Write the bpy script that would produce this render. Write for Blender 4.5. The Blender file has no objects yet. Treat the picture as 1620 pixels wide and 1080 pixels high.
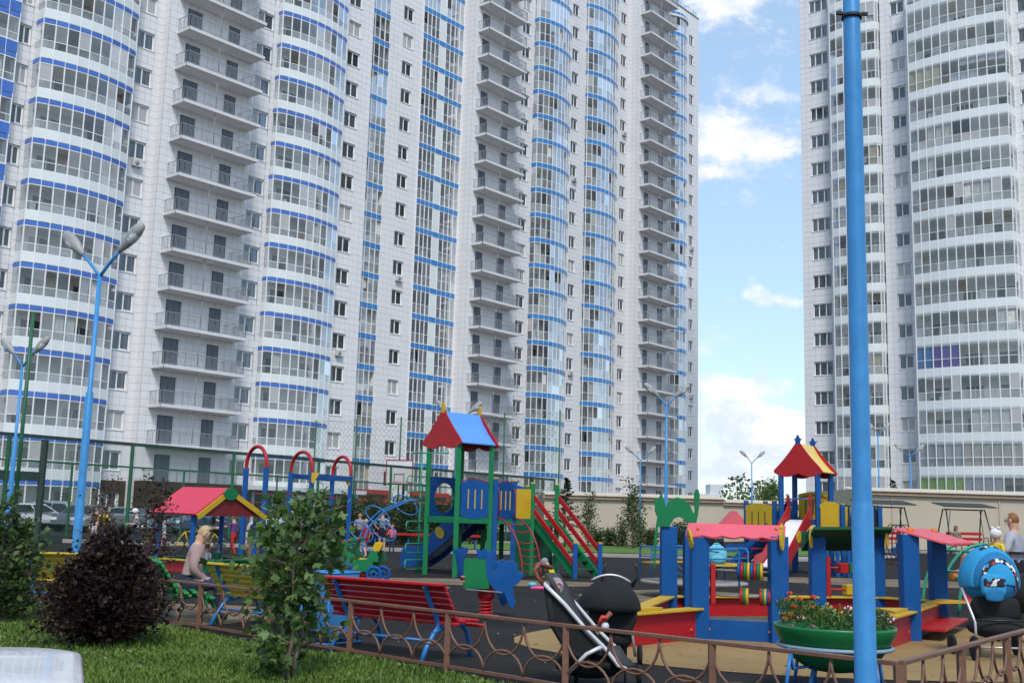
import bpy, math, random
from mathutils import Vector, Matrix
rnd = random.Random(11)
sc = bpy.context.scene
R = math.radians
# ---------------------------------------------------------------- camera
HC = 1.35
FPX, PIT, ROL = 1773.28, R(9.0023), R(1.5764)
FW = Vector((0, math.cos(PIT), math.sin(PIT)))
_u = Vector((0, -math.sin(PIT), math.cos(PIT))); _r = Vector((1, 0, 0))
RT = _r*math.cos(ROL) + _u*math.sin(ROL); UP = _u*math.cos(ROL) - _r*math.sin(ROL)
cam = bpy.data.cameras.new('camera'); camo = bpy.data.objects.new('camera', cam)
sc.collection.objects.link(camo); sc.camera = camo
cam.sensor_width = 36; cam.lens = FPX/1620*36; cam.clip_start = .05; cam.clip_end = 5000
m = Matrix.Identity(4)
for i in range(3): m[i][0] = RT[i]; m[i][1] = UP[i]; m[i][2] = -FW[i]
camo.matrix_world = Matrix.Translation((0, 0, HC)) @ m
# ---------------------------------------------------------------- world, sun, exposure
SUN_EL, SUN_AZ = R(52), R(172)          # azimuth clockwise from +Y: behind the camera
sc.view_settings.view_transform = 'Standard'; sc.view_settings.look = 'None'
sc.view_settings.exposure = EXPO = 1.2; sc.view_settings.gamma = 1
w = bpy.data.worlds.new('World'); sc.world = w; w.use_nodes = True
nt = w.node_tree; N = nt.nodes; L = nt.links; N.clear()
def nd(t, **k):
    n = N.new(t)
    for a, b in k.items(): setattr(n, a, b)
    return n
sky = nd('ShaderNodeTexSky', sky_type='NISHITA'); sky.sun_disc = False
sky.sun_elevation = SUN_EL; sky.sun_rotation = SUN_AZ; sky.altitude = 100; sky.air_density = 1.0; sky.dust_density = .8; sky.ozone_density = 1.2
tc = nd('ShaderNodeTexCoord')
def vm(op, a, b=None):
    n = nd('ShaderNodeVectorMath', operation=op)
    for i, q in enumerate((a, b)):
        if q is None: continue
        if isinstance(q, (tuple, Vector)): n.inputs[i].default_value = tuple(q)
        else: L.new(q, n.inputs[i])
    return n
def fm(op, a, b=None, c=None, clamp=False):
    n = nd('ShaderNodeMath', operation=op); n.use_clamp = clamp
    for i, q in enumerate((a, b, c)):
        if q is None: continue
        if isinstance(q, (int, float)): n.inputs[i].default_value = q
        else: L.new(q, n.inputs[i])
    return n.outputs[0]
DIR = vm('NORMALIZE', tc.outputs['Generated']).outputs[0]
sep = nd('ShaderNodeSeparateXYZ'); L.new(DIR, sep.inputs[0])
def noise(scale, detail, rough, vec, dist=0):
    n = nd('ShaderNodeTexNoise'); n.inputs['Scale'].default_value = scale; n.inputs['Detail'].default_value = detail
    n.inputs['Roughness'].default_value = rough; n.inputs['Distortion'].default_value = dist; L.new(vec, n.inputs['Vector']); return n.outputs['Fac']
sv = vm('MULTIPLY', DIR, (1, 1, 1.7)).outputs[0]
n1 = noise(7.0, 8, .62, sv, .25); n2 = noise(26, 6, .62, sv, .3)
dens = fm('ADD', fm('MULTIPLY', n1, .62), fm('MULTIPLY', n2, .38))
def pixdir(x, y): return (FW + RT*((x-810)/FPX) - UP*((y-540)/FPX)).normalized()
# cumulus heaps: (pixel direction, half width, half height, strength)
for (x, y, rx, ry, s) in ((1190, 228, .062, .021, .17), (1190, 660, .052, .026, .24), (1150, 745, .05, .016, .15), (1245, 700, .04, .02, .14), (1190, 0, .07, .012, .17), (1225, 475, .035, .008, .10), (1240, 150, .03, .010, .08), (1130, 275, .05, .008, .09), (1190, 310, .02, .008, .05), (1180, 605, .05, .008, .09)):
    c = pixdir(x, y); t = Vector((c.y, -c.x, 0)).normalized(); up = t.cross(c)
    dv = vm('SUBTRACT', DIR, c).outputs[0]
    a = vm('DOT_PRODUCT', dv, tuple(t/rx)).outputs['Value']; b = vm('DOT_PRODUCT', dv, tuple(up/ry)).outputs['Value']; cc = vm('DOT_PRODUCT', dv, tuple(c/.5)).outputs['Value']
    r2 = fm('ADD', fm('ADD', fm('MULTIPLY', a, a), fm('MULTIPLY', b, b)), fm('MULTIPLY', cc, cc))
    dens = fm('ADD', dens, fm('MULTIPLY', fm('POWER', 2.718, fm('MULTIPLY', r2, -1.0)), s))
cov = nd('ShaderNodeMapRange', interpolation_type='SMOOTHSTEP'); cov.inputs['From Min'].default_value = .555; cov.inputs['From Max'].default_value = .70; L.new(dens, cov.inputs['Value'])
shade = nd('ShaderNodeMapRange'); shade.inputs['From Min'].default_value = .45; shade.inputs['From Max'].default_value = .62
L.new(noise(17, 5, .6, vm('ADD', sv, (.013, .02, .03)).outputs[0]), shade.inputs['Value'])
cc_ = nd('ShaderNodeMix', data_type='RGBA'); L.new(shade.outputs[0], cc_.inputs['Factor'])
cc_.inputs['A'].default_value = (4.1, 4.6, 5.5, 1); cc_.inputs['B'].default_value = (5.9, 5.75, 5.6, 1)
mx = nd('ShaderNodeMix', data_type='RGBA'); L.new(cov.outputs[0], mx.inputs['Factor'])
# thin bright veil of high haze all over
veil = nd('ShaderNodeMix', data_type='RGBA'); veil.inputs['Factor'].default_value = .42; L.new(sky.outputs[0], veil.inputs['A']); veil.inputs['B'].default_value = (3.3, 4.6, 6.2, 1)
L.new(veil.outputs['Result'], mx.inputs['A']); L.new(cc_.outputs['Result'], mx.inputs['B'])
bg = nd('ShaderNodeBackground'); bg.inputs['Strength'].default_value = .085; L.new(mx.outputs['Result'], bg.inputs['Color'])
wo = nd('ShaderNodeOutputWorld'); L.new(bg.outputs[0], wo.inputs[0])
sl = bpy.data.lights.new('sun', 'SUN'); slo = bpy.data.objects.new('sun', sl); sc.collection.objects.link(slo)
sl.energy = 1.25; sl.angle = R(14); sl.color = (1, .94, .85)
sd = Vector((math.sin(SUN_AZ)*math.cos(SUN_EL), math.cos(SUN_AZ)*math.cos(SUN_EL), math.sin(SUN_EL)))
slo.rotation_euler = sd.to_track_quat('Z', 'Y').to_euler(); slo.location = sd*200
sc.render.engine = 'CYCLES'; sc.cycles.max_bounces = 6; sc.cycles.diffuse_bounces = 3; sc.cycles.transparent_max_bounces = 10
# ---------------------------------------------------------------- pixel helpers (photo pixels 1620x1080)
def sm(t): t = max(0, min(1, t)); return t*t*(3-2*t)
def gz(X, Y): return .34*sm((X-10)/9)*sm((Y-30)/18)-.33*sm((7.5-Y-.4*max(0, X+1))/.5)
def ray(x, y): return FW + RT*((x-810)/FPX) - UP*((y-540)/FPX)
def g(x, y):
    d = ray(x, y); z = 0
    for _ in range(12):
        k = (z-HC)/d.z; p = d*k; z = gz(p.x, p.y)
    return Vector((p.x, p.y, z))
def P(x, y, Y):
    d = ray(x, y); k = Y/d.y; return Vector((d.x*k, Y, HC+d.z*k))
def gx(x, Y):                                   # ground point under pixel column x at depth Y
    X = (x-810)/FPX*Y
    for _ in range(8):
        pt = Vector((X, Y, gz(X, Y))); w_ = pt-Vector((0, 0, HC)); px = 810+FPX*w_.dot(RT)/w_.dot(FW); X += (x-px)/FPX*Y
    return Vector((X, Y, gz(X, Y)))
# ---------------------------------------------------------------- materials
MATS = {}
def mat(name, col, rough=.5, metal=0., var=.12, scale=3., bump=0., bscale=60., spec=.35, coat=0., rnd_=0., dirt=0.):
    if name in MATS: return MATS[name]
    m = bpy.data.materials.new(name); m.use_nodes = True; t = m.node_tree; b = t.nodes['Principled BSDF']
    b.inputs['Roughness'].default_value = rough; b.inputs['Metallic'].default_value = metal; b.inputs['Specular IOR Level'].default_value = spec; b.inputs['Coat Weight'].default_value = coat
    c = t.nodes.new('ShaderNodeTexCoord'); n = t.nodes.new('ShaderNodeTexNoise'); n.inputs['Scale'].default_value = scale; n.inputs['Detail'].default_value = 6; n.inputs['Roughness'].default_value = .65
    t.links.new(c.outputs['Object'], n.inputs['Vector'])
    r = t.nodes.new('ShaderNodeMapRange'); r.inputs['From Min'].default_value = .3; r.inputs['From Max'].default_value = .7; t.links.new(n.outputs['Fac'], r.inputs['Value'])
    x = t.nodes.new('ShaderNodeMix'); x.data_type = 'RGBA'; t.links.new(r.outputs[0], x.inputs['Factor'])
    x.inputs['A'].default_value = (*[max(0, q*(1-var)) for q in col], 1); x.inputs['B'].default_value = (*[min(1, q*(1+var)) for q in col], 1)
    out = x.outputs['Result']
    if dirt:
        n2 = t.nodes.new('ShaderNodeTexNoise'); n2.inputs['Scale'].default_value = scale*2.7; n2.inputs['Detail'].default_value = 8; n2.inputs['Roughness'].default_value = .75; t.links.new(c.outputs['Object'], n2.inputs['Vector'])
        r2 = t.nodes.new('ShaderNodeMapRange'); r2.inputs['From Min'].default_value = .52; r2.inputs['From Max'].default_value = .75; r2.inputs['To Max'].default_value = dirt; t.links.new(n2.outputs['Fac'], r2.inputs['Value'])
        x2 = t.nodes.new('ShaderNodeMix'); x2.data_type = 'RGBA'; t.links.new(r2.outputs[0], x2.inputs['Factor']); t.links.new(out, x2.inputs['A']); x2.inputs['B'].default_value = (.12, .10, .08, 1); out = x2.outputs['Result']
    if rnd_:
        oi = t.nodes.new('ShaderNodeObjectInfo'); h = t.nodes.new('ShaderNodeHueSaturation'); mr = t.nodes.new('ShaderNodeMapRange'); mr.inputs['To Min'].default_value = 1-rnd_; mr.inputs['To Max'].default_value = 1+rnd_
        t.links.new(oi.outputs['Random'], mr.inputs['Value']); t.links.new(mr.outputs[0], h.inputs['Value']); t.links.new(out, h.inputs['Color']); out = h.outputs['Color']
    t.links.new(out, b.inputs['Base Color'])
    rr = t.nodes.new('ShaderNodeMapRange'); rr.inputs['To Min'].default_value = max(0.02, rough-.12); rr.inputs['To Max'].default_value = min(1, rough+.15); t.links.new(n.outputs['Fac'], rr.inputs['Value']); t.links.new(rr.outputs[0], b.inputs['Roughness'])
    if bump:
        bn = t.nodes.new('ShaderNodeTexNoise'); bn.inputs['Scale'].default_value = bscale; bn.inputs['Detail'].default_value = 5; t.links.new(c.outputs['Object'], bn.inputs['Vector'])
        bu = t.nodes.new('ShaderNodeBump'); bu.inputs['Strength'].default_value = bump; bu.inputs['Distance'].default_value = .02; t.links.new(bn.outputs['Fac'], bu.inputs['Height']); t.links.new(bu.outputs[0], b.inputs['Normal'])
    MATS[name] = m; return m
def glassmat(name, tint=(.9, .93, .93), refl=1.0, milk=0., milkcol=(.6, .62, .62), rough=.03):
    if name in MATS: return MATS[name]
    m = bpy.data.materials.new(name); m.use_nodes = True; t = m.node_tree; t.nodes.clear()
    o = t.nodes.new('ShaderNodeOutputMaterial'); tr = t.nodes.new('ShaderNodeBsdfTransparent'); tr.inputs[0].default_value = (*tint, 1)
    gl = t.nodes.new('ShaderNodeBsdfGlossy'); gl.inputs['Roughness'].default_value = rough; gl.inputs['Color'].default_value = (.95, .97, 1, 1)
    fr = t.nodes.new('ShaderNodeFresnel'); fr.inputs[0].default_value = 1.5; mu = t.nodes.new('ShaderNodeMath'); mu.operation = 'MULTIPLY'; mu.use_clamp = True; mu.inputs[1].default_value = refl; t.links.new(fr.outputs[0], mu.inputs[0])
    src = tr.outputs[0]
    if milk:
        df = t.nodes.new('ShaderNodeBsdfDiffuse'); df.inputs[0].default_value = (*milkcol, 1); a = t.nodes.new('ShaderNodeMixShader'); a.inputs[0].default_value = milk; t.links.new(src, a.inputs[1]); t.links.new(df.outputs[0], a.inputs[2]); src = a.outputs[0]
    mxs = t.nodes.new('ShaderNodeMixShader'); t.links.new(mu.outputs[0], mxs.inputs[0]); t.links.new(src, mxs.inputs[1]); t.links.new(gl.outputs[0], mxs.inputs[2]); t.links.new(mxs.outputs[0], o.inputs[0])
    MATS[name] = m; return m
# ---------------------------------------------------------------- mesh helpers
Z = Vector((0, 0, 1))
class MB:
    def __init__(s): s.v = []; s.f = []; s.m = []; s.sm = []
    def add(s, vs, fs, m=0, smooth=False):
        o = len(s.v); s.v += [tuple(q) for q in vs]
        for f in fs: s.f.append([o+i for i in f]); s.m.append(m); s.sm.append(smooth)
        return s
    def quad(s, a, b, c, d, m=0): return s.add([a, b, c, d], [(0, 1, 2, 3)], m)
    def box(s, x0, x1, y0, y1, z0, z1, m=0):
        return s.add([(x0, y0, z0), (x1, y0, z0), (x1, y1, z0), (x0, y1, z0), (x0, y0, z1), (x1, y0, z1), (x1, y1, z1), (x0, y1, z1)],
                     [(3, 2, 1, 0), (4, 5, 6, 7), (0, 1, 5, 4), (1, 2, 6, 5), (2, 3, 7, 6), (3, 0, 4, 7)], m)
    def obb(s, c, ax, ay, az, m=0):
        c, ax, ay, az = Vector(c), Vector(ax), Vector(ay), Vector(az)
        vs = [c+ax*i+ay*j+az*k for k in (-1, 1) for i, j in ((-1, -1), (1, -1), (1, 1), (-1, 1))]
        return s.add(vs, [(3, 2, 1, 0), (4, 5, 6, 7), (0, 1, 5, 4), (1, 2, 6, 5), (2, 3, 7, 6), (3, 0, 4, 7)], m)
    def beam(s, p, q, w, h, m=0, up=None):
        p, q = Vector(p), Vector(q); d = (q-p); l = d.length; d.normalize(); up = Vector(up) if up is not None else Z
        if abs(d.dot(up)) > .98: up = Vector((1, 0, 0)) if abs(d.x) < .9 else Vector((0, 1, 0))
        side = d.cross(up).normalized(); u2 = side.cross(d)
        return s.obb((p+q)/2, d*(l/2), side*(w/2), u2*(h/2), m)
    def tube(s, pts, r, seg=8, m=0, closed=False, cap=True):
        pts = [Vector(p) for p in pts]; n = len(pts); rs = r if isinstance(r, (list, tuple)) else [r]*n
        o = len(s.v); nrm = None; rings = []
        for i, p in enumerate(pts):
            a = pts[(i-1) % n] if (closed or i > 0) else p; b = pts[(i+1) % n] if (closed or i < n-1) else p
            t = (b-a).normalized()
            if nrm is None:
                nrm = t.cross(Z if abs(t.z) < .95 else Vector((1, 0, 0))).normalized()
            else:
                nrm = (nrm - t*nrm.dot(t));
                nrm = nrm.normalized() if nrm.length > 1e-6 else t.cross(Vector((1, .3, .2))).normalized()
            bn = t.cross(nrm)
            for k in range(seg):
                an = 2*math.pi*k/seg; s.v.append(tuple(p + (nrm*math.cos(an)+bn*math.sin(an))*rs[i]))
        for i in range(n if closed else n-1):
            j = (i+1) % n
            for k in range(seg):
                k2 = (k+1) % seg
                s.f.append([o+i*seg+k, o+i*seg+k2, o+j*seg+k2, o+j*seg+k]); s.m.append(m); s.sm.append(True)
        if cap and not closed:
            s.f.append([o+k for k in range(seg)][::-1]); s.m.append(m); s.sm.append(False)
            s.f.append([o+(n-1)*seg+k for k in range(seg)]); s.m.append(m); s.sm.append(False)
        return s
    def lathe(s, prof, seg=16, c=(0, 0, 0), m=0, M=None, smooth=True):
        o = len(s.v); c = Vector(c)
        for r, z in prof:
            for k in range(seg):
                a = 2*math.pi*k/seg; q = Vector((r*math.cos(a), r*math.sin(a), z)); q = (M @ q) if M else q; s.v.append(tuple(c+q))
        for i in range(len(prof)-1):
            for k in range(seg):
                k2 = (k+1) % seg; s.f.append([o+i*seg+k, o+i*seg+k2, o+(i+1)*seg+k2, o+(i+1)*seg+k]); s.m.append(m); s.sm.append(smooth)
        if prof[0][0] > 1e-4: s.f.append([o+k for k in range(seg)][::-1]); s.m.append(m); s.sm.append(False)
        if prof[-1][0] > 1e-4: s.f.append([o+(len(prof)-1)*seg+k for k in range(seg)]); s.m.append(m); s.sm.append(False)
        return s
    def prism(s, poly, origin, ex, ez, ey, t, m=0):
        """polygon (a,b) -> origin+ex*a+ez*b, extruded by thickness t along ey (centred)"""
        o = Vector(origin); ex, ez, ey = Vector(ex), Vector(ez), Vector(ey); n = len(poly)
        vs = [o+ex*a+ez*b-ey*(t/2) for a, b in poly]+[o+ex*a+ez*b+ey*(t/2) for a, b in poly]
        fs = [list(range(n)), list(range(2*n-1, n-1, -1))]+[(i, i+n, (i+1) % n+n, (i+1) % n) for i in range(n)]
        return s.add(vs, fs, m)
    def sphere(s, c, r, seg=12, rings=8, m=0, M=None):
        r = Vector(r) if hasattr(r, '__len__') else Vector((r, r, r)); c = Vector(c); vs = []; fs = []
        for i in range(rings+1):
            ph = math.pi*i/rings
            for k in range(seg):
                a = 2*math.pi*k/seg; q = Vector((r.x*math.sin(ph)*math.cos(a), r.y*math.sin(ph)*math.sin(a), r.z*math.cos(ph))); vs.append(c+((M @ q) if M else q))
        for i in range(rings):
            for k in range(seg): fs.append((i*seg+k, (i+1)*seg+k, (i+1)*seg+(k+1) % seg, i*seg+(k+1) % seg))
        return s.add(vs, fs, m, True)
    def mesh(s, name, mats):
        me = bpy.data.meshes.new(name); me.from_pydata(s.v, [], s.f)
        for q in (mats if isinstance(mats, (list, tuple)) else [mats]): me.materials.append(q)
        me.polygons.foreach_set('material_index', s.m); me.polygons.foreach_set('use_smooth', s.sm); me.update(); return me
    def build(s, name, mats, parent=None, world=True, bevel=0, label=None, kind=None):
        if parent is not None and world:
            inv = PM(parent).inverted(); s.v = [tuple(inv @ Vector(q)) for q in s.v]
        o = bpy.data.objects.new(name, s.mesh(name, mats)); sc.collection.objects.link(o)
        if parent is not None: o.parent = parent
        if bevel:
            b = o.modifiers.new('bevel', 'BEVEL'); b.width = bevel; b.segments = 2; b.limit_method = 'ANGLE'; b.angle_limit = R(40)
        if label: o['label'] = label
        if kind: o['kind'] = kind
        return o
def PM(o):
    M = Matrix.LocRotScale(o.location, o.rotation_euler, o.scale)
    return PM(o.parent) @ M if o.parent else M
def tag(o, label, cat, group=None, kind=None):
    o['label'] = label
    if cat: o['category'] = cat
    if group: o['group'] = group
    if kind: o['kind'] = kind
    return o
def thing(name, label, cat, loc=(0, 0, 0), rz=0, group=None):
    o = bpy.data.objects.new(name, None); o.empty_display_size = .2; sc.collection.objects.link(o); o.location = loc; o.rotation_euler = (0, 0, rz)
    return tag(o, label, cat, group)
def inst(name, me, parent, loc=(0, 0, 0), rz=0, mats=None, kind=None):
    o = bpy.data.objects.new(name, me); sc.collection.objects.link(o); o.parent = parent; o.location = loc; o.rotation_euler = (0, 0, rz)
    if mats:
        for i, q in enumerate(mats): o.material_slots[i].link = 'OBJECT'; o.material_slots[i].material = q
    if kind: o['kind'] = kind
    return o
def copy_tree(o, parent=None):
    c = o.copy(); sc.collection.objects.link(c); c.parent = parent
    for ch in list(o.children): copy_tree(ch, c)
    return c
def arc(c, r, a0, a1, n, ex=(1, 0, 0), ez=(0, 0, 1)):
    ex, ez = Vector(ex), Vector(ez); return [Vector(c)+ex*(r*math.cos(a0+(a1-a0)*i/n))+ez*(r*math.sin(a0+(a1-a0)*i/n)) for i in range(n+1)]
# ================================================================ apartment buildings
def prj(p):
    w_ = Vector(p)-Vector((0, 0, HC)); d = w_.dot(FW); return (810+FPX*w_.dot(RT)/d, 540-FPX*w_.dot(UP)/d)
m_tile = mat('facade_tile', (.74, .73, .735), .45, var=.05, scale=.35, rnd_=0, dirt=.05)
m_sub = mat('facade_joint', (.30, .30, .31), .8)
m_conc = mat('painted_concrete', (.66, .655, .66), .7, var=.06, scale=.8, dirt=.08)
m_frame = mat('white_pvc', (.84, .84, .84), .35, var=.03)
m_span = mat('white_glass_panel', (.70, .745, .735), .22, var=.05, scale=.4, rnd_=.04)
m_bd = mat('cobalt_panel', (.065, .165, .52), .3, var=.07, rnd_=.08)
m_bl = mat('azure_panel', (.045, .215, .52), .28, var=.07, rnd_=.08)
m_door = mat('grey_steel_door', (.13, .145, .17), .45, var=.1)
m_rail = mat('grey_railing', (.30, .31, .33), .5)
m_int = mat('loggia_plaster', (.80, .785, .76), .85, var=.08, scale=.7, rnd_=.16)
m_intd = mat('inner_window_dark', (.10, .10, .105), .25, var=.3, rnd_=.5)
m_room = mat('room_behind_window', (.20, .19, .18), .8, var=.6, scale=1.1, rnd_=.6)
m_curt = mat('curtain', (.52, .50, .48), .9, var=.18, scale=2.5, rnd_=.35)
m_roof = mat('roof_felt', (.12, .12, .12), .9)
gl_c = glassmat('clear_glass', (.95, .97, .97), .38, .06, (.60, .63, .63)); gl_d = glassmat('dusty_glass', (.93, .95, .95), .45, .18, (.55, .57, .58)); gl_t = glassmat('tinted_glass', (.74, .77, .78), .7, .04, (.5, .5, .5))
gl_w = glassmat('window_glass', (.8, .84, .85), 1.1, .08, (.5, .52, .54))
gl_m = glassmat('milky_glass', (.92, .95, .95), .45, .26, (.64, .67, .67))
gl_k = glassmat('curtained_glass', (.8, .8, .8), .8, .78, (.52, .51, .50))
def subtract(rects, op):
    out = []
    ox0, ox1, oz0, oz1 = op
    for (a, b, c, d) in rects:
        if ox1 <= a or ox0 >= b or oz1 <= c or oz0 >= d: out.append((a, b, c, d)); continue
        if ox0 > a: out.append((a, ox0, c, d))
        if ox1 < b: out.append((ox1, b, c, d))
        x0, x1 = max(a, ox0), min(b, ox1)
        if oz0 > c: out.append((x0, x1, c, oz0))
        if oz1 < d: out.append((x0, x1, oz1, d))
    return out
TG, TT = .017, .012
class Wall:
    """one building's tiled walls: substrate mesh, tiles joined, the nearest 300 tiles on their own"""
    def __init__(s, root): s.root = root; s.sub = MB(); s.tl = MB(); s.single = []
    def panel(s, x0, x1, y, z0, z1, ops=(), tile=.6, single=False):
        base = [(x0, x1, z0, z1)]
        for o in ops: base = subtract(base, o)
        for (a, b, c, d) in base: s.sub.quad((a, y, c), (b, y, c), (b, y, d), (a, y, d))
        nx = max(1, round((x1-x0)/tile)); wx = (x1-x0)/nx; nz = math.ceil((z1-z0)/tile)
        near = [o for o in ops]
        for i in range(nx):
            ta, tb = x0+i*wx, x0+(i+1)*wx; oc = [o for o in near if o[1] > ta and o[0] < tb]
            for k in range(nz):
                rs = [(ta, tb, z0+k*tile, min(z1, z0+(k+1)*tile))]
                for o in oc:
                    if o[3] > rs[0][2]-1 and o[2] < z0+(k+1)*tile+1: rs = subtract(rs, o)
                    if not rs: break
                for (a, b, c, d) in rs:
                    if b-a < .08 or d-c < .08: continue
                    if single and len(rs) == 1 and abs((b-a)-wx) < 1e-4 and abs(d-c-tile) < 1e-4 and len(s.single) < 300 and 6 < c < 40:
                        s.single.append((a, b, c, d, y)); continue
                    s.tilegeo(s.tl, a, b, c, d, y)
    def tilegeo(s, mb, a, b, c, d, y):
        h = TG/2; a += h; b -= h; c += h; d -= h; f = y-TT; e = .004
        mb.add([(a, y, c), (b, y, c), (b, y, d), (a, y, d), (a+e, f, c+e), (b-e, f, c+e), (b-e, f, d-e), (a+e, f, d-e)],
               [(4, 5, 6, 7), (0, 1, 5, 4), (1, 2, 6, 5), (2, 3, 7, 6), (3, 0, 4, 7)])
    def side(s, x, y0, y1, z0, z1):            # a return wall in the plane x = const, seen from its own side
        s.sub.quad((x, y0, z0), (x, y1, z0), (x, y1, z1), (x, y0, z1))
        sg = 1 if y1 > y0 else -1
        k = 0; z = z0
        while z < z1-.1:
            zz = min(z1, z+.6); h = TG/2
            n = max(1, round(abs(y1-y0)/.6))
            for i in range(n):
                a = y0+(y1-y0)*i/n+(h if y1 > y0 else -h); b = y0+(y1-y0)*(i+1)/n-(h if y1 > y0 else -h)
                s.tl.quad((x+sg*TT, a, z+h), (x+sg*TT, b, z+h), (x+sg*TT, b, zz-h), (x+sg*TT, a, zz-h))
            z = zz
    def done(s):
        s.sub.build('wall', m_sub, s.root, world=False)
        o = s.tl.build('wall_tile', m_tile, s.root, world=False, kind='stuff')
        cache = {}
        for (a, b, c, d, y) in s.single:
            key = (round(b-a, 3), round(d-c, 3))
            if key not in cache:
                t = MB(); s.tilegeo(t, 0, b-a, 0, d-c, 0); cache[key] = t.mesh('wall_tile', m_tile)
            inst('wall_tile', cache[key], s.root, (a, y, c))
WIN = {}
def window(root, x0, x1, y, z0, z1, sashes=2, deep=.2, frost=False):
    key = (round(x1-x0, 2), round(z1-z0, 2), sashes); w_, h_ = x1-x0, z1-z0
    if key not in WIN:
        b = MB(); b.quad((0, 0, 0), (0, deep, 0), (w_, deep, 0), (w_, 0, 0), 3).quad((0, 0, h_), (w_, 0, h_), (w_, deep, h_), (0, deep, h_), 3).quad((0, 0, 0), (0, 0, h_), (0, deep, h_), (0, deep, 0), 3).quad((w_, 0, 0), (w_, deep, 0), (w_, deep, h_), (w_, 0, h_), 3)
        b.box(-.05, w_+.05, -.06, .03, -.05, -.005, 3)
        f = .07; yy = deep-.06
        b.box(0, w_, yy, deep, 0, f, 0).box(0, w_, yy, deep, h_-f, h_, 0).box(0, f, yy, deep, f, h_-f, 0).box(w_-f, w_, yy, deep, f, h_-f, 0)
        e = [0, .47, 1] if sashes == 2 else [0, .3, .68, 1]
        for q in e[1:-1]: b.box(w_*q-.05, w_*q+.05, yy-.01, deep, f, h_-f, 0)
        if sashes == 2: b.box(w_*.5+.02, w_-f, yy-.02, yy, f+.02, f+.07, 0).box(w_*.5+.02, w_-f, yy-.02, yy, h_-f-.07, h_-f-.02, 0).box(w_-f-.05, w_-f, yy-.02, yy, f, h_-f, 0)
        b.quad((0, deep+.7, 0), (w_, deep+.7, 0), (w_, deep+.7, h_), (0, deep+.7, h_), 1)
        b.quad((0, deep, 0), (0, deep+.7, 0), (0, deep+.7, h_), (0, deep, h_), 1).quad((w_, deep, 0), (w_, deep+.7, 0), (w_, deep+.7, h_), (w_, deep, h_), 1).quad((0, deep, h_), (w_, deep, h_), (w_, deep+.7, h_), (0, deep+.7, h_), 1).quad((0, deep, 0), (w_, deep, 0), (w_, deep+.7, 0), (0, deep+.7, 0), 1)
        for (a, c) in ((.06, .26), (.78, .94)):
            n = 6
            for i in range(n):
                xa, xb = w_*(a+(c-a)*i/n), w_*(a+(c-a)*(i+1)/n); ya, yb = deep+.1+.04*(i % 2), deep+.1+.04*((i+1) % 2); b.quad((xa, ya, 0), (xb, yb, 0), (xb, yb, h_), (xa, ya, h_), 2)
        p = MB(); p.box(f, w_-f, deep-.035, deep-.03, f, h_-f)
        WIN[key] = (b.mesh('window', [m_frame, m_room, m_curt, m_tile]), p.mesh('pane', gl_w))
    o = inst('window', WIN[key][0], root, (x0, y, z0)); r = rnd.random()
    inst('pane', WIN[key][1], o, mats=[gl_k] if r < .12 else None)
    return o
COUNT = dict(pane=0, band=0, span=0)
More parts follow.
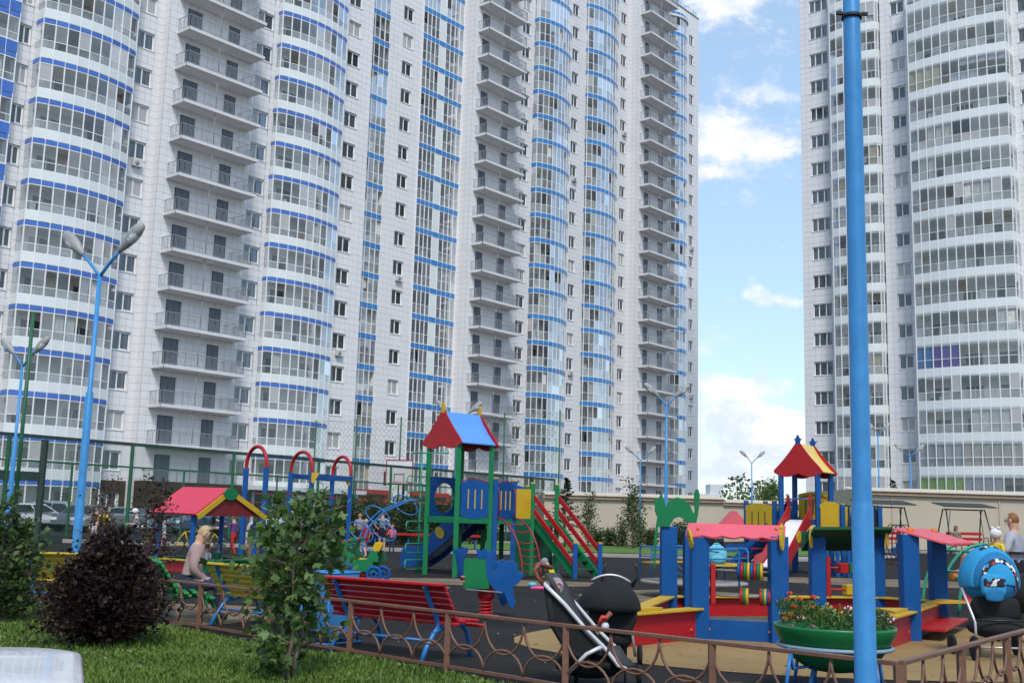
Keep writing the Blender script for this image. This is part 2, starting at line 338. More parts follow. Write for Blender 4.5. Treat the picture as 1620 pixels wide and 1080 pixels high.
def loggia_set(root, path, levels, ztop, spec, depth_y, seed):
    """path: plan polyline of mullions; each level one loggia part; ztop(n): top of its band"""
    r = random.Random(seed); st = 3.0; bh, gh, low, bmat, single, split = spec['band'], spec['glass'], spec['low'], spec['bmat'], spec['single'], spec.get('white', ())
    z_b0 = -bh; z_g0 = -bh-gh; z_s0 = -st+.0
    fr = MB(); segs = []
    xs = [p[0] for p in path]; yb = depth_y
    for i in range(len(path)-1):
        a, b = Vector((*path[i], 0)), Vector((*path[i+1], 0)); d = (b-a).normalized(); nrm = Vector((d.y, -d.x, 0))
        if nrm.y > 0 and abs(nrm.x) < .99: nrm = -nrm
        segs.append((a, b, d, nrm))
        fr.beam(a+Z*(z_g0), b+Z*(z_g0), .06, .06, 0).beam(a+Z*(z_b0-.03), b+Z*(z_b0-.03), .06, .06, 0).beam(a+Z*(z_g0+low), b+Z*(z_g0+low), .05, .045, 0)
    for i, p in enumerate(path): fr.box(p[0]-.038, p[0]+.038, p[1]-.045, p[1]+.035, z_s0, 0, 0)
    poly = [(p[0], p[1]) for p in path]+[(path[-1][0], yb), (path[0][0], yb)]; n = len(poly)
    for (zc, th) in ((-.11, .2),):
        fr.add([(x, y+.02, zc+th/2) for x, y in poly]+[(x, y+.02, zc-th/2) for x, y in poly], [list(range(n)), list(range(2*n-1, n-1, -1))]+[(i, i+n, (i+1) % n+n, (i+1) % n) for i in range(n)], 1)
    x0, x1 = path[0][0], path[-1][0]
    fr.quad((x0, yb, -st), (x1, yb, -st), (x1, yb, 0), (x0, yb, 0), 1).quad((x0, path[0][1], -st), (x0, yb, -st), (x0, yb, 0), (x0, path[0][1], 0), 1).quad((x1, path[-1][1], -st), (x1, path[-1][1], 0), (x1, yb, 0), (x1, yb, -st), 1)
    L_ = x1-x0; k = max(1, int(L_/2.6))
    for q in range(k):
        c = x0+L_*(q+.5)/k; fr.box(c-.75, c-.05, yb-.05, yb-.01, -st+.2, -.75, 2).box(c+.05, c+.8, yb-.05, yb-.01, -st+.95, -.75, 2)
        fr.box(c-.83, c-.75, yb-.07, yb-.01, -st+.12, -.67, 0).box(c-.05, c+.05, yb-.07, yb-.01, -st+.12, -.67, 0).box(c+.8, c+.88, yb-.07, yb-.01, -st+.85, -.67, 0).box(c-.75, c+.8, yb-.07, yb-.01, -.75, -.67, 0)
    # inner parapet rail bars behind the low panes
    fme = fr.mesh('loggia', [m_frame, m_int, m_intd])
    clutter = []
    def pan(i, z0, z1, th=.02, off=0., g=.03):
        a, b, d, nrm = segs[i]; ln = (b-a).length
        m_ = MB(); c = (a+b)/2+nrm*off; m_.obb((c.x, c.y, (z0+z1)/2), d*(ln/2-g), nrm*(th/2), Z*((z1-z0)/2-.006)); return m_
    bands = [pan(i, z_b0+.015, -.015, .03, .03, .02) for i in range(len(segs))]
    spans = [pan(i, z_s0+.02, z_g0-.03, .03, .02, .015) for i in range(len(segs))] if z_g0-z_s0 > .15 else []
    lowp = [pan(i, z_g0+.03, z_g0+low-.02, .008) for i in range(len(segs))]; upp = [pan(i, z_g0+low+.02, z_b0-.06, .008) for i in range(len(segs))]
    bme = [q.mesh('band_panel', bmat) for q in bands]; sme = [q.mesh('spandrel_panel', m_span) for q in spans]; lme = [q.mesh('pane', gl_m) for q in lowp]; ume = [q.mesh('pane', gl_c) for q in upp]
    wsp = [pan(i, z_g0+.03, z_b0-.06, .03).mesh('spandrel_panel', m_span) for i in range(len(segs))]
    def joined(mbs, name, mt):
        o = MB()
        for q in mbs: o.add(q.v, q.f)
        return o.mesh(name, mt)
    bj = joined(bands, 'band_panel', bmat); sj = joined(spans, 'spandrel_panel', m_span) if spans else None
    nseg = len(segs)
    for lv in levels:
        zt = ztop(lv)
        o = inst('loggia', fme, root, (0, 0, zt))
        if single and COUNT['band']+nseg <= 300:
            for q in bme: inst('band_panel', q, o)
            COUNT['band'] += nseg
        else: inst('band_panels', bj, o, kind='stuff')
        if spans:
            if single and COUNT['span']+nseg <= 300:
                for q in sme: inst('spandrel_panel', q, o)
                COUNT['span'] += nseg
            else: inst('spandrel_panels', sj, o, kind='stuff')
        # clutter on the loggia floor and curtains
        c = MB()
        for q in range(r.randint(1, 6)):
            i = r.randrange(nseg); a, b, d, nrm = segs[i]; mid = (a+b)/2-nrm*r.uniform(.25, .55); h = r.uniform(.6, 1.5); ww = r.uniform(.12, .4)
            c.box(mid.x-ww, mid.x+ww, mid.y-.1, mid.y+.12, -st+.02, -st+h, r.randint(0, 3))
        if r.random() < .45:
            a_ = r.randrange(nseg); b_ = min(nseg, a_+r.randint(1, 4)); cm = r.randint(1, 2)
            for i in range(a_, b_):
                a, b, d, nrm = segs[i]; m0 = (a+b)/2-nrm*.16; hl = (b-a).length/2-.05
                for q in range(4): e0 = m0+d*(hl*(q/2-1))-nrm*(.03*(q % 2)); e1 = m0+d*(hl*((q+1)/2-1))-nrm*(.03*((q+1) % 2)); c.quad((e0.x, e0.y, z_g0+.1), (e1.x, e1.y, z_g0+.1), (e1.x, e1.y, z_b0-.1), (e0.x, e0.y, z_b0-.1), 4+cm)
        c.build('clutter', [mat('clutter_wood', (.24, .14, .08), .7), mat('clutter_cloth', (.3, .3, .36), .9), mat('clutter_white', (.6, .6, .6), .6), mat('clutter_dark', (.06, .06, .07), .6), mat('clutter_wood', (.24, .14, .08), .7), mat('curtain_white', (.62, .60, .57), .9, var=.15, scale=3), mat('curtain_warm', (.48, .38, .28), .9, var=.2, scale=3)], o, world=False)
        mode = r.random(); jm = {}
        for i in range(nseg):
            if i in split: inst('spandrel_panel', wsp[i], o); continue
            q = r.random(); um = gl_c if r.random() < .62 else (gl_d if r.random() < .7 else gl_t)
            if lv in spec.get('clear', ()): um = gl_c
            elif mode < .03 or q < .05: um = gl_k
            elif q < .13: um = None                       # sash slid open
            lm = gl_c if lv in spec.get('clear', ()) else (gl_m if r.random() < .6 else (gl_k if mode < .1 else gl_c))
            for me, mb_, mt in ((ume[i], upp[i], um), (lme[i], lowp[i], lm)):
                if mt is None: continue
                if single and COUNT['pane'] < 300: inst('pane', me, o, mats=[mt]); COUNT['pane'] += 1
                else: jm.setdefault(mt.name, MB()).add(mb_.v, mb_.f)
        for nm, mb_ in jm.items(): mb_.build('panes', MATS[nm], o, world=False, kind='stuff')
def bow(x0, x1, y0, sag, n, yin, xin0=None, xin1=None):
    pts = [(xin0 if xin0 is not None else x0, yin)] if yin else []
    L_ = x1-x0; Rr = (L_*L_/4+sag*sag)/(2*sag); cx = (x0+x1)/2; cy = y0+Rr-sag; a = math.asin(L_/2/Rr)
    for i in range(n+1):
        t = -a+2*a*i/n; pts.append((cx+Rr*math.sin(t), cy-Rr*math.cos(t)))
    if yin: pts.append((xin1 if xin1 is not None else x1, yin))
    return pts
def levels_of(x, y, root, zf, lo, hi):
    out = []
    M_ = PM(root)
    for n in range(lo, hi+1):
        px, py = prj(M_ @ Vector((x, y, zf(n)-3.0)))
        if py > -30: out.append(n)
    return out
def balcony_set(root, x0, x1, yf, yw, levels, zf, doors, nw):
    slab = MB(); slab.box(x0, x1, yf, yw, -.22, 0).box(x0-.015, x1+.015, yf-.015, yf+.1, -.22, .03).box(x0-.015, x0+.1, yf, yw, -.22, .03)
    sme = slab.mesh('balcony', m_conc)
    rl = MB()
    pth = [Vector((x0+.06, yw, 0)), Vector((x0+.06, yf+.06, 0)), Vector((x1-.06, yf+.06, 0)), Vector((x1-.06, yw, 0))]
    for a, b in zip(pth[:-1], pth[1:]):
        rl.beam(a+Z*1.05, b+Z*1.05, .045, .045).beam(a+Z*.12, b+Z*.12, .03, .03); n = int((b-a).length/.125)
        for i in range(n+1):
            p = a+(b-a)*i/n; rl.box(p.x-.008, p.x+.008, p.y-.008, p.y+.008, .1, 1.05)
        for i in range(max(2, int((b-a).length/1.8))+1):
            p = a+(b-a)*i/max(2, int((b-a).length/1.8)); rl.box(p.x-.02, p.x+.02, p.y-.02, p.y+.02, 0, 1.05)
    xm = x1-(x1-x0)*.14                                    # party bar dividing off the right end
    for i in range(13):
        y = yf+.06+(yw-yf-.06)*i/12; rl.box(xm-.008, xm+.008, y-.008, y+.008, .1, 1.05)
    rl.box(xm-.02, xm+.02, yf+.06, yw, 1.03, 1.07)
    rl.tube([(x0+(x1-x0)*.42, yf+.25, -2.8), (x0+(x1-x0)*.42, yf+.25, .0)], .03, 6)
    rme = rl.mesh('railing', m_rail)
    dme = []
    for (a, b) in doors:
        d = MB(); w_ = b-a; d.box(0, w_, -.03, .04, 0, 2.3, 1).box(.07, w_-.07, -.05, .02, .03, 2.23, 0).box(w_/2-.012, w_/2+.012, -.06, -.04, .03, 2.23, 1).box(w_*.56, w_*.58, -.1, -.05, .95, 1.25, 1); dme.append((a, d.mesh('door', [m_door, mat('door_dark', (.06, .065, .075), .5)])))
    for n in levels:
        o = inst('balcony', sme, root, (0, 0, zf(n))); inst('railing', rme, o)
        for a, me in dme: inst('door', me, root, (a, yw, zf(n)))
        window(root, nw[0], nw[1], yw-.02, zf(n)+.95, zf(n)+2.55, 2, .1)
# ---------------------------------------------------------------- building 1: the long block on the left
A1 = R(50.5)
b1 = thing('apartment_building', 'tall white tiled apartment block on the left with blue banded loggias and open balconies', 'building', (0, 0, 0), A1)
wl = Wall(b1); ZR = 74.9; FL = lambda n: 6.2+3*n; WT = lambda n: 8.60+3*n
spec_b = dict(band=.36, glass=1.9, low=.62, bmat=m_bd, single=True, milky=False)
spec_c = dict(band=.55, glass=2.42, low=1.0, bmat=m_bl, single=False)
def wins(x0, x1, y, lo=-1, hi=21, hgt=1.45, sashes=2):
    lv = levels_of((x0+x1)/2, y, b1, lambda n: WT(n)+1.6, lo, hi)
    ops = []
    for n in lv: window(b1, x0, x1, y, WT(n)-hgt, WT(n), sashes); ops.append((x0, x1, WT(n)-hgt, WT(n)))
    return ops
# section I
Y1, YB1 = 76.15, 75.28
o0 = wins(35.85, 36.75, Y1, -2); o1 = wins(45.17, 46.67, Y1, -2); o2 = wins(56.4, 58.2, Y1, -1); o3 = wins(66.9, 68.45, Y1, -1)
full = lambda a, b, z0=-3.2: (a, b, z0, ZR+.01)
wl.panel(35.6, 47.35, Y1, .0, ZR, [(37.1, 44.53, -1, 72)]+o0+o1, single=True)
wl.panel(47.35, 55.9, YB1, .0, ZR, single=True)
wl.side(47.35, Y1, YB1, 0, ZR); wl.side(55.9, YB1, Y1, 0, ZR)
wl.panel(55.9, 70.0, Y1, .0, ZR, [(58.66, 66.23, -1, 72)]+o2+o3)
wl.side(70.0, Y1, 78.9, 0, ZR)
lv = levels_of(40, 74.4, b1, lambda n: 6.16+3*n, -1, 20)
loggia_set(b1, bow(37.1, 44.53, 75.16, .75, 9, 76.2), lv, lambda n: 6.16+3*n, spec_b, 76.62, 3)
lv = levels_of(62, 74.8, b1, lambda n: 6.16+3*n, -1, 20)
loggia_set(b1, bow(58.72, 66.23, 75.6, .72, 9, 76.2), lv, lambda n: 6.16+3*n, spec_b, 76.62, 4)
# far-left flat glazed bay with tall blue panels
lv = levels_of(34, 75.3, b1, lambda n: 6.9+3*n, -1, 20)
fl = dict(band=.36, glass=1.75, low=.55, bmat=m_bd, single=False)
loggia_set(b1, [(31.2, 75.5), (32.1, 75.5), (33.0, 75.5), (33.85, 75.5), (34.7, 75.5), (35.5, 75.5), (35.5, 76.1)], lv, lambda n: 5.95+3*n, fl, 77.0, 5)
bp = MB()
for i in range(5): bp.box(31.24+.86*i+.02, 31.24+.86*(i+1)-.03, 75.44, 75.48, .05, .82)
bpm = bp.mesh('tall_blue_panels', m_bd)
for n in lv: inst('tall_blue_panels', bpm, b1, (0, 0, 5.95+3*n))
# balconies I
lv = levels_of(50, 73.6, b1, lambda n: FL(n)+1.2, -1, 20)
balcony_set(b1, 48.09, 55.5, 73.6, YB1, lv, FL, [(48.95, 50.3), (52.95, 54.05)], (51.35, 51.85))
# section II
Y2 = 78.85
o4 = wins(76.68, 78.12, Y2, -1)
wl.panel(70.0, 86.15, Y2, 0, ZR, [(71.95, 74.72, -1, 72.68), (79.5, 85.8, -1, 72.68)]+o4)
lv = levels_of(86, 78, b1, lambda n: 6.67+3*n, -1, 22)
loggia_set(b1, [(71.95+.692*i, Y2-.06) for i in range(5)], lv, lambda n: 6.67+3*n, spec_c, Y2+.85, 6)
loggia_set(b1, [(79.5+.6225*i, Y2-.06) for i in range(5)]+[(83.0+.7*i, Y2-.06) for i in range(5)], lv, lambda n: 6.67+3*n, dict(spec_c, white=(4,)), Y2+.85, 7)
YB2 = 77.5
wl.side(86.15, Y2, YB2, 0, ZR); wl.panel(86.15, 94.3, YB2, 0, ZR); wl.side(94.3, YB2, 79.25, 0, ZR)
lv = levels_of(88, 76, b1, lambda n: FL(n)+1.2, -1, 21)
balcony_set(b1, 86.75, 93.3, 75.85, YB2, lv, FL, [(87.45, 88.54), (91.0, 92.2)], (89.05, 89.6))
Y3 = 79.25
o5 = wins(96.6, 98.1, Y3); o6 = wins(106.45, 107.75, Y3); o7 = wins(117.25, 118.5, Y3)
wl.panel(94.3, 119.25, Y3, 0, ZR, [(98.75, 105.4, -1, 72.68), (109.3, 116.25, -1, 72.68)]+o5+o6+o7)
lv = levels_of(102, 78, b1, lambda n: 6.67+3*n, -1, 22)
loggia_set(b1, bow(98.9, 105.28, 78.55, .8, 9, 79.3), lv, lambda n: 6.67+3*n, spec_c, 79.9, 8)
lv = levels_of(116, 78, b1, lambda n: 6.67+3*n, -1, 22)
loggia_set(b1, bow(109.4, 116.15, 78.95, .8, 9, 79.3), lv, lambda n: 6.67+3*n, spec_c, 79.9, 9)
YB3 = 78.1
wl.side(119.25, Y3, YB3, 0, ZR); wl.panel(119.25, 127.7, YB3, 0, ZR); wl.side(127.7, YB3, 79.0, 0, ZR)
lv = levels_of(122, 76.5, b1, lambda n: FL(n)+1.2, -1, 22)
balcony_set(b1, 120.2, 127.16, 76.45, YB3, lv, FL, [(121.3, 122.35), (124.8, 126.0)], (122.6, 123.1))
o8 = wins(134.45, 135.6, 79.0)
wl.panel(127.7, 137.05, 79.0, 0, ZR, [(128.0, 132.5, -1, 71.3)]+o8)
wl.side(137.05, 79.0, 95, 0, ZR)
lv = levels_of(130, 78, b1, lambda n: 6.67+3*n, -1, 22)
loggia_set(b1, bow(128.1, 132.4, 78.2, .75, 6, 79.05), lv, lambda n: 6.67+3*n, spec_c, 80.3, 10)
rf = MB(); rf.box(30, 70, 76.3, 95, ZR-.3, ZR-.1).box(70, 136.9, 79.4, 95, ZR-.3, ZR-.1)
for (a, b, y) in ((35.6, 47.35, Y1), (47.35, 55.9, YB1), (55.9, 70, Y1), (70, 86.15, Y2), (86.15, 94.3, YB2), (94.3, 119.25, Y3), (119.25, 127.7, YB3), (127.7, 137.05, 79.0)): rf.box(a-.05, b+.05, y-.08, y+.3, ZR, ZR+.12)
ro = rf.build('roof', m_roof, b1, world=False)
rr = MB()
for i in range(25):
    x = 119.4+i*.72; rr.box(x-.015, x+.015, 79.2, 79.23, ZR+.1, ZR+1.0)
rr.box(119.4, 136.9, 79.19, 79.23, ZR+.96, ZR+1.0).box(119.4, 136.9, 79.19, 79.23, ZR+.5, ZR+.53).tube([(136.7, 79.6, ZR), (136.7, 79.6, ZR+1.6)], .03, 6).build('roof_railing', m_rail, ro, world=False)
bc = MB(); pth = bow(127.95, 132.55, 78.1, .85, 12, 79.0); n = len(pth)
bc.add([(x, y, 72.2) for x, y in pth]+[(x, y, 71.9) for x, y in pth], [list(range(n)), list(range(2*n-1, n-1, -1))]+[(i, i+n, (i+1) % n+n, (i+1) % n) for i in range(n)]).build('bay_cap', m_conc, b1, world=False)
acm = MB(); acm.box(-.4, .4, -.34, -.04, 0, .55, 0).lathe([(.05, .0), (.21, .0), (.21, .015), (.05, .015)], 16, (-.08, -.345, .28), 1, Matrix.Rotation(R(90), 3, 'X')).box(-.3, -.26, -.3, 0, -.06, 0, 1).box(.26, .3, -.3, 0, -.06, 0, 1); acme = acm.mesh('air_conditioner', [mat('ac_white', (.6, .6, .6), .5), m_rail])
for (x, y, n) in ((107.1, Y3, 12), (118.0, Y3, 15), (107.1, Y3, 4), (77.4, Y2, 6), (67.6, Y1, 3), (135, 79.0, 4), (135, 79.0, 11), (45.9, Y1, 7)): inst('air_conditioner', acme, b1, (x, y, WT(n)-2.1))
# ground floor shops
m_brown = mat('brown_cladding', (.055, .026, .022), .6, var=.2, scale=1.5); m_shop = mat('shop_glass', (.035, .04, .045), .12, var=.4, scale=.6); m_red = mat('red_sign', (.42, .03, .03), .45, var=.15); m_redd = mat('dark_red_band', (.2, .04, .035), .6)
sh = MB()
sh.box(44.6, 45.12, Y1-.12, Y1-.02, .1, 3.4).box(46.75, 47.2, Y1-.12, Y1-.02, .1, 3.4).box(45.12, 46.75, Y1-.12, Y1-.02, .1, .95).box(45.12, 46.75, Y1-.12, Y1-.02, 2.55, 3.4).box(47.4, 56, YB1-1.7, YB1-1.55, .1, 3.45).box(47.4, 47.5, YB1-1.7, YB1-.02, .1, 3.45).build('brown_cladding', m_brown, b1, world=False)
c = MB(); c.box(55.95, 69.9, Y1-2.2, Y1-.3, 3.15, 3.5, 0)
for i in range(6): c.box(56.3+2.3*i, 58.2+2.3*i, Y1-.9, Y1-.8, .3, 3.1, 1).box(58.25+2.3*i, 58.55+2.3*i, Y1-.95, Y1-.75, 0, 3.15, 0)
c.build('shop_front', [m_conc, m_shop], b1, world=False)
c = MB(); c.box(70.2, 95, Y2-1.3, Y2-.5, 2.75, 3.6, 1).box(70.2, 95, Y2-1.0, Y2-.5, .1, 2.75, 2)
for i in range(14): c.box(70.4+1.75*i, 70.55+1.75*i, Y2-1.08, Y2-1.0, .1, 2.75, 0)
c.build('shop_front', [m_brown, m_redd, m_shop], b1, world=False)
for (a, b) in ((70.4, 76.2), (78.9, 84.5)): MB().box(a, b, Y2-1.5, Y2-1.33, 2.6, 3.75, 0).box(a+.4, b-.4, Y2-1.53, Y2-1.5, 2.95, 3.35, 1).build('red_sign', [m_red, m_brown], b1, world=False)
c = MB(); c.box(76.25, 78.85, Y2-1.5, Y2-1.33, 2.6, 3.75, 0)
q = Vector((76.45, Y2-1.52, 2.78))
for i in range(7):                                          # illegible black brush lettering
    x = q.x+.33*i; h = .75 if i % 3 == 0 else .45
    c.tube([(x, q.y, q.z+h), (x-.03, q.y, q.z+.1), (x+.1, q.y, q.z), (x+.2, q.y, q.z+.25), (x+.1, q.y, q.z+.42)], .035, 5, 1)
c.build('lettered_sign', [m_frame, mat('black_letter', (.01, .01, .01), .5)], b1, world=False)
wl.done()
# ---------------------------------------------------------------- building 2: the tower on the right
b2 = thing('apartment_building', 'white tiled apartment tower on the right with plain white glazed loggias', 'building', (0, 0, 0), A1-R(90))
w2 = Wall(b2); ZR2 = 74; SL = lambda j: 10.56+3*j; GB = lambda j: 10.10+3*j
def wins2(x0, x1, y, sashes):
    ops = []
    for j in levels_of((x0+x1)/2, y, b2, lambda n: SL(n)+2.6, -2, 20): window(b2, x0, x1, y, SL(j), SL(j)+1.36, sashes); ops.append((x0, x1, SL(j), SL(j)+1.36))
    return ops
Y8, Y9 = 106.7, 105.9
p8 = wins2(-48.03, -46.06, Y8, 3); p9 = wins2(-39.02, -37.57, Y9, 2); p10 = wins2(-27.0, -25.5, Y9, 2)
w2.panel(-49.1, -45.4, Y8, 0, ZR2, p8, .62); w2.panel(-40.1, -36.5, Y9, 0, ZR2, p9, .62); w2.panel(-27.6, -14, Y9, 0, ZR2, p10, .62)
w2.side(-49.1, Y8, 122, 0, ZR2); w2.side(-40.1, 107.4, Y9, 0, ZR2)
spec_w = dict(band=.02, glass=2.2, low=.8, bmat=m_frame, single=False)
lv = levels_of(-43, 105, b2, lambda n: GB(n)+2.2, -2, 20)
loggia_set(b2, [(-45.4, 106.6), (-45.2, 105.35)]+bow(-45.2, -40.4, 105.3, .35, 6, None)[1:]+[(-40.25, 105.75), (-40.12, 106.3)], lv, lambda n: GB(n)+2.22, spec_w, 107.0, 12)
lv = levels_of(-33, 103.8, b2, lambda n: GB(n)+2.2, -2, 20)
loggia_set(b2, [(-36.62, 105.85)]+bow(-36.6, -27.6, 103.85, .5, 11, None)+[(-27.55, 104.7), (-27.52, 105.85)], lv, lambda n: GB(n)+2.22, dict(spec_w, clear=(2, -2, -1, 11)), 105.95, 13)
MB().box(-49.1, -14, 106.8, 122, ZR2-.3, ZR2).build('roof', m_roof, b2, world=False)
# coloured blinds seen behind the tower's big loggia
def blind(j, i0, i1, col, name, z0=.02, z1=2.15):
    b = MB(); pth = bow(-36.6, -27.6, 103.95, .5, 11, None)
    for i in range(i0, i1):
        (ax, ay), (bx, by) = pth[i], pth[i+1]; b.box(ax+.05, bx-.05, (ay+by)/2+.03, (ay+by)/2+.05, GB(j)+z0, GB(j)+z1)
    b.build('blind', mat(name, col, .8, var=.15, scale=4), b2, world=False)
blind(2, 0, 2, (.03, .20, .50), 'blue_blind'); blind(2, 2, 5, (.10, .04, .36), 'violet_curtain'); blind(-2, 0, 5, (.24, .38, .07), 'green_blind'); blind(-2, 5, 9, (.33, .34, .38), 'grey_blind'); blind(-1, 0, 5, (.36, .37, .42), 'lilac_blind'); blind(-1, 5, 11, (.45, .40, .36), 'beige_blind'); blind(11, 0, 4, (.55, .48, .36), 'cream_curtain'); blind(11, 6, 11, (.50, .51, .56), 'pale_blind', 1.5); blind(11, 5, 8, (.55, .56, .60), 'pale_blind2', .02, .75)
w2.done()
# ================================================================ ground, lawn, walls, fences, lamps, cars
def gmat(name, layers, rough=.9, bump=.4, bscale=40):
    return mat(name, layers, rough, var=.28, scale=.45, bump=bump, bscale=bscale, dirt=.0)
def dark_rubber():
    m = bpy.data.materials.new('worn_dark_rubber_surface'); m.use_nodes = True; t = m.node_tree; b = t.nodes['Principled BSDF']; b.inputs['Roughness'].default_value = .95; b.inputs['Specular IOR Level'].default_value = .12
    c = t.nodes.new('ShaderNodeTexCoord'); mp = t.nodes.new('ShaderNodeMapping'); t.links.new(c.outputs['Object'], mp.inputs[0])
    def nz(sc_, det, src): n = t.nodes.new('ShaderNodeTexNoise'); n.inputs['Scale'].default_value = sc_; n.inputs['Detail'].default_value = det; n.inputs['Roughness'].default_value = .7; t.links.new(src, n.inputs['Vector']); return n.outputs['Fac']
    a = nz(.55, 9, mp.outputs[0]); f = nz(55, 3, mp.outputs[0]); r = t.nodes.new('ShaderNodeValToRGB'); e = r.color_ramp.elements; e[0].position = .3; e[0].color = (.014, .0135, .0135, 1); e[1].position = .62; e[1].color = (.026, .0245, .0235, 1)
    x = r.color_ramp.elements.new(.74); x.color = (.065, .055, .044, 1); t.links.new(a, r.inputs[0])
    mx = t.nodes.new('ShaderNodeMix'); mx.data_type = 'RGBA'; mx.blend_type = 'OVERLAY'; mx.inputs['Factor'].default_value = .8; t.links.new(r.outputs[0], mx.inputs['A']); t.links.new(f, mx.inputs['B']); t.links.new(mx.outputs['Result'], b.inputs['Base Color'])
    bu = t.nodes.new('ShaderNodeBump'); bu.inputs['Strength'].default_value = .35; bu.inputs['Distance'].default_value = .02; t.links.new(f, bu.inputs['Height']); t.links.new(bu.outputs[0], b.inputs['Normal']); return m
m_rub = dark_rubber()
def lines(a, b, st): return [a+st*i for i in range(int((b-a)/st)+1)]
xs = [-900, -400, -150, -80]+lines(-45, 60, 1.5)+[90, 160, 400, 900]; ys = [-300, -60, -10]+sorted(lines(0, 110, 1.5)+[6.5, 7.0, 7.25, 7.9])+[130, 170, 300, 700, 1600]
gr = MB(); gr.add([(x, y, gz(x, y)) for y in ys for x in xs], [(j*len(xs)+i, j*len(xs)+i+1, (j+1)*len(xs)+i+1, (j+1)*len(xs)+i) for j in range(len(ys)-1) for i in range(len(xs)-1)])
o = gr.build('ground', m_rub); tag(o, 'dark grey rubber surfaced playground and yard ground', None, kind='structure')
def sheet(name, pts, h, m_, label, kind='structure', sub=2.0):
    b = MB(); vs = [(p[0], p[1], gz(p[0], p[1])+h) for p in pts]; b.add(vs, [list(range(len(vs)))])
    o = b.build(name, m_); o['kind'] = kind; o['label'] = label; return o
def strip(name, L0, L1, h, m_, label, n=30):
    b = MB(); vs = []
    for i in range(n+1):
        t = i/n
        for A in (L0, L1):
            p = Vector(A[0]).lerp(Vector(A[1]), t); vs.append((p.x, p.y, gz(p.x, p.y)+h))
    b.add(vs, [(2*i, 2*i+2, 2*i+3, 2*i+1) for i in range(n)]); o = b.build(name, m_); o['kind'] = 'structure'; o['label'] = label; return o
# near lawn: the camera's side of the low fence
FA = Vector((-9.2, 18.7, 0)); FC = Vector((2.46, 7.2, 0)); FE = Vector((6.6, 12.7, 0)); fd = (FC-FA).normalized(); fn = Vector((-fd.y, fd.x, 0))
m_soil = mat('lawn_soil', (.055, .085, .018), .95, var=.35, scale=1.2, bump=.5, bscale=80)
sheet('lawn', [FA-fd*14-fn*.12, FC-fn*.12, (2.0, 7.55, 0), (-30, 7.6, 0), (-30, 27, 0)], .012, m_soil, 'mown green lawn in front of the brown fence')
kerb_n = MB().box(-30, 1.6, 7.42, 7.56, -.33, .03).build('kerb', mat('kerb_stone', (.3, .29, .28), .85)); tag(kerb_n, 'kerb stone between the lawn and the parking lane', None, kind='structure')
def grass(name, poly_test, x0, x1, y0, y1, count, hmax, mats, label, dens=None):
    b = MB(); r = random.Random(5); k = 0; V = []; Fa = []; Mi = []
    while k < count:
        d0 = r.random(); x = r.uniform(x0, x1); y = r.uniform(y0, y1)
        if not poly_test(x, y): continue
        if dens and r.random() > dens(x, y): continue
        a = r.uniform(0, 6.283); h = hmax*r.uniform(.45, 1.15)*(1+.45*math.sin(x*2.3+1.7*math.sin(y*1.9))*math.sin(y*2.9+x)); w_ = r.uniform(.0025, .005)*(1+y*.06); lean = r.uniform(.2, .8)*h; dx, dy = math.cos(a), math.sin(a); la = r.uniform(0, 6.283); lx, ly = math.cos(la)*lean, math.sin(la)*lean
        o = len(V); z = gz(x, y); V += [(x-dx*w_, y-dy*w_, z), (x+dx*w_, y+dy*w_, z), (x+lx*.4+dx*w_*.8, y+ly*.4+dy*w_*.8, z+h*.62), (x+lx*.4-dx*w_*.8, y+ly*.4-dy*w_*.8, z+h*.62), (x+lx, y+ly, z+h)]
        Fa += [(o, o+1, o+2, o+3), (o+3, o+2, o+4)]; q = r.randrange(3); Mi += [q, q]; k += 1
    b.v, b.f, b.m, b.sm = V, Fa, Mi, [False]*len(Fa); o = b.build(name, mats); tag(o, label, None, kind='stuff'); return o
gm = [mat('grass_%d' % i, c, .6, var=.3, scale=.8) for i, c in enumerate(((.062, .122, .014), (.09, .16, .02), (.135, .19, .032)))]
side_ = lambda x, y: (Vector((x, y, 0))-FA).dot(fn) < -.03
def dens(x, y): return (1.0 if y < 11 else .55)
grass('grass', side_, -8.5, 2.2, 7.7, 18, 110000, .055, gm, 'short green grass blades covering the near lawn', dens)
wd = MB(); r = random.Random(31)
for _ in range(420):                                        # broad-leaved weeds and clover in the lawn
    x, y = r.uniform(-8, 2), r.uniform(7.8, 16)
    if not side_(x, y): continue
    for k in range(5):
        a = r.uniform(0, 6.283); s_ = r.uniform(.02, .05); d = Vector((math.cos(a), math.sin(a), r.uniform(.2, .7))); e = Vector((-d.y, d.x, 0))*.35; c = Vector((x, y, .03)); wd.quad(c, c+d*s_*.5-e*s_, c+d*s_, c+d*s_*.5+e*s_, r.randrange(2))
o = wd.build('lawn_weeds', [mat('weed_a', (.10, .17, .05), .6, var=.3), mat('weed_b', (.15, .20, .06), .6, var=.3)]); tag(o, 'broad leaved weeds and clover scattered in the lawn', None, kind='stuff')
lt = MB()
for _ in range(2600):                                       # dry leaves, sand grains and crumbs blown over the rubber
    x = r.uniform(-8, 10); y = 9+26*r.random()**1.5
    if side_(x, y): continue
    s_ = r.choice((.006, .009, .012, .02, .03)); a = r.uniform(0, 6.283); z = gz(x, y)+.009; dx, dy = math.cos(a)*s_, math.sin(a)*s_; lt.quad((x-dx, y-dy, z), (x+dy*.5, y-dx*.5, z+s_*.3), (x+dx, y+dy, z), (x-dy*.5, y+dx*.5, z+s_*.15), r.randrange(3))
o = lt.build('ground_litter', [mat('litter_tan', (.24, .18, .10), .9), mat('litter_brown', (.10, .06, .03), .9), mat('litter_pale', (.38, .36, .33), .9)]); tag(o, 'dry leaves and crumbs scattered over the dark rubber surface', None, kind='stuff')
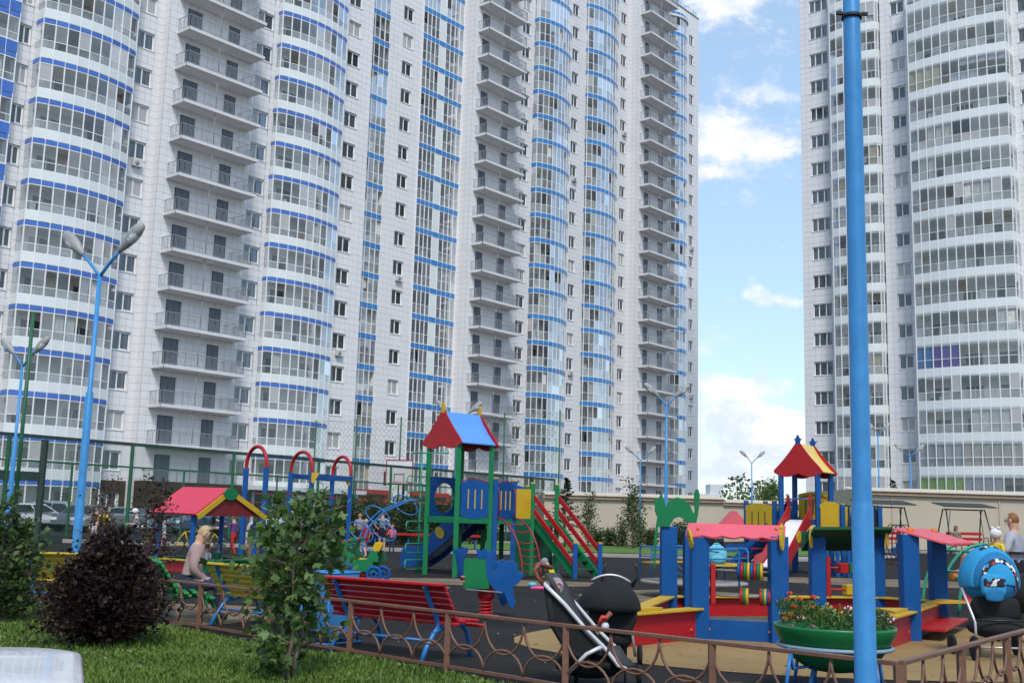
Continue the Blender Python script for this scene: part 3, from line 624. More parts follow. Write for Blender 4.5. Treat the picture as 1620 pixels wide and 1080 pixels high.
# tan rubber patches
m_tan = mat('tan_rubber', (.27, .175, .07), .9, var=.22, scale=.7, bump=.4, bscale=70, dirt=.45)
m_tan2 = mat('worn_tan_rubber', (.15, .115, .075), .9, var=.45, scale=.9, bump=.4, bscale=70, dirt=.7)
def blob(name, c, rx, ry, rot, h, m_, label, n=40, wob=.12, seed=1):
    r = random.Random(seed); ph = [r.uniform(0, 6) for _ in range(4)]; pts = []
    for i in range(n):
        a = 2*math.pi*i/n; k = 1+wob*(math.sin(2*a+ph[0])*.5+math.sin(3*a+ph[1])*.4+math.sin(7*a+ph[2])*.15); x, y = rx*k*math.cos(a), ry*k*math.sin(a); pts.append((c[0]+x*math.cos(rot)-y*math.sin(rot), c[1]+x*math.sin(rot)+y*math.cos(rot), 0))
    return sheet(name, pts, h, m_, label)
blob('rubber_patch', (4.05, 13.6), 3.75, 3.15, .2, .006, m_tan, 'ochre rubber safety surface around the sandbox', wob=.08)
blob('rubber_patch', (3.6, 21.4), 2.1, 2.2, 0, .006, m_tan2, 'worn tan ring of surface around the roundabout', seed=3)
blob('rubber_patch', (-.3, 24.6), 2.6, 1.3, .1, .006, m_tan2, 'worn tan surface in front of the green climbing tower', seed=4)
blob('rubber_patch', (-2.9, 22.6), 1.9, 1.5, .1, .008, m_tan2, 'worn tan surface under the green scooter rocker', seed=5)
blob('rubber_patch', (-4.6, 15.2), 1.8, 1.5, .1, .006, m_tan2, 'pale worn surface beside the park benches', seed=6)
blob('rubber_patch', (9.6, 29.5), 3.2, 2.2, .1, .006, m_tan2, 'worn tan surface at the foot of the white slide', seed=8)
# far path, kerb and grass strip
m_path = mat('pale_concrete_path', (.30, .27, .245), .85, var=.15, scale=.6, dirt=.25); m_lawn2 = mat('far_lawn', (.075, .16, .025), .95, var=.3, scale=.5, bump=.6, bscale=30)
strip('path', ((-30, 43.2, 0), (16, 45.2, 0)), ((-30, 46.4, 0), (16, 48.4, 0)), .05, m_path, 'pale concrete path along the far edge of the playground')
strip('verge', ((-2, 48.7, 0), (15.5, 48.7, 0)), ((-3, 63, 0), (15.5, 63, 0)), .06, m_lawn2, 'green grass verge in front of the beige wall')
def kerb(a, b, label):
    o = MB().beam(Vector(a)+Z*.06, Vector(b)+Z*.06, .12, .16).build('kerb', m_path, bevel=.015); tag(o, label, None, kind='structure')
kerb((-30, 43.1, 0), (16, 45.1, 0), 'pale kerb between rubber surface and far path'); kerb((-2, 63.1, 0), (15.5, 63.1, 0), 'pale kerb behind the green verge')
kerb((17, 51.6, .32), (45, 56, .34), 'pale kerb below the right garage wall')
# ---------------------------------------------------------------- beige garage walls with tiled coping
m_beige = mat('beige_render', (.47, .405, .31), .85, var=.06, scale=.35, bump=.15, bscale=30, dirt=.06); m_cop = mat('cream_metal_tile', (.62, .55, .45), .5, var=.08); m_fas = mat('tan_fascia', (.36, .25, .17), .6)
def garage(name, a, b, h, label, base=0., depth=6.):
    a, b = Vector(a), Vector(b); d = (b-a).normalized(); n_ = Vector((-d.y, d.x, 0)); ang = math.atan2(d.y, d.x); ln = (b-a).length
    t = thing(name, label, 'wall', (a.x, a.y, base), ang)
    MB().box(0, ln, 0, depth, -.5, h).build('wall', m_beige, t, world=False)
    k = MB().box(-.1, ln+.1, -.18, -.02, h-.28, h-.1, 0).build('fascia', m_fas, t, world=False)
    r = MB(); n = int(ln/.2)
    for i in range(n):                                       # ribbed tile roofing
        x = i*ln/n; w_ = ln/n; r.add([(x, -.28, h-.08), (x+w_*.35, -.28, h-.02), (x+w_*.7, -.28, h-.02), (x+w_, -.28, h-.08), (x, 1.6, h+.12), (x+w_*.35, 1.6, h+.18), (x+w_*.7, 1.6, h+.18), (x+w_, 1.6, h+.12)], [(0, 1, 5, 4), (1, 2, 6, 5), (2, 3, 7, 6), (0, 3, 2, 1)])
    r.box(0, ln, -.26, 1.6, h-.1, h-.07).build('roof', m_cop, t, world=False)
    p = MB()
    for i in range(int(ln/6)): p.box(2+6*i, 2.06+6*i, -.06, -.003, 0, h-.3)
    p.build('downpipe', m_beige, t, world=False)
    return t
garage('garage_wall', (2.2, 67.8, 0), (13.0, 68.2, 0), 2.95, 'long beige rendered wall with tiled eaves behind the small spruce')
garage('garage_wall', (12.9, 79, 0), (24, 80, 0), 3.0, 'farther low beige wall section left of the yellow panelled play tower')
garage('garage_wall', (18.6, 60.5, 0), (52, 63.5, 0), 3.15, 'beige rendered wall with ribbed tile eaves behind the swing benches', .3)
# ---------------------------------------------------------------- low brown ring fence
m_brn = mat('brown_painted_steel', (.17, .085, .055), .42, var=.18, scale=9, bump=.1, bscale=200, dirt=.15)
def ring_fence(name, pts, label, hgt=.53, pw=.05, seg=12, thin=.011, panels=None):
    t = thing(name, label, 'fence', pts[0])
    for i, p in enumerate(pts): MB().box(p[0]-pw/2, p[0]+pw/2, p[1]-pw/2, p[1]+pw/2, gz(p[0], p[1])-.1, gz(p[0], p[1])+hgt-.012).build('post', m_brn, t)
    for a, b in zip(pts[:-1], pts[1:]):
        a, b = Vector(a), Vector(b); a.z = gz(a.x, a.y); b.z = gz(b.x, b.y); d = b-a
        MB().beam(a+Z*hgt, b+Z*hgt, .05, .028).build('top_rail', m_brn, t, bevel=.004); MB().beam(a+Z*.07, b+Z*.07, .03, .025).build('bottom_rail', m_brn, t)
        n = panels or 3; e = d/n; rr_ = d.length/n/2; mid = hgt*.5
        for k in range(n):
            c = a+e*(k+.5); u = d.normalized()
            top = [c+u*(rr_*math.cos(q))+Z*(hgt-.02-(hgt*.52)*math.sin(q)) for q in [math.pi*j/seg for j in range(seg+1)]]
            bot = [c+u*(rr_*math.cos(q))+Z*(.08+(hgt*.36)*math.sin(q)) for q in [math.pi*j/seg for j in range(seg+1)]]
            MB().tube(top, thin, 6).build('arc', m_brn, t); MB().tube(bot, thin, 6).build('arc', m_brn, t)
    return t
nf = 12; pf = [FC-fd*(1.383*k) for k in range(nf)][::-1]
ring_fence('low_fence', pf, 'brown steel ring pattern fence along the lawn in front of the red bench')
fe = (FE-FC).normalized(); ring_fence('low_fence', [FC+fe*(.06+1.32*k) for k in range(5)], 'brown steel ring pattern fence running back past the blue pushchair')
far_f = [(24+2.4*k, 57.2+.24*k, 0) for k in range(8)]
ring_fence('low_fence', far_f, 'thin brown ring fence at the foot of the right beige wall', .6, .06, 8, .018, 3)
# ---------------------------------------------------------------- green sports court fence
m_grn = mat('dark_green_steel', (.018, .10, .05), .45, var=.2, scale=2, dirt=.1); m_gdk = mat('court_board', (.025, .05, .04), .7, var=.3, scale=1)
CA = Vector((-21.5, 37.0, 0)); CB = Vector((3.0, 73.0, 0)); cd = (CB-CA).normalized(); cl = (CB-CA).length; HF = 3.95
cf = thing('court_fence', 'tall green chain link fence around the sports court on the left', 'fence', CA)
for i in range(9):
    p = CA+cd*(cl*i/8); MB().box(p.x-.06, p.x+.06, p.y-.06, p.y+.06, 0, HF).build('post', m_grn, cf)
    if i < 8:
        q = CA+cd*(cl*(i+.5)/8); MB().box(q.x-.035, q.x+.035, q.y-.035, q.y+.035, 0, 3.02).build('thin_post', m_grn, cf)
MB().beam(CA+Z*HF, CB+Z*HF, .09, .13).build('top_rail', m_gdk, cf); MB().beam(CA+Z*3.02, CB+Z*3.02, .05, .07).build('middle_rail', m_grn, cf)
for i in range(8):
    a, b = CA+cd*(cl*i/8+.07), CA+cd*(cl*(i+1)/8-.07); MB().beam(a+Z*.14, b+Z*.14, .04, .26).build('board', m_gdk, cf)
wr = MB(); u = cd; sp = .12; hh = 2.85
def wires(b, a, u, ln, z0, z1, sp, th):
    n = int((ln+(z1-z0))/sp); hgt_ = z1-z0
    for sgn in (1, -1):
        for i in range(n):
            s0 = i*sp-hgt_; e0, e1 = s0, s0+hgt_
            ta, tb = max(0, -e0/hgt_) if e0 < 0 else 0, 1 if e1 <= ln else (ln-e0)/hgt_
            if tb <= ta: continue
            pa, pb = e0+hgt_*ta, e0+hgt_*tb; za, zb = (z0+hgt_*ta, z0+hgt_*tb) if sgn > 0 else (z1-hgt_*ta, z1-hgt_*tb)
            A, B = a+u*pa+Z*za, a+u*pb+Z*zb; n_ = u.cross(Z)*(th*.5); w_ = (B-A).normalized().cross(u.cross(Z))*(th*.5)
            b.add([A-w_, A+w_, B+w_, B-w_, A-w_+n_*2, A+w_+n_*2, B+w_+n_*2, B-w_+n_*2], [(0, 1, 2, 3), (4, 7, 6, 5), (1, 5, 6, 2), (0, 3, 7, 4)])
wires(wr, CA, cd, cl, .3, HF, .13, .006); o = wr.build('chain_link', m_grn, cf, kind='stuff')
# gate frame near the left
gp = [P(60, 700, 40.8), P(113, 706, 43.0)]
gt = MB(); a, b = CA+cd*4.3, CA+cd*6.9
for q in (a, b): gt.box(q.x-.1, q.x+.1, q.y-.1, q.y+.1, 0, HF-.1)
gt.beam(a+Z*2.45, b+Z*2.45, .1, .35); gt.build('gate_frame', m_gdk, cf)
# end net with tall posts
NA, NB = CB.copy(), gx(470, 86.5)
nn_ = thing('ball_net', 'row of tall thin green posts carrying a ball net at the end of the court', 'net', NA)
for (x, Y) in ((882, 72.9), (793, 75.6), (716, 78.3), (627, 81.2), (556, 83.6), (491, 86.0)):
    p = gx(x, Y); MB().tube([p, p+Z*8.45], .06, 6).build('post', m_grn, nn_)
wr = MB(); u2 = (NB-NA).normalized(); wires(wr, NA, u2, (NB-NA).length, 3.0, 8.3, .45, .008); wr.beam(NA+Z*8.3, NB+Z*8.3, .012, .012); wr.build('netting', m_grn, nn_, kind='stuff')
p = gx(15, 26.8); MB().tube([p, p+Z*6.0], [.055, .045], 8).build('green_post', m_grn); o = bpy.data.objects['green_post']; tag(o, 'single tall green steel post at the far left edge', 'post')
# basketball stand
m_wht = mat('white_board', (.62, .62, .62), .5); m_rdp = mat('red_paint_line', (.40, .02, .02), .5)
bb0 = gx(632, 62); bs = thing('basketball_stand', 'white basketball backboard with red edge lines above the court fence', 'backboard', bb0)
c = P(632, 746, 62); w_, h_ = 45/FPX*62/2, 38/FPX*62/2; ux = Vector((.97, -.25, 0))
b = MB(); b.prism([(-w_, -h_), (w_, -h_), (w_, h_), (-w_, h_)], c, ux, Z, ux.cross(Z), .05); b.build('backboard', m_wht, bs)
b = MB(); yo = ux.cross(Z)*.04
for (x0, x1, z0, z1) in ((-w_, w_, h_-.05, h_), (-w_, w_, -h_, -h_+.05), (-w_, -w_+.05, -h_, h_), (w_-.05, w_, -h_, h_), (-.3, -.26, -h_, -.1), (.26, .3, -h_, -.1), (-.3, .3, -.14, -.1)):
    b.prism([(x0, z0), (x1, z0), (x1, z1), (x0, z1)], c+yo, ux, Z, yo.normalized(), .012)
b.build('board_line', m_rdp, bs); MB().tube(arc(c+yo*8-Z*(h_-.1), .225, 0, 6.283, 16, ux, yo.normalized()), .012, 6).build('hoop', m_rdp, bs)
MB().tube([Vector((bb0.x, bb0.y+1.0, 0)), Vector((bb0.x, bb0.y+1.0, c.z-.2)), c-yo], .07, 8).build('pole', m_grn, bs)
# ---------------------------------------------------------------- street lamps
m_pole = mat('sky_blue_pole_paint', (.042, .235, .52), .36, var=.12, scale=7, bump=.08, bscale=120, dirt=.22); m_head = mat('lamp_housing', (.30, .30, .29), .4, var=.15, scale=8); m_cap = mat('lamp_glass', (.62, .63, .64), .15); m_blk = mat('black_band', (.015, .015, .015), .5)
def lamp(base, label, hf, spread=(.55, .62), rot=0., r0=.062, r1=.034, heads=True, taper_z=1.45, arm=.75, tilt=0.):
    t = thing('street_lamp', label, 'lamp', base, rot, 'blue twin headed street lamps')
    MB().lathe([(r0*1.9, 0), (r0*1.9, .02), (r0*1.1, .03), (r0, .06), (r0, taper_z), (r0*.93, taper_z+.012), (r0*.9, taper_z+.03), (r0*.86, hf*.62), (r1*1.15, hf*.62+.03), (r1, hf)], 20).build('pole', m_pole, t, world=False)
    for sg, sp in zip((-1, 1), spread):
        tip = Vector((sg*sp, 0, hf+arm*.62)); MB().tube([(0, 0, hf-.05), (sg*sp*.25, 0, hf+arm*.12), (sg*sp*.62, 0, hf+arm*.38), tip], r1*.8, 8).build('arm', m_pole, t, world=False)
        if heads:
            d = Vector((sg*.62, 0, .55)).normalized(); h = MB(); e = tip+d*.02
            Mx = d.to_track_quat('Z', 'X').to_matrix()
            h.lathe([(.035, -.06), (.05, 0), (.085, .12), (.11, .28), (.105, .42), (.07, .54), (.0, .58)], 12, e, 0, Mx @ Matrix.Diagonal((1, .8, 1)))
            ho = h.build('lamp_head', m_head, t, world=False)
            lo = d.cross(Vector((0, 1, 0)))*(sg)
            g_ = MB(); g_.sphere(e+d*.33-Z*.035, (.085, .085, .2), 12, 8, 0, Mx); g_.build('lens', m_cap, ho, world=False)
    return t
lamp(gx(114, 17.6), 'blue twin lamp post behind the purple bush on the left', 5.05, (.42, .40), R(-26), .068, arm=.58)
lamp(gx(6, 28.5), 'blue twin lamp post at the far left edge of the photo', 4.9, (.32, .32), R(-20), .068, arm=.5)
lamp(gx(717, 43), 'blue twin lamp post behind the blue tower roof', 5.0, (.4, .45), arm=.6)
lamp(gx(1053, 36), 'blue twin lamp post rising behind the green cat figure', 5.1, (.28, .3), arm=.5)
lamp(gx(1012, 66), 'small distant twin lamp in front of the far balconies', 5.0, (.45, .45), arm=.6)
lamp(gx(1190, 72), 'thin twin lamp standing against the open sky', 5.1, (.3, .4), arm=.6)
lamp(gx(1393, 66), 'blue twin lamp behind the garage wall just right of the near blue pole', 6.5, (.15, .3), arm=.5)
lamp(gx(1444, 66), 'small twin lamp in front of the tower windows above the garage wall', 5.3, (.45, .4), arm=.5)
nb = gx(1373, 6.5); nl = lamp(nb, 'thick sky blue lamp pole close to the camera crossing the whole picture', 6.6, (.6, .6), 0, .0615, .045, True, HC+6.5*(838-804)/1751)
bz = P(1348, 28, 6.5).z
b = MB(); b.lathe([(.058, bz-.012), (.061, bz-.012), (.061, bz+.012), (.058, bz+.012)], 20).obb((.075, -.01, bz+.02), (.02, 0, 0), (0, .012, 0), (0, 0, .008)).obb((-.075, -.01, bz+.02), (.02, 0, 0), (0, .012, 0), (0, 0, .008)).build('strap', m_blk, nl, world=False)
# ---------------------------------------------------------------- cars
def car(label, loc, rz, paint, kind='sedan', group='cars parked between the court and the building'):
    """length along x (front +x)"""
    t = thing('parked_car', label, 'car', loc, rz, group)
    if kind == 'sedan': prof = [(-2.2, .35), (-2.22, .75), (-2.1, 1.0), (-1.35, 1.06), (-.75, 1.42), (.35, 1.45), (1.05, 1.02), (1.9, .9), (2.15, .72), (2.18, .35)]
    elif kind == 'suv': prof = [(-2.2, .45), (-2.25, .95), (-2.15, 1.15), (-1.9, 1.62), (-1.2, 1.72), (.3, 1.7), (1.0, 1.18), (1.95, 1.05), (2.2, .85), (2.22, .45)]
    else: prof = [(-1.95, .38), (-2.0, .8), (-1.93, 1.0), (-1.6, 1.45), (-.9, 1.5), (.3, 1.48), (1.0, 1.02), (1.75, .9), (1.95, .72), (1.98, .38)]
    W = .86; b = MB(); n = len(prof)
    def inset(z): return W-(.02 if z < 1.0 else min(.26, (z-1.0)*.52)) if z > .5 else W-.05
    b.add([(x, -inset(z), z) for x, z in prof]+[(x, inset(z), z) for x, z in prof], [list(range(n)), list(range(2*n-1, n-1, -1))]+[(i, i+n, (i+1) % n+n, (i+1) % n) for i in range(n)])
    body = b.build('body', paint, t, world=False, bevel=.05)
    gsh = mat('car_glass', (.02, .024, .028), .06, var=.2); i0 = 3; 
    gb = MB(); zb, zt_ = prof[3][1]+.02 if kind == 'sedan' else 1.06, max(z for _, z in prof)-.07
    rp = [(x, z) for x, z in prof if z > 1.02]
    roofx = [x for x, z in prof if z > zt_-.02]; xr0, xr1 = min(roofx), max(roofx); xb0, xb1 = (prof[3][0] if kind == 'sedan' else prof[2][0])+.05, [x for x, z in prof if abs(z-1.02) < .2 and x > .6][0]-.05
    for sg in (-1, 1):
        y0, y1 = sg*(inset(zb)+.008), sg*(inset(zt_)+.008)
        for (f0, f1) in ((.04, .48), (.53, .96)):
            xa, xc = xb0+(xb1-xb0)*f0, xb0+(xb1-xb0)*f1; ta, tc_ = xr0+(xr1-xr0)*f0, xr0+(xr1-xr0)*f1; gb.quad((xa, y0, zb), (xc, y0, zb), (tc_, y1, zt_), (ta, y1, zt_))
    iy0, iy1 = inset(zb)-.1, inset(zt_)-.08
    gb.quad((xb1+.0, -iy0, zb), (xb1+.0, iy0, zb), (xr1+.045, iy1, zt_+.02), (xr1+.045, -iy1, zt_+.02)); gb.quad((xb0-.03, -iy0, zb), (xb0-.03, iy0, zb), (xr0-.04, iy1, zt_+.02), (xr0-.04, -iy1, zt_+.02))
    gb.build('window', gsh, t, world=False)
    xw = 1.32 if kind != 'hatch' else 1.2
    for x in (-xw, xw):
        for sg in (-1, 1):
            wmx = Matrix.Rotation(R(90), 3, 'X'); wh = MB(); wh.lathe([(.2, -.1), (.31, -.1), (.325, -.06), (.325, .06), (.31, .1), (.2, .1)], 18, (x, sg*.78, .325), 0, wmx).build('wheel', mat('tyre', (.018, .018, .018), .85), t, world=False)
            MB().lathe([(.02, -.11), (.19, -.105), (.2, -.08), (.2, .08), (.19, .105), (.02, .11)], 12, (x, sg*.785, .325), 0, wmx).build('rim', mat('alloy', (.42, .42, .43), .35, .8), t.children[-1], world=False)
    fx, bx = prof[-2][0], prof[1][0]
    for sg in (-1, 1):
        MB().obb((fx-.02, sg*.62, .72), (.06, 0, 0), (0, .17, 0), (0, 0, .08)).build('headlight', mat('headlight', (.7, .72, .74), .1), t, world=False, bevel=.02)
        MB().obb((bx+.04, sg*.66, .92), (.06, 0, 0), (0, .12, 0), (0, 0, .14)).build('tail_light', mat('tail_light', (.35, .01, .012), .2), t, world=False, bevel=.02)
        MB().obb((xb1-.25, sg*.95, 1.02), (.07, 0, 0), (0, .09, 0), (0, 0, .06)).build('mirror', paint, t, world=False, bevel=.02)
    MB().box(bx-.025, bx+.02, -.26, .26, .55, .67).build('number_plate', mat('plate', (.6, .6, .6), .5), t, world=False)
    return t
p_wh = mat('car_white', (.55, .55, .56), .25, coat=.6, var=.03); p_si = mat('car_silver', (.30, .31, .33), .3, .5, coat=.6, var=.03); p_gy = mat('car_grey', (.085, .09, .10), .3, .4, coat=.6, var=.03); p_bk = mat('car_black', (.012, .012, .014), .2, coat=.8, var=.03); p_bl = mat('car_blue', (.10, .14, .22), .3, .4, coat=.6)
car('white hatchback seen from behind at the left behind the court fence', gx(52, 66), A1+R(4), p_wh, 'hatch')
car('silver sedan beside the white hatchback behind the lamp post', gx(100, 70), A1-R(60), p_si, 'suv')
car('dark grey car parked behind the left lamp post', gx(130, 64), A1-R(150), p_gy, 'hatch')
car('pale silver car behind the boy in the yellow shirt', gx(180, 63), A1+R(175), p_si, 'sedan')
car('black car parked behind the purple bush', gx(240, 68), A1+R(185), p_bk, 'sedan')
car('silver blue car behind the red roofed pavilion', gx(325, 63), A1+R(178), p_bl, 'sedan')
car('white car glimpsed behind the arched climbing frame', gx(462, 80), A1+R(180), p_wh, 'hatch')
# ---------------------------------------------------------------- near white car, boot corner in the lower left
wc = thing('parked_car', 'white car whose rounded rear corner fills the lower left of the photo', 'car', (-2.52, 5.06, -.315), R(21)); wc.scale = (1, .84, 1)
m_cw = mat('near_car_white', (.66, .66, .68), .28, coat=.5, var=.04, scale=3)
def rr(w0, w1, d0, d1, r, n=8):
    out = []
    for (cx, cy, a0, r) in ((w1-r, d1-r, 0, r), (w0+r, d1-r, 90, r), (w0+r*.3, d0+r*.3, 180, r*.3), (w1-r*.3, d0+r*.3, 270, r*.3)):
        for i in range(n+1):
            a = R(a0+90*i/n); out.append((cx+r*math.cos(a), cy+r*math.sin(a)))
    return out
def loft(b, secs, m=0):
    n = len(secs[0][1]); vs = [(x, y, z) for z, ps in secs for x, y in ps]
    b.add(vs, [(k*n+i, k*n+(i+1) % n, (k+1)*n+(i+1) % n, (k+1)*n+i) for k in range(len(secs)-1) for i in range(n)]+[list(range((len(secs)-1)*n, len(secs)*n))], m, True)
bd = MB(); loft(bd, [(.3, rr(-3.6, .6, -.82, .84, .3)), (.62, rr(-3.65, .66, -.86, .88, .34)), (.90, rr(-3.64, .655, -.85, .87, .36))]); bd.build('body', m_cw, wc, world=False)
bd = MB(); loft(bd, [(.912, rr(-3.6, .650, -.848, .868, .36)), (.940, rr(-3.5, .647, -.845, .865, .36)), (.957, rr(-3.4, .635, -.833, .853, .37)), (.966, rr(-3.3, .60, -.79, .81, .38)), (.974, rr(-3.2, .44, -.6, .62, .40)), (.978, rr(-3.0, .3, -.45, .47, .3))]); bd.build('boot_lid', m_cw, wc, world=False)
bd = MB(); loft(bd, [(.97, rr(-3.2, -.75, -.72, .74, .3)), (1.40, rr(-2.6, -1.35, -.6, .62, .3)), (1.46, rr(-2.5, -1.5, -.5, .52, .3))]); bd.build('cabin', mat('car_glass', (.02, .024, .028), .06), wc, world=False)
MB().tube(rr(-3.62, .652, -.852, .872, .36) and [(x, y, .906) for x, y in rr(-3.62, .650, -.848, .868, .36)], .0035, 6, closed=True).build('seam', m_blk, wc, world=False)
for x in (-2.7, -.3):
    for y in (-.74, .76): MB().lathe([(.2, -.1), (.31, -.1), (.31, .1), (.2, .1)], 18, (x, y, .31), 0, Matrix.Rotation(R(90), 3, 'X')).build('wheel', mat('tyre', (.018, .018, .018), .85), wc, world=False)
# ---------------------------------------------------------------- far white building between the towers
fb = gx(1125, 420); fbt = thing('distant_building', 'tiny distant white flat block on the horizon between the towers', 'building', fb)
m_far = mat('far_white_wall', (.60, .61, .63), .8)
MB().box(-5, 1.2, -4, 6, 0, 12.2).build('wall', m_far, fbt, world=False); MB().box(-1.0, 3.9, -3.5, 6, 0, 15.8).build('tower_block', m_far, fbt, world=False); MB().box(3.9, 9, -3, 6, 0, 10.5).build('annex', m_far, fbt, world=False)
for i in range(5): MB().box(-4.5+1.8*i, -3.5+1.8*i, -4.05, -3.98, 8, 10).build('window', mat('far_window', (.1, .11, .13), .3), fbt, world=False)
# ================================================================ playground equipment
c_bl = mat('blue_paint', (.005, .075, .265), .45, spec=.2, var=.09, scale=3, bump=.06, bscale=90, dirt=.2)
c_bd = mat('deep_blue_panel', (.004, .05, .19), .5, spec=.2, var=.09, scale=3, dirt=.2)
c_gr = mat('green_paint', (.008, .165, .06), .45, spec=.22, var=.10, scale=3, bump=.06, bscale=90, dirt=.2)
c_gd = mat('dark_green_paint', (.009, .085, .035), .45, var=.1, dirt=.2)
c_rd = mat('red_paint', (.38, .010, .013), .42, var=.09, scale=3, bump=.05, bscale=90, dirt=.15)
c_cr = mat('crimson_roof', (.58, .035, .07), .4, var=.06, scale=2, dirt=.04)
c_pk = mat('faded_pink_roof', (.66, .10, .13), .45, var=.08, scale=2, dirt=.04)
c_ye = mat('yellow_paint', (.52, .33, .012), .45, var=.09, scale=3, dirt=.10)
c_lb = mat('light_blue_roof', (.10, .29, .72), .42, var=.06, scale=2, dirt=.05)
c_ly = mat('pale_yellow_roof', (.72, .52, .13), .42, var=.06, scale=2)
c_wh = mat('white_slide', (.72, .73, .76), .25, var=.03)
c_tb = mat('blue_tube', (.03, .15, .38), .4, var=.08); c_tr = mat('wine_red_tube', (.26, .02, .035), .4, var=.1); c_tg = mat('teal_tube', (.03, .26, .15), .4, var=.1); c_dk = mat('dark_deck', (.04, .035, .03), .8)
c_or = mat('orange_bolt', (.62, .16, .02), .5)
def scallop(w, h, eave, n, dip, steps=6):
    """gable outline: apex (0,h), eaves at +-w, scalloped bottom edge (n lobes)"""
    pts = [(-.06, h)]
    for i in range(1, 7): t = i/6; pts.append((-.06-(w-.06)*t, h*(1-t)+.0-.10*math.sin(math.pi*t)*h*.55))
    pts.append((-w-.015, -.06)); pts.append((-w+.02, -.10))
    lw = (2*w-.04)/n
    for k in range(n):
        for j in range(steps+1):
            t = j/steps; pts.append((-w+.02+lw*(k+t), -.10-dip*math.sin(math.pi*t)))
    pts.append((w+.015, -.06))
    for i in range(5, 0, -1): t = i/6; pts.append((.06+(w-.06)*t, h*(1-t)-.10*math.sin(math.pi*t)*h*.55))
    pts.append((.06, h)); return pts
def bowed(w, h, bulge=.07, ear=.03):
    """panel outline with arched top and bottom, (0,0) = lower middle"""
    pts = []
    for i in range(13): t = i/12; pts.append((-w/2+w*t, -bulge*math.sin(math.pi*t)))
    pts += [(w/2+ear, .03), (w/2+ear, .1), (w/2+ear*.4, .16), (w/2+ear*.4, h-.16), (w/2+ear, h-.1), (w/2+ear, h-.03)]
    for i in range(13): t = i/12; pts.append((w/2-w*t, h+bulge*math.sin(math.pi*t)))
    pts += [(-w/2-ear, h-.03), (-w/2-ear, h-.1), (-w/2-ear*.4, h-.16), (-w/2-ear*.4, .16), (-w/2-ear, .1), (-w/2-ear, .03)]
    return pts
def panel_slots(t, name, o, ex, ey, w, h, m_, ms, slots=3, parent=None):
    b = MB(); b.prism(bowed(w, h), o, ex, Z, ey, .03); p = b.build(name, m_, parent or t, bevel=.006)
    for i in range(slots):
        x = w*((i+1)/(slots+1)-.5)*1.02
        for s_ in (-1, 1): MB().prism([(x-.018, h*.22), (x+.018, h*.22), (x+.018, h*.8), (x-.018, h*.8)], Vector(o)+Vector(ey)*(s_*.0165), ex, Z, ey, .003).build('slot', ms, p)
    return p
def post(t, p, h, m_, cap=True, w=.105, name='post'):
    o = MB().box(p.x-w/2, p.x+w/2, p.y-w/2, p.y+w/2, p.z-.05, p.z+h).build(name, m_, t, bevel=.012)
    if cap: MB().box(p.x-w*.5, p.x+w*.5, p.y-w*.5, p.y+w*.5, p.z+h+.002, p.z+h+.035).build('cap', c_ye, o, bevel=.012)
    return o
# ---------------------------------------------------------------- tower 1
def lathev(d): return d
O1 = Vector((-1.93, 27.26, 0)); u = Vector((.70, -.714, 0)); v = Vector((.714, .70, 0))
T = lambda a, b, z=0.: O1+u*a+v*b+Z*z
t1 = thing('play_tower', 'green and blue climbing tower with red gables and light blue roof', 'play tower', O1)
m1 = 1.07; DK = 1.32
for (a, b) in ((0, 0), (m1, 0), (m1, m1), (0, m1)): post(t1, T(a, b), 3.12, c_gr, False, .12)
for nm, a, b, h, c_ in (('post', m1+.03, m1+.14, 2.3, c_bl), ('post', m1, 1.87, 2.27, c_bl), ('post', m1, 2.52, 2.24, c_gr), ('post', m1, 3.42, 2.24, c_gr), ('post', 0, 2.52, 2.2, c_gr), ('post', 0, 3.42, 2.2, c_gr), ('post', 0, 1.87, 2.25, c_gr)): post(t1, T(a, b), h, c_, True, .12)
MB().obb(T(m1/2, m1/2, DK), u*(m1/2), v*(m1/2), Z*.03).build('deck', c_dk, t1); MB().obb(T(m1/2, (m1+3.42)/2, DK), u*(m1/2), v*((3.42-m1)/2), Z*.03).build('deck', c_dk, t1)
for (a, b, c, d) in ((0, 0, m1, 0), (m1, 0, m1, m1), (0, 0, 0, m1), (m1, m1, m1, 3.42), (0, m1, 0, 3.42)):
    MB().beam(T(a, b, DK-.02), T(c, d, DK-.02), .06, .15).build('deck_beam', c_gr, t1, bevel=.008)
g0 = 3.16
for k, bb in enumerate((-.06, m1+.06)):
    MB().prism(scallop(.70, .72, 0, 2, .09), T(m1/2, bb, g0), u, Z, v, .035).build('gable', c_rd, t1, bevel=.006)
    f = MB(); f.prism([(-.05, -.08), (.05, -.08), (.055, .1), (.04, .16), (0, .185), (-.04, .16), (-.055, .1)], T(m1/2, bb, g0+.74), u, Z, v, .04).build('finial', c_ye, t1, bevel=.01)
for s_ in (-1, 1):
    ap = [(0.02*s_, .70), (.17*s_, .455), (.36*s_, .22), (.54*s_, .03), (.64*s_, -.05)]
    b = MB()
    for (x0, z0), (x1, z1) in zip(ap[:-1], ap[1:]): b.quad(T(m1/2+x0, -.04, g0+z0), T(m1/2+x1, -.04, g0+z1), T(m1/2+x1, m1+.04, g0+z1), T(m1/2+x0, m1+.04, g0+z0)).quad(T(m1/2+x0, -.04, g0+z0-.02), T(m1/2+x0, m1+.04, g0+z0-.02), T(m1/2+x1, m1+.04, g0+z1-.02), T(m1/2+x1, -.04, g0+z1-.02))
    b.build('roof_slope', c_lb, t1)
panel_slots(t1, 'bowed_panel', T(m1+.02, m1/2, DK+.08), v, u, .86, .78, c_bl, c_ye)
panel_slots(t1, 'bowed_panel', T(m1+.02, 1.55, DK+.08), v, u, .6, .78, c_bd, c_ye)
panel_slots(t1, 'bowed_panel', T(0, 2.97, DK+.12), v, u, .8, .72, c_bl, c_wh, 2)
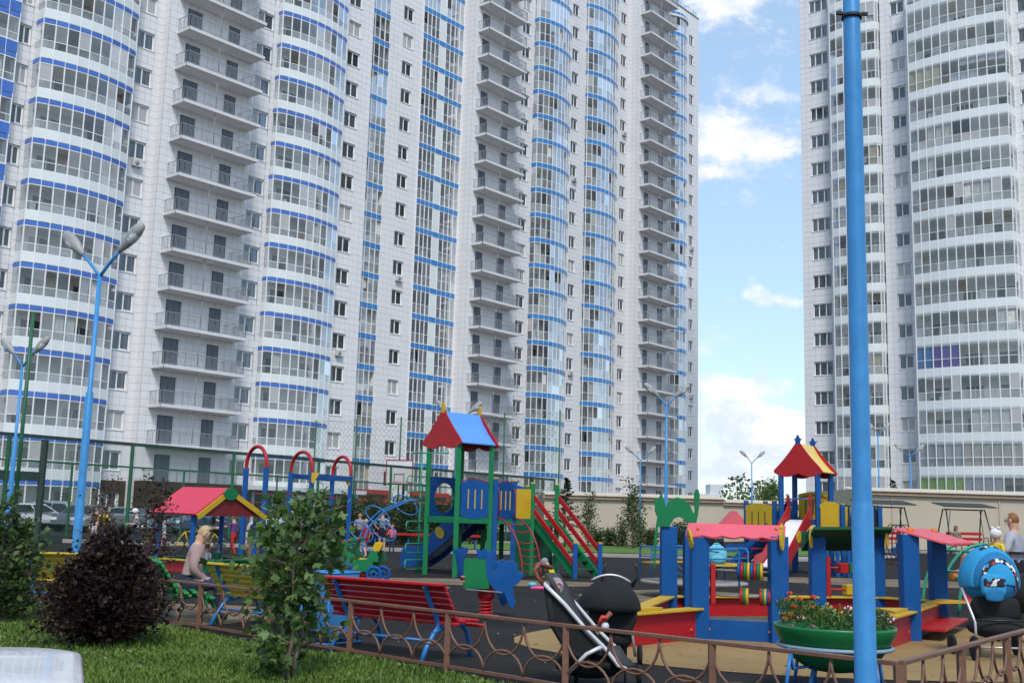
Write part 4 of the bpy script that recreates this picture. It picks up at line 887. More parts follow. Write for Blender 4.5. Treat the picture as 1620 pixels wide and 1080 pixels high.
panel_slots(t1, 'bowed_panel', T(0, 1.5, DK+.1), v, u, .75, .75, c_ye, c_dk)
MB().prism([(-.3, 0), (.3, 0), (.3, .8), (-.3, .8)], T(m1, 2.2, DK-.02), v, Z, u, .03).build('yellow_board', c_ye, t1)
MB().prism([(-.32, 0), (.32, 0), (.32, DK-.1), (-.32, DK-.1)], T(m1, 2.2, 0), v, Z, u, .03).build('green_board', c_gd, t1); MB().prism([(-.42, 0), (.42, 0), (.42, DK-.1), (-.42, DK-.1)], T(m1-.1, 2.95, 0), v, Z, u, .03).build('green_board', c_gd, t1)
# panel with round hole at the back of the left bay
b = MB(); hw = m1/2-.08; c0 = T(0, m1/2, DK+.5); n = 32; vs = []
for q in (-.015, .015):
    for i in range(n):
        a = 2*math.pi*i/n; ca, sa = math.cos(a), math.sin(a); k = 1/max(abs(ca), abs(sa)); vs.append(c0+v*(hw*ca*k)+Z*(.5*sa*k)+u*q)
    for i in range(n):
        a = 2*math.pi*i/n; vs.append(c0+v*(.33*math.cos(a))+Z*(.36*math.sin(a))+u*q)
fs = []
for i in range(n):
    j = (i+1) % n; fs += [(i, j, n+j, n+i), (2*n+i, 3*n+i, 3*n+j, 2*n+j), (n+i, n+j, 3*n+j, 3*n+i), (i, 2*n+i, 2*n+j, j)]
b.add(vs, fs).build('porthole_panel', c_bd, t1)
# rungs and climbing pole on the left front posts
for z in (.12, .5, 1.02): MB().tube([T(-.05, -.06, z+.22), T(-.05, -.55, z+.22), T(.0, -.62, z+.18), T(.0, -.62, z+.04), T(-.05, -.55, z), T(-.05, -.06, z)], .016, 6).build('loop_rung', c_tg, t1)
for z in (1.75, 2.1): MB().tube([T(.0, -.06, z+.2), T(.1, -.7, z+.2), T(.1, -.75, z+.05), T(.0, -.06, z)], .016, 6).build('loop_rung', c_tg, t1)
MB().tube([T(.0, -.5, 2.85), T(m1*.8, -.12, 2.85)], .02, 6).build('crossbar', c_tg, t1); MB().tube([T(-.1, -.14, -.05), T(-.1, -.14, 2.85)], .024, 8).build('fire_pole', c_tg, t1)
# petal climber of bent blue tube
pts = [(-.05, -.1, 1.75), (-.3, -.35, 1.72), (-.75, -.75, 1.45), (-1.0, -1.0, 1.1), (-1.05, -1.15, .7), (-.95, -1.2, .0)]
for off in (0, .42):
    MB().tube([T(a*.92-off*.9, b-off*.5+(.35 if off else 0), z) for a, b, z in pts], .024, 8).build('climber_rail', c_tb, t1)
for k, (a, b, z) in enumerate(((-.4, -.35, 1.62), (-.95, -.75, 1.35), (-.7, -.75, 1.0), (-1.25, -1.0, .95), (-1.1, -1.05, .45))):
    M_ = [T(a-.32*math.cos(q)*.9, b-.15*math.cos(q), z+.2*math.sin(q)+.12*math.cos(q)) for q in [2*math.pi*i/18 for i in range(18)]]; MB().tube(M_, .018, 6, closed=True).build('climber_loop', c_tb, t1)
# arched red ladder
aw = .62; c_a = []
for i in range(13):
    q = i/12; an = R(90)*q; c_a.append((m1+.06+.95*math.sin(an)**1.0, DK+.06-1.38*(1-math.cos(an))))
for s_ in (-.31, .31): MB().tube([T(a, 1.52+s_, z) for a, z in c_a], .02, 8).build('ladder_rail', c_tr, t1)
for i in (3, 5, 7, 8, 9, 10, 11):
    a, z = c_a[i]; MB().tube([T(a, 1.52+.31*q/4, z-.05*(1-(q/4)**2)) for q in range(-4, 5)], .014, 6).build('ladder_rung', c_tr, t1)
for s_ in (-.27, .27): MB().tube([T(m1+.07, 1.52+s_, DK+.05), T(m1+.14, 1.52+s_, DK+.25), T(m1+.14, 1.52+s_, DK+.62), T(m1+.07, 1.52+s_, DK+.78)], .014, 6).build('grab_bar', c_tr, t1)
for a_, b_ in (((m1, 1.2), (m1, 1.87)), ((m1, .1), (m1, 1.0))): MB().tube([T(a_[0]+(b_[0]-a_[0])*q/8, a_[1]+(b_[1]-a_[1])*q/8, 2.2+.07*math.sin(math.pi*q/8)) for q in range(9)], .015, 6).build('arch_rail', c_tr, t1)
# stairs down along u
r0, r1 = m1, m1+1.42
for s_ in (2.58, 3.36): MB().beam(T(r0, s_, DK-.02), T(r1, s_, .06), .04, .2).build('stringer', c_gr, t1, bevel=.006)
for i in range(6):
    q = (i+.6)/6.3; MB().obb(T(r0+(r1-r0)*q, 2.97, DK-.02+(.08-DK)*q), u*.11, v*.37, Z*.02).build('tread', c_gd, t1)
for s_ in (2.52, 3.42):
    post(t1, T(r1+.05, s_), .82, c_bl, True, .11)
    for dz in (.28, .62): MB().beam(T(r0+.03, s_, DK+dz), T(r1+.0, s_, dz+.06), .035, .12).build('handrail', c_rd, t1, bevel=.01)
# slide down along -u at the back
sb = 1.5
sp_ = [(0, DK), (-.25, DK-.08), (-1.5, .42), (-1.9, .26), (-2.25, .24)]
b = MB()
for (a0, z0), (a1, z1) in zip(sp_[:-1], sp_[1:]): b.quad(T(a0, sb-.26, z0), T(a0, sb+.26, z0), T(a1, sb+.26, z1), T(a1, sb-.26, z1)).quad(T(a0, sb-.26, z0-.03), T(a1, sb-.26, z1-.03), T(a1, sb+.26, z1-.03), T(a0, sb+.26, z0-.03))
b.build('slide_bed', c_wh, t1)
for s_ in (-.29, .29):
    prof = [(.1, DK+.3), (-.2, DK+.3), (-1.45, .78), (-1.75, .6), (-2.3, .56), (-2.4, .42), (-2.38, .06), (-1.9, .06), (-1.55, .22), (-.1, DK-.25), (.1, DK-.25)]
    MB().prism(prof, T(0, sb+s_), u, Z, v, .035).build('slide_side', c_bl, t1, bevel=.006)
    MB().prism([(.19*math.cos(q)*1.0, .13*math.sin(q)) for q in [2*math.pi*i/20 for i in range(20)]], T(-.85, sb+s_*1.14, DK-.35), (u-Z*.55).normalized(), (Z+u*.55).normalized(), v, .02).build('slide_disc', c_ye, t1)
# ---------------------------------------------------------------- tower 2
u2_ = Vector((.82, -.572, 0)); v2_ = Vector((.572, .82, 0)); O2 = gx(1237, 33.6); 
T = lambda a, b, z=0.: O2+u2_*a+v2_*b+Z*z
t2 = thing('play_tower', 'blue and yellow play tower with red gables, pale yellow roof and white slide', 'play tower', O2); m2 = 1.12; DK = 1.55; g0 = 3.02
for (a, b) in ((0, 0), (m2, 0), (m2, m2), (0, m2)): post(t2, T(a, b), 3.0, c_bl, False, .14)
for k, bb in enumerate((-.07, m2+.07)):
    MB().prism(scallop(.74, .80, 0, 2, .11), T(m2/2, bb, g0), u2_, Z, v2_, .035).build('gable', c_rd, t2, bevel=.006)
    MB().prism([(-.06, -.06), (.06, -.06), (.08, .04), (.13, .10), (.07, .09), (.045, .15), (.03, .1), (.035, .18), (0, .215), (-.035, .18), (-.03, .1), (-.045, .15), (-.07, .09), (-.13, .10), (-.08, .04)], T(m2/2, bb, g0+.82), u2_, Z, v2_, .04).build('crown', c_bl, t2)
for s_ in (-1, 1):
    ap = [(0.02*s_, .78), (.18*s_, .50), (.38*s_, .24), (.57*s_, .03), (.68*s_, -.05)]; b = MB()
    for (x0, z0), (x1, z1) in zip(ap[:-1], ap[1:]): b.quad(T(m2/2+x0, -.05, g0+z0), T(m2/2+x1, -.05, g0+z1), T(m2/2+x1, m2+.05, g0+z1), T(m2/2+x0, m2+.05, g0+z0)).quad(T(m2/2+x0, -.05, g0+z0-.02), T(m2/2+x0, m2+.05, g0+z0-.02), T(m2/2+x1, m2+.05, g0+z1-.02), T(m2/2+x1, -.05, g0+z1-.02))
    b.build('roof_slope', c_ly, t2)
MB().obb(T(m2/2, m2/2, DK), u2_*(m2/2), v2_*(m2/2), Z*.035).build('deck', c_dk, t2)
for (a, b, c, d) in ((0, 0, m2, 0), (m2, 0, m2, m2), (0, 0, 0, m2), (0, m2, m2, m2)): MB().beam(T(a, b, DK-.05), T(c, d, DK-.05), .06, .14).build('deck_beam', c_bl, t2)
# white slide toward the camera, red sides
zs = DK; pr = [(0, zs+.02), (-.35, zs-.06), (-1.75, .48), (-2.15, .28), (-2.5, .25)]
b = MB()
for (a0, z0), (a1, z1) in zip(pr[:-1], pr[1:]): b.quad(T(.27, a0, z0), T(m2-.27, a0, z0), T(m2-.27, a1, z1), T(.27, a1, z1)).quad(T(.27, a0, z0-.03), T(.27, a1, z1-.03), T(m2-.27, a1, z1-.03), T(m2-.27, a0, z0-.03))
b.build('slide_bed', c_wh, t2)
for s_ in (.22, m2-.22):
    prof = [(.1, zs+.62), (.02, zs+.75), (-.1, zs+.72), (-.13, zs+.55), (-.06, zs+.42), (-.25, zs+.25), (-1.65, .86), (-2.0, .64), (-2.5, .56), (-2.62, .42), (-2.6, .06), (-2.2, .06), (-1.85, .24), (-.35, zs-.28), (.1, zs-.1)]
    MB().prism(prof, T(s_, 0), v2_, Z, u2_, .04).build('slide_side', c_rd, t2, bevel=.008)
    MB().prism([(.21*math.cos(q), .15*math.sin(q)) for q in [2*math.pi*i/20 for i in range(20)]], T(s_+.03*(1 if s_ > .5 else -1), -1.05, 1.08), (v2_+Z*.72).normalized(), (Z-v2_*.72).normalized(), u2_, .02).build('slide_disc', c_ye, t2)
MB().tube([T(.2, -.06, zs+.62), T(m2-.2, -.06, zs+.62)], .02, 8).build('slide_bar', c_tb, t2)
# left wing: bridge platform with bowed yellow panels
lw = [(-1.32, .5), (-.26, .12), (-1.0, 1.25), (-.1, 1.3)]
for (a, b) in lw: post(t2, T(a, b), 2.1, c_bl, True, .13)
e1 = (T(-.26, .12)-T(-1.32, .5)); panel_slots(t2, 'bowed_panel', (T(-1.32, .5)+T(-.26, .12))/2+Z*(1.12)-e1.normalized().cross(Z)*(-.06), e1.normalized(), e1.normalized().cross(Z), 1.0, .84, c_ye, c_dk)
e2 = (T(-.1, 1.3)-T(-1.0, 1.25)); panel_slots(t2, 'bowed_panel', (T(-1.0, 1.25)+T(-.1, 1.3))/2+Z*1.1, e2.normalized(), e2.normalized().cross(Z), .75, .8, c_ye, c_dk)
panel_slots(t2, 'bowed_panel', T(m2/2, m2+.02, DK+.02), u2_, v2_, .86, .78, c_ye, c_dk)
MB().obb(T(-.7, .75, 1.05), u2_*.55, v2_*.45, Z*.035).build('deck', c_dk, t2)
# blue stair stringers behind the slide
for k, s_ in enumerate((.15, .55, .95)):
    MB().beam(T(.25, s_, DK+.55-.25*k), T(-1.75, s_, .12), .05, .17).build('stair_side', c_bl, t2, bevel=.008)
for i in range(6): MB().obb(T(-.05-.3*i, .55, DK-.15-.24*i), u2_*.1, v2_*.4, Z*.02).build('tread', c_rd, t2)
post(t2, T(-1.45, .95), .95, c_gr, False, .14)
MB().tube([T(-.3+.3*q/6*3, .2, 1.95+.22*math.sin(math.pi*q/12)) for q in range(13)], .016, 6).build('arch_rail', c_tr, t2)
MB().tube([T(.1+.11*q, m2, 2.2+.12*math.sin(math.pi*q/9)) for q in range(10)], .016, 6).build('arch_rail', c_tr, t2)
# right wing
for (a, b) in ((m2+.7, .05), (m2+.62, 1.0), (m2+1.55, .75), (m2+1.5, -.2)): post(t2, T(a, b), 2.02, c_bl, True, .13)
er = (T(m2+.7, .05)-T(m2, 0)).normalized(); panel_slots(t2, 'bowed_panel', T(m2+.36, -.06, 1.18), er, er.cross(Z), .50, .86, c_ye, c_ye, 0)
MB().beam(T(m2+.7, .05, 2.0), T(m2+1.55, .75, 2.0), .05, .06).build('green_rail', c_gd, t2)
for i in range(6): MB().prism([(-.05, 0), (.05, 0), (.05, .8), (-.05, .8)], T(m2+.78+.13*i, .1+.11*i, 1.18), (T(1, .82)-T(0, 0)).normalized(), Z, (T(1, .82)-T(0, 0)).normalized().cross(Z), .025).build('baluster_board', c_ye, t2)
MB().obb(T(m2+1.05, .4, 1.05), u2_*.5, v2_*.45, Z*.035).build('deck', c_rd, t2)
b = MB(); cc = T(m2+1.25, .3, 1.55); ax_ = u2_
b.lathe([(.43, -.22), (.46, -.22), (.46, .22), (.43, .22), (.43, -.22)], 24, cc, 0, Matrix(((ax_.x, -ax_.y, 0), (ax_.y, ax_.x, 0), (0, 0, 1))) @ Matrix.Rotation(R(90), 3, 'Y')).build('tunnel', c_wh, t2)
for dx in (-.22, .22): MB().lathe([(.46, -.03), (.5, -.03), (.5, .03), (.46, .03)], 24, cc+ax_*dx, 0, Matrix(((ax_.x, -ax_.y, 0), (ax_.y, ax_.x, 0), (0, 0, 1))) @ Matrix.Rotation(R(90), 3, 'Y')).build('tunnel_rim', m_blk, t2)
for k in range(4): MB().tube([T(m2+2.1+.12*k+.25*math.cos(q), .0, 1.0+.5*math.sin(q)) for q in [2*math.pi*i/20 for i in range(20)]], .014, 5, closed=True).build('climb_ring', m_blk, t2)
for i in range(4): MB().box(*[q for ab in zip((T(m2+.35+.32*i, -.35)-Vector((.05, .04, 0))), (T(m2+.35+.32*i, -.35)+Vector((.05, .04, 0)))) for q in ab][:4], 0, 1.0).build('picket', c_bl, t2)
# ---------------------------------------------------------------- arched climbing frame left of centre
a0 = gx(385, 36.5); t3 = thing('climbing_frame', 'blue post climbing frame with three red arches on top', 'climbing frame', a0)
ar = [(378, 416, 36.0), (450, 490, 38.5), (517, 552, 41.0)]
zt3 = 2.75
ptsP = []
for (xa, xb, Y) in ar:
    A, B = gx(xa+3, Y+.4), gx(xb-3, Y-.4); ptsP.append((A, B))
    for q in (A, B): MB().box(q.x-.075, q.x+.075, q.y-.075, q.y+.075, 0, zt3).build('post', c_bl, t3, bevel=.01)
    e = (B-A); hw = e.length/2; c0 = (A+B)/2+Z*(zt3-.12); e.normalize()
    MB().tube([c0-e*hw]+[c0+e*(hw*math.cos(q))+Z*(.18+.62*math.sin(q)) for q in [math.pi-math.pi*i/14 for i in range(15)]]+[c0+e*hw], .06, 10).build('arch', c_rd, t3)
    for z in (.45, .85, 1.25, 1.65): MB().tube([A+Z*z, B+Z*z], .02, 6).build('rung', c_tr, t3)
for (A, B), (C, D) in zip(ptsP[:-1], ptsP[1:]):
    for z in (1.3, 1.95): MB().beam(A.lerp(B, .5)+Z*z, C.lerp(D, .5)+Z*z, .035, .05).build('crossbar', c_tr, t3)
MB().beam(ptsP[1][1]+Z*2.62, ptsP[2][1]+Z*2.62, .1, .16).build('top_beam', c_bl, t3); MB().beam(ptsP[1][0]+Z*2.62, ptsP[2][0]+Z*2.62, .1, .16).build('top_beam', c_bl, t3)
for q, sx in ((ptsP[1][1], 1), (ptsP[2][1], -1)): MB().prism([(0, 0), (.28*sx, 0), (.28*sx*.2, -.38), (0, -.3)], q+Z*2.72+Vector((0, -.12, 0)), (1, 0, 0), Z, (0, 1, 0), .03).build('corner_brace', c_ye, t3)
# ---------------------------------------------------------------- red roofed pavilion over a sandpit
YP = 25.0; pA, pB = gx(384, YP), gx(243, 26.3)
e = (pB-pA).normalized(); n_ = Vector((-e.y, e.x, 0)); n_ = n_ if n_.y > 0 else -n_
ln = (pB-pA).length; n_ = Vector((.30, .95, 0)).normalized()
pv = thing('pavilion', 'small sandpit shelter with a bright red gable roof on blue posts', 'shelter', pA)
dp = 2.2; hz_ = P(384, 818, YP).z
# plan: ridge runs left along e, gable faces right-front
rdg0 = P(372, 773, 25.6); 
apx = P(363, 774, 25.9); el_n = P(310, 815, 25.0); er_f = P(421, 817, 27.0)
eaL = P(237, 811, 26.2); apL = apx+(eaL-el_n); efL = er_f+(eaL-el_n)
up_ = Z*.03
for nm, A_, B_, C_, D_ in (('near', el_n, apx, apL, eaL), ('far', apx, er_f, efL, apL)):
    nr = (B_-A_).cross(D_-A_).normalized()
    if nr.z < 0: nr = -nr
    MB().add([A_, B_, C_, D_, A_+nr*.04, B_+nr*.04, C_+nr*.04, D_+nr*.04], [(0, 1, 2, 3), (4, 7, 6, 5), (0, 4, 5, 1), (1, 5, 6, 2), (2, 6, 7, 3), (3, 7, 4, 0)]).build('roof_slope', c_cr, pv)
MB().add([el_n, apx, er_f, el_n+(eaL-el_n)*.02, apx+(eaL-el_n)*.02, er_f+(eaL-el_n)*.02], [(0, 1, 2), (5, 4, 3)]).build('gable_panel', mat('dark_red_gable', (.16, .012, .014), .5), pv)
off = -(eaL-el_n).normalized()*.04
for A_, B_ in ((el_n, apx), (er_f, apx)): MB().beam(A_.lerp(B_, .02)+off-Z*.05, A_.lerp(B_, .84)+off-Z*.05, .03, .12).build('barge_board', c_ye, pv)
hx = (er_f-el_n).normalized(); MB().prism([(.24*math.cos(R(60*i)), .15*math.sin(R(60*i))) for i in range(6)], apx+off*1.5-Z*.1, hx, Z, off.normalized(), .03).build('ridge_plaque', c_gr, pv)
for fr_ in (.12, .85):
    for A_ in (el_n.lerp(apx, .12), er_f.lerp(apx, .12)):
        q = A_+(eaL-el_n)*fr_; MB().box(q.x-.05, q.x+.05, q.y-.05, q.y+.05, 0, q.z-.0).build('post', c_bl, pv)
sbx = thing('sandbox', 'low sandpit with green and wooden edging under the red roofed shelter', 'sandbox', (pA.x-.3, pA.y+.8, 0))
base = [el_n.lerp(apx, .1), er_f.lerp(apx, .1)]; cs = [base[0], base[1], base[1]+(eaL-el_n), base[0]+(eaL-el_n)]
for i in range(4):
    A_, B_ = cs[i].copy(), cs[(i+1) % 4].copy(); A_.z = B_.z = .12; MB().beam(A_, B_, .06, .24).build('side_board', (c_gr, c_bd, c_gr, c_rd)[i], sbx); A_.z = B_.z = .26; MB().beam(A_, B_, .22, .03).build('seat_board', (c_gr, mat('worn_wood', (.3, .22, .13), .8, var=.3), c_gr, c_ye)[i], sbx)
MB().add([(q.x, q.y, .1) for q in cs], [(0, 1, 2, 3)]).build('sand', mat('sand', (.36, .27, .16), .95, var=.2, bump=.6, bscale=30), sbx)
# ---------------------------------------------------------------- benches: S-curved tube ends, slatted seat and back
def bench(label, A, B, slat_m, tube_m, slat_w=.075, back=6, seat=5, flip=1):
    Zk = Z*.8
    """A,B = foot points of the rear legs on the ground; faces flip * left normal"""
    A, B = Vector(A), Vector(B); A.z = B.z = 0; d = (B-A).normalized(); f = Vector((-d.y, d.x, 0))*flip; t = thing('park_bench', label, 'bench', (A+B)/2, 0, 'slatted park benches')
    L_ = (B-A).length
    for q in (A, B):
        prof = [(-.02, 0), (.06, .18), (.14, .30), (.22, .40), (.20, .48), (.12, .62), (.04, .78), (.02, .86), (-.02, .88)]
        MB().tube([q+f*a+Zk*z for a, z in prof], .024, 8).build('back_tube', tube_m, t)
        prof2 = [(.14, .33), (.30, .385), (.46, .42), (.58, .40), (.66, .32), (.71, .18), (.74, 0)]
        MB().tube([q+f*a+Zk*z for a, z in prof2], .024, 8).build('seat_tube', tube_m, t)
    ov = .22
    for i in range(back):
        k = i/(back-1); a, z = .205-.185*k, .50+.36*k; up = Vector((f.x*-.5, f.y*-.5, .86)).normalized(); nr = f*.9+Zk*.45; nr.normalize()
        MB().obb((A+B)/2+f*(a+.03)+Zk*z, d*(L_/2+ov), nr*.018, up*(slat_w*.4-.004)).build('back_slat', slat_m, t, bevel=.008)
    MB().obb((A+B)/2+f*.0+Zk*.905, d*(L_/2+ov), f*.045, Zk*.018).build('top_slat', slat_m, t, bevel=.008)
    for i in range(seat):
        k = i/(seat-1); a, z = .24+.40*k, .405+.035*math.sin(math.pi*k)+(.0 if k < .9 else -.04); MB().obb((A+B)/2+f*a+Zk*(z+.035), d*(L_/2+ov), f*(slat_w/2-.004), Zk*.018).build('seat_slat', slat_m, t, bevel=.008)
    MB().tube([A+f*.1+Zk*.24, B+f*.1+Zk*.24], .016, 6).build('brace', tube_m, t)
    return t
c_br = mat('bench_red', (.42, .010, .016), .42, var=.1, scale=6, bump=.06, bscale=120, dirt=.1); c_bg = mat('bench_green', (.015, .2, .05), .35, var=.12, dirt=.1); c_by = mat('bench_yellow', (.52, .36, .02), .45, var=.15, scale=5, dirt=.3); c_bt = mat('bench_tube_blue', (.03, .17, .45), .32, var=.08)
bench('red slatted bench with blue tube ends beside the blue litter bin', g(524, 1030), g(668, 1048), c_br, c_bt)
bench('yellow slatted bench with blue tube ends, partly behind the leafy young tree', gx(335, 13.8), gx(448, 13.0), c_by, c_bt)
ga = gx(243, 13.75); gd_ = Vector((-.34, .94, 0)).normalized(); bench('green slatted bench on which the elderly person sits', ga, ga+gd_*1.35, c_bg, c_bg, flip=-1)
bench('yellow slatted bench at the far left behind the green shrub', g(40, 960), g(130, 962), c_by, c_bt)
# litter bin
bp = g(520, 1016); bn = thing('litter_bin', 'square blue sheet metal litter bin on a stand by the red bench', 'bin', bp, R(-40)); c_bin = mat('bin_blue', (.045, .23, .52), .45, var=.1, scale=3, dirt=.18)
b = MB(); b.add([(-.17, -.17, .12), (.17, -.17, .12), (.17, .17, .12), (-.17, .17, .12), (-.21, -.21, .74), (.21, -.21, .74), (.21, .21, .74), (-.21, .21, .74), (-.19, -.19, .74), (.19, -.19, .74), (.19, .19, .74), (-.19, .19, .74), (-.16, -.16, .2), (.16, -.16, .2), (.16, .16, .2), (-.16, .16, .2)], [(3, 2, 1, 0), (0, 1, 5, 4), (1, 2, 6, 5), (2, 3, 7, 6), (3, 0, 4, 7), (4, 5, 9, 8), (5, 6, 10, 9), (6, 7, 11, 10), (7, 4, 8, 11), (8, 9, 13, 12), (9, 10, 14, 13), (10, 11, 15, 14), (11, 8, 12, 15), (12, 13, 14, 15)]).build('bucket', c_bin, bn, world=False, bevel=.008)
MB().tube([(-.21, -.21, .74), (.21, -.21, .74), (.21, .21, .74), (-.21, .21, .74)], .012, 6, closed=True).build('rim', c_bin, bn, world=False)
for s_ in (-1, 1): MB().tube([(s_*.2, -.22, .02), (s_*.22, -.22, .5), (s_*.22, .22, .5), (s_*.2, .22, .02)], .014, 6).build('stand', c_bt, bn, world=False)
MB().tube([(-.24, -.24, .02), (.24, -.24, .02), (.24, .24, .02), (-.24, .24, .02)], .012, 6, closed=True).build('foot_ring', c_tb, bn, world=False)
# ---------------------------------------------------------------- spring rockers
def spring(t, base, h, r=.085, m_=None, solid=False):
    m_ = m_ or c_rd
    MB().lathe([(.2, 0), (.2, .02), (.1, .03), (.1, .05)], 16, base).build('base_plate', m_, t)
    MB().tube([base+Vector((r*math.cos(q), r*math.sin(q), .03+(h*.55)*q/(2*math.pi*6))) for q in [2*math.pi*6*i/96 for i in range(97)]], .017, 6).build('spring', m_, t)
    MB().lathe([(r+.015, h*.5), (r+.035, h*.54), (r+.035, h)], 14, base).build('sleeve', mat('dark_red_sleeve', (.30, .012, .016), .5), t)
db = g(768, 975); dr = thing('spring_rocker', 'blue dolphin shaped spring rocker with a green tub seat', 'rocker', db)
spring(dr, db, .5)
fx = Vector((1, 0, 0)); Yd = db.y
dol = [(782, 868), (787, 873), (793, 866), (798, 871), (794, 882), (795, 890), (798, 894), (803, 889), (809, 885), (816, 889), (820, 896), (826, 899), (829, 906), (823, 914), (815, 922), (812, 936), (816, 948), (815, 956), (810, 961), (803, 955), (800, 942), (792, 930), (782, 926), (776, 915), (772, 900), (770, 885), (765, 878), (763, 870), (766, 866), (774, 872)]
dol = [(766, 867), (774, 872), (782, 866), (785, 870), (780, 880), (779, 893), (782, 901), (786, 898), (785, 889), (790, 886), (796, 892), (803, 886), (811, 885), (818, 891), (819, 901), (828, 905), (828, 910), (820, 920), (811, 928), (813, 942), (816, 952), (812, 960), (806, 958), (801, 945), (797, 934), (786, 934), (777, 925), (771, 912), (769, 895), (768, 880)]
def outline(px, Y): return [((P(x, y, Y)-P(px[0][0], px[0][1], Y)).x, (P(x, y, Y)-P(px[0][0], px[0][1], Y)).z) for x, y in px]
for dy in (-.19, .19):
    q = P(dol[0][0], dol[0][1], Yd)+Vector((-.12 if dy > 0 else 0, dy, 0)); MB().prism(outline(dol, Yd), q, fx, Z, (0, 1, 0), .03).build('dolphin_side', c_bl, dr, bevel=.006)
tail = [(720, 866), (727, 871), (735, 864), (740, 867), (736, 878), (735, 895), (740, 912), (748, 921), (757, 925), (757, 932), (740, 929), (730, 915), (726, 895), (724, 880)]
for dy in (-.17, .17): MB().prism(outline(tail, Yd), P(tail[0][0], tail[0][1], Yd)+Vector((.02 if dy < 0 else -.04, dy, 0)), fx, Z, (0, 1, 0), .03).build('tail_fin', c_bd, dr, bevel=.006)
s0, s1 = P(735, 883, Yd), P(774, 926, Yd)
b = MB(); b.box(s0.x, s1.x, Yd-.2, Yd-.175, s1.z, s0.z).box(s0.x, s1.x, Yd+.175, Yd+.2, s1.z, s0.z).box(s0.x, s1.x, Yd-.2, Yd+.2, s1.z-.03, s1.z-.003); b.build('tub_seat', c_gr, dr)
for zf in (.9, 1.45): MB().tube([(s0.x-.03, Yd-.24, s1.z+.12*zf-.05), (s0.x+.02, Yd-.24, s1.z+.12*zf-.05)], .016, 6).build('bolt', c_or, dr)
MB().tube([P(738, 930, Yd)-Vector((0, .25, 0)), P(795, 935, Yd)-Vector((0, .25, 0))], .012, 6).build('foot_bar', mat('steel_bar', (.2, .2, .2), .4), dr)
hb = g(575, 925); hr = thing('spring_rocker', 'green scooter shaped spring rocker with yellow seat and blue wheels', 'rocker', hb); Yh = hb.y; spring(hr, hb, .34)
sco = [(551, 854), (556, 850), (565, 849), (566, 853), (558, 857), (556, 866), (556, 874), (562, 876), (564, 882), (572, 884), (582, 883), (589, 868), (597, 872), (600, 880), (600, 888), (592, 888), (591, 891), (597, 905), (596, 910), (591, 911), (586, 905), (580, 903), (560, 903), (556, 890), (551, 892), (549, 905), (546, 906), (544, 903), (546, 886), (540, 887), (540, 875), (543, 866), (548, 860)]
for dy in (-.15, .15):
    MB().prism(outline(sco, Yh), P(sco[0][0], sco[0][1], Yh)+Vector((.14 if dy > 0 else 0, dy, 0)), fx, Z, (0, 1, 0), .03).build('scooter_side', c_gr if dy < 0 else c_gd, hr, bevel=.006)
for (x, y) in ((549, 902), (593, 907)):
    for dy in (-.17, .13):
        c0 = P(x, y, Yh)+Vector((.13 if dy > 0 else 0, dy, 0)); r_ = 10.5/FPX*Yh*1.0
        w_ = MB().tube([c0+Vector((r_*math.cos(q), 0, r_*math.sin(q))) for q in [2*math.pi*i/24 for i in range(24)]], .03, 8, closed=True).build('wheel', c_bl, hr)
        sk = MB()
        for k in range(5): a = 2*math.pi*k/5+.3; sk.beam(c0, c0+Vector((r_*math.cos(a), 0, r_*math.sin(a))), .02, .04)
        sk.build('spoke', c_bl, w_)
st_ = [(565, 882), (583, 883), (588, 862), (591, 857), (600, 857), (602, 861), (598, 870), (592, 872), (588, 885), (565, 886)]
MB().prism([(a, b) for a, b in outline(st_, Yh)], P(565, 882, Yh)+Vector((.05, 0, 0)), fx, Z, (0, 1, 0), .26).build('seat', c_ye, hr, bevel=.01)
MB().tube([P(553, 854, Yh)-Vector((0, .25, 0)), P(572, 853, Yh)+Vector((0, .22, 0))], .016, 8).build('handlebar', c_rd, hr)
# ---------------------------------------------------------------- roundabout
cb = g(1112, 950); cb.y += 1.0; cr = thing('roundabout', 'children\'s roundabout with grey disc, blue rails and yellow seats', 'roundabout', cb)
m_disc = mat('grey_plywood_disc', (.26, .24, .23), .75, var=.2, scale=2, dirt=.3)
MB().lathe([(0.02, .30), (1.0, .30), (1.01, .28), (1.01, .255), (.9, .22), (.3, .16), (.3, 0), (.02, 0)], 32, cb).build('disc', m_disc, cr)
MB().tube([cb, cb+Z*.95], .04, 10).build('spindle', c_tb, cr); MB().lathe([(.02, .93), (.15, .93), (.15, .96), (.02, .96)], 20, cb).build('hub', c_tb, cr)
for k in range(4):
    a = R(20+90*k); d = Vector((math.cos(a), math.sin(a), 0)); n_ = Vector((-d.y, d.x, 0))
    MB().tube([cb+d*.92-n_*.42+Z*.26, cb+d*.92-n_*.42+Z*.86, cb+d*.92-n_*.36+Z*.92, cb+d*.92+n_*.36+Z*.92, cb+d*.92+n_*.42+Z*.86, cb+d*.92+n_*.42+Z*.26], .018, 8).build('back_rail', c_tb, cr)
    MB().tube([cb+d*.92-n_*.4+Z*.74, cb+d*.92+n_*.4+Z*.74], .015, 6).build('mid_rail', c_tb, cr); MB().tube([cb+Z*.9, cb+d*.9+Z*.86], .016, 6).build('spoke_rail', c_tb, cr); MB().tube([cb+d*.1+Z*.35, cb+d*.75+Z*.6], .014, 6).build('brace', c_tb, cr)
    MB().obb(cb+d*.75+Z*.62, d*.15, n_*.4, Z*.015).build('seat', c_ye, cr, bevel=.008)
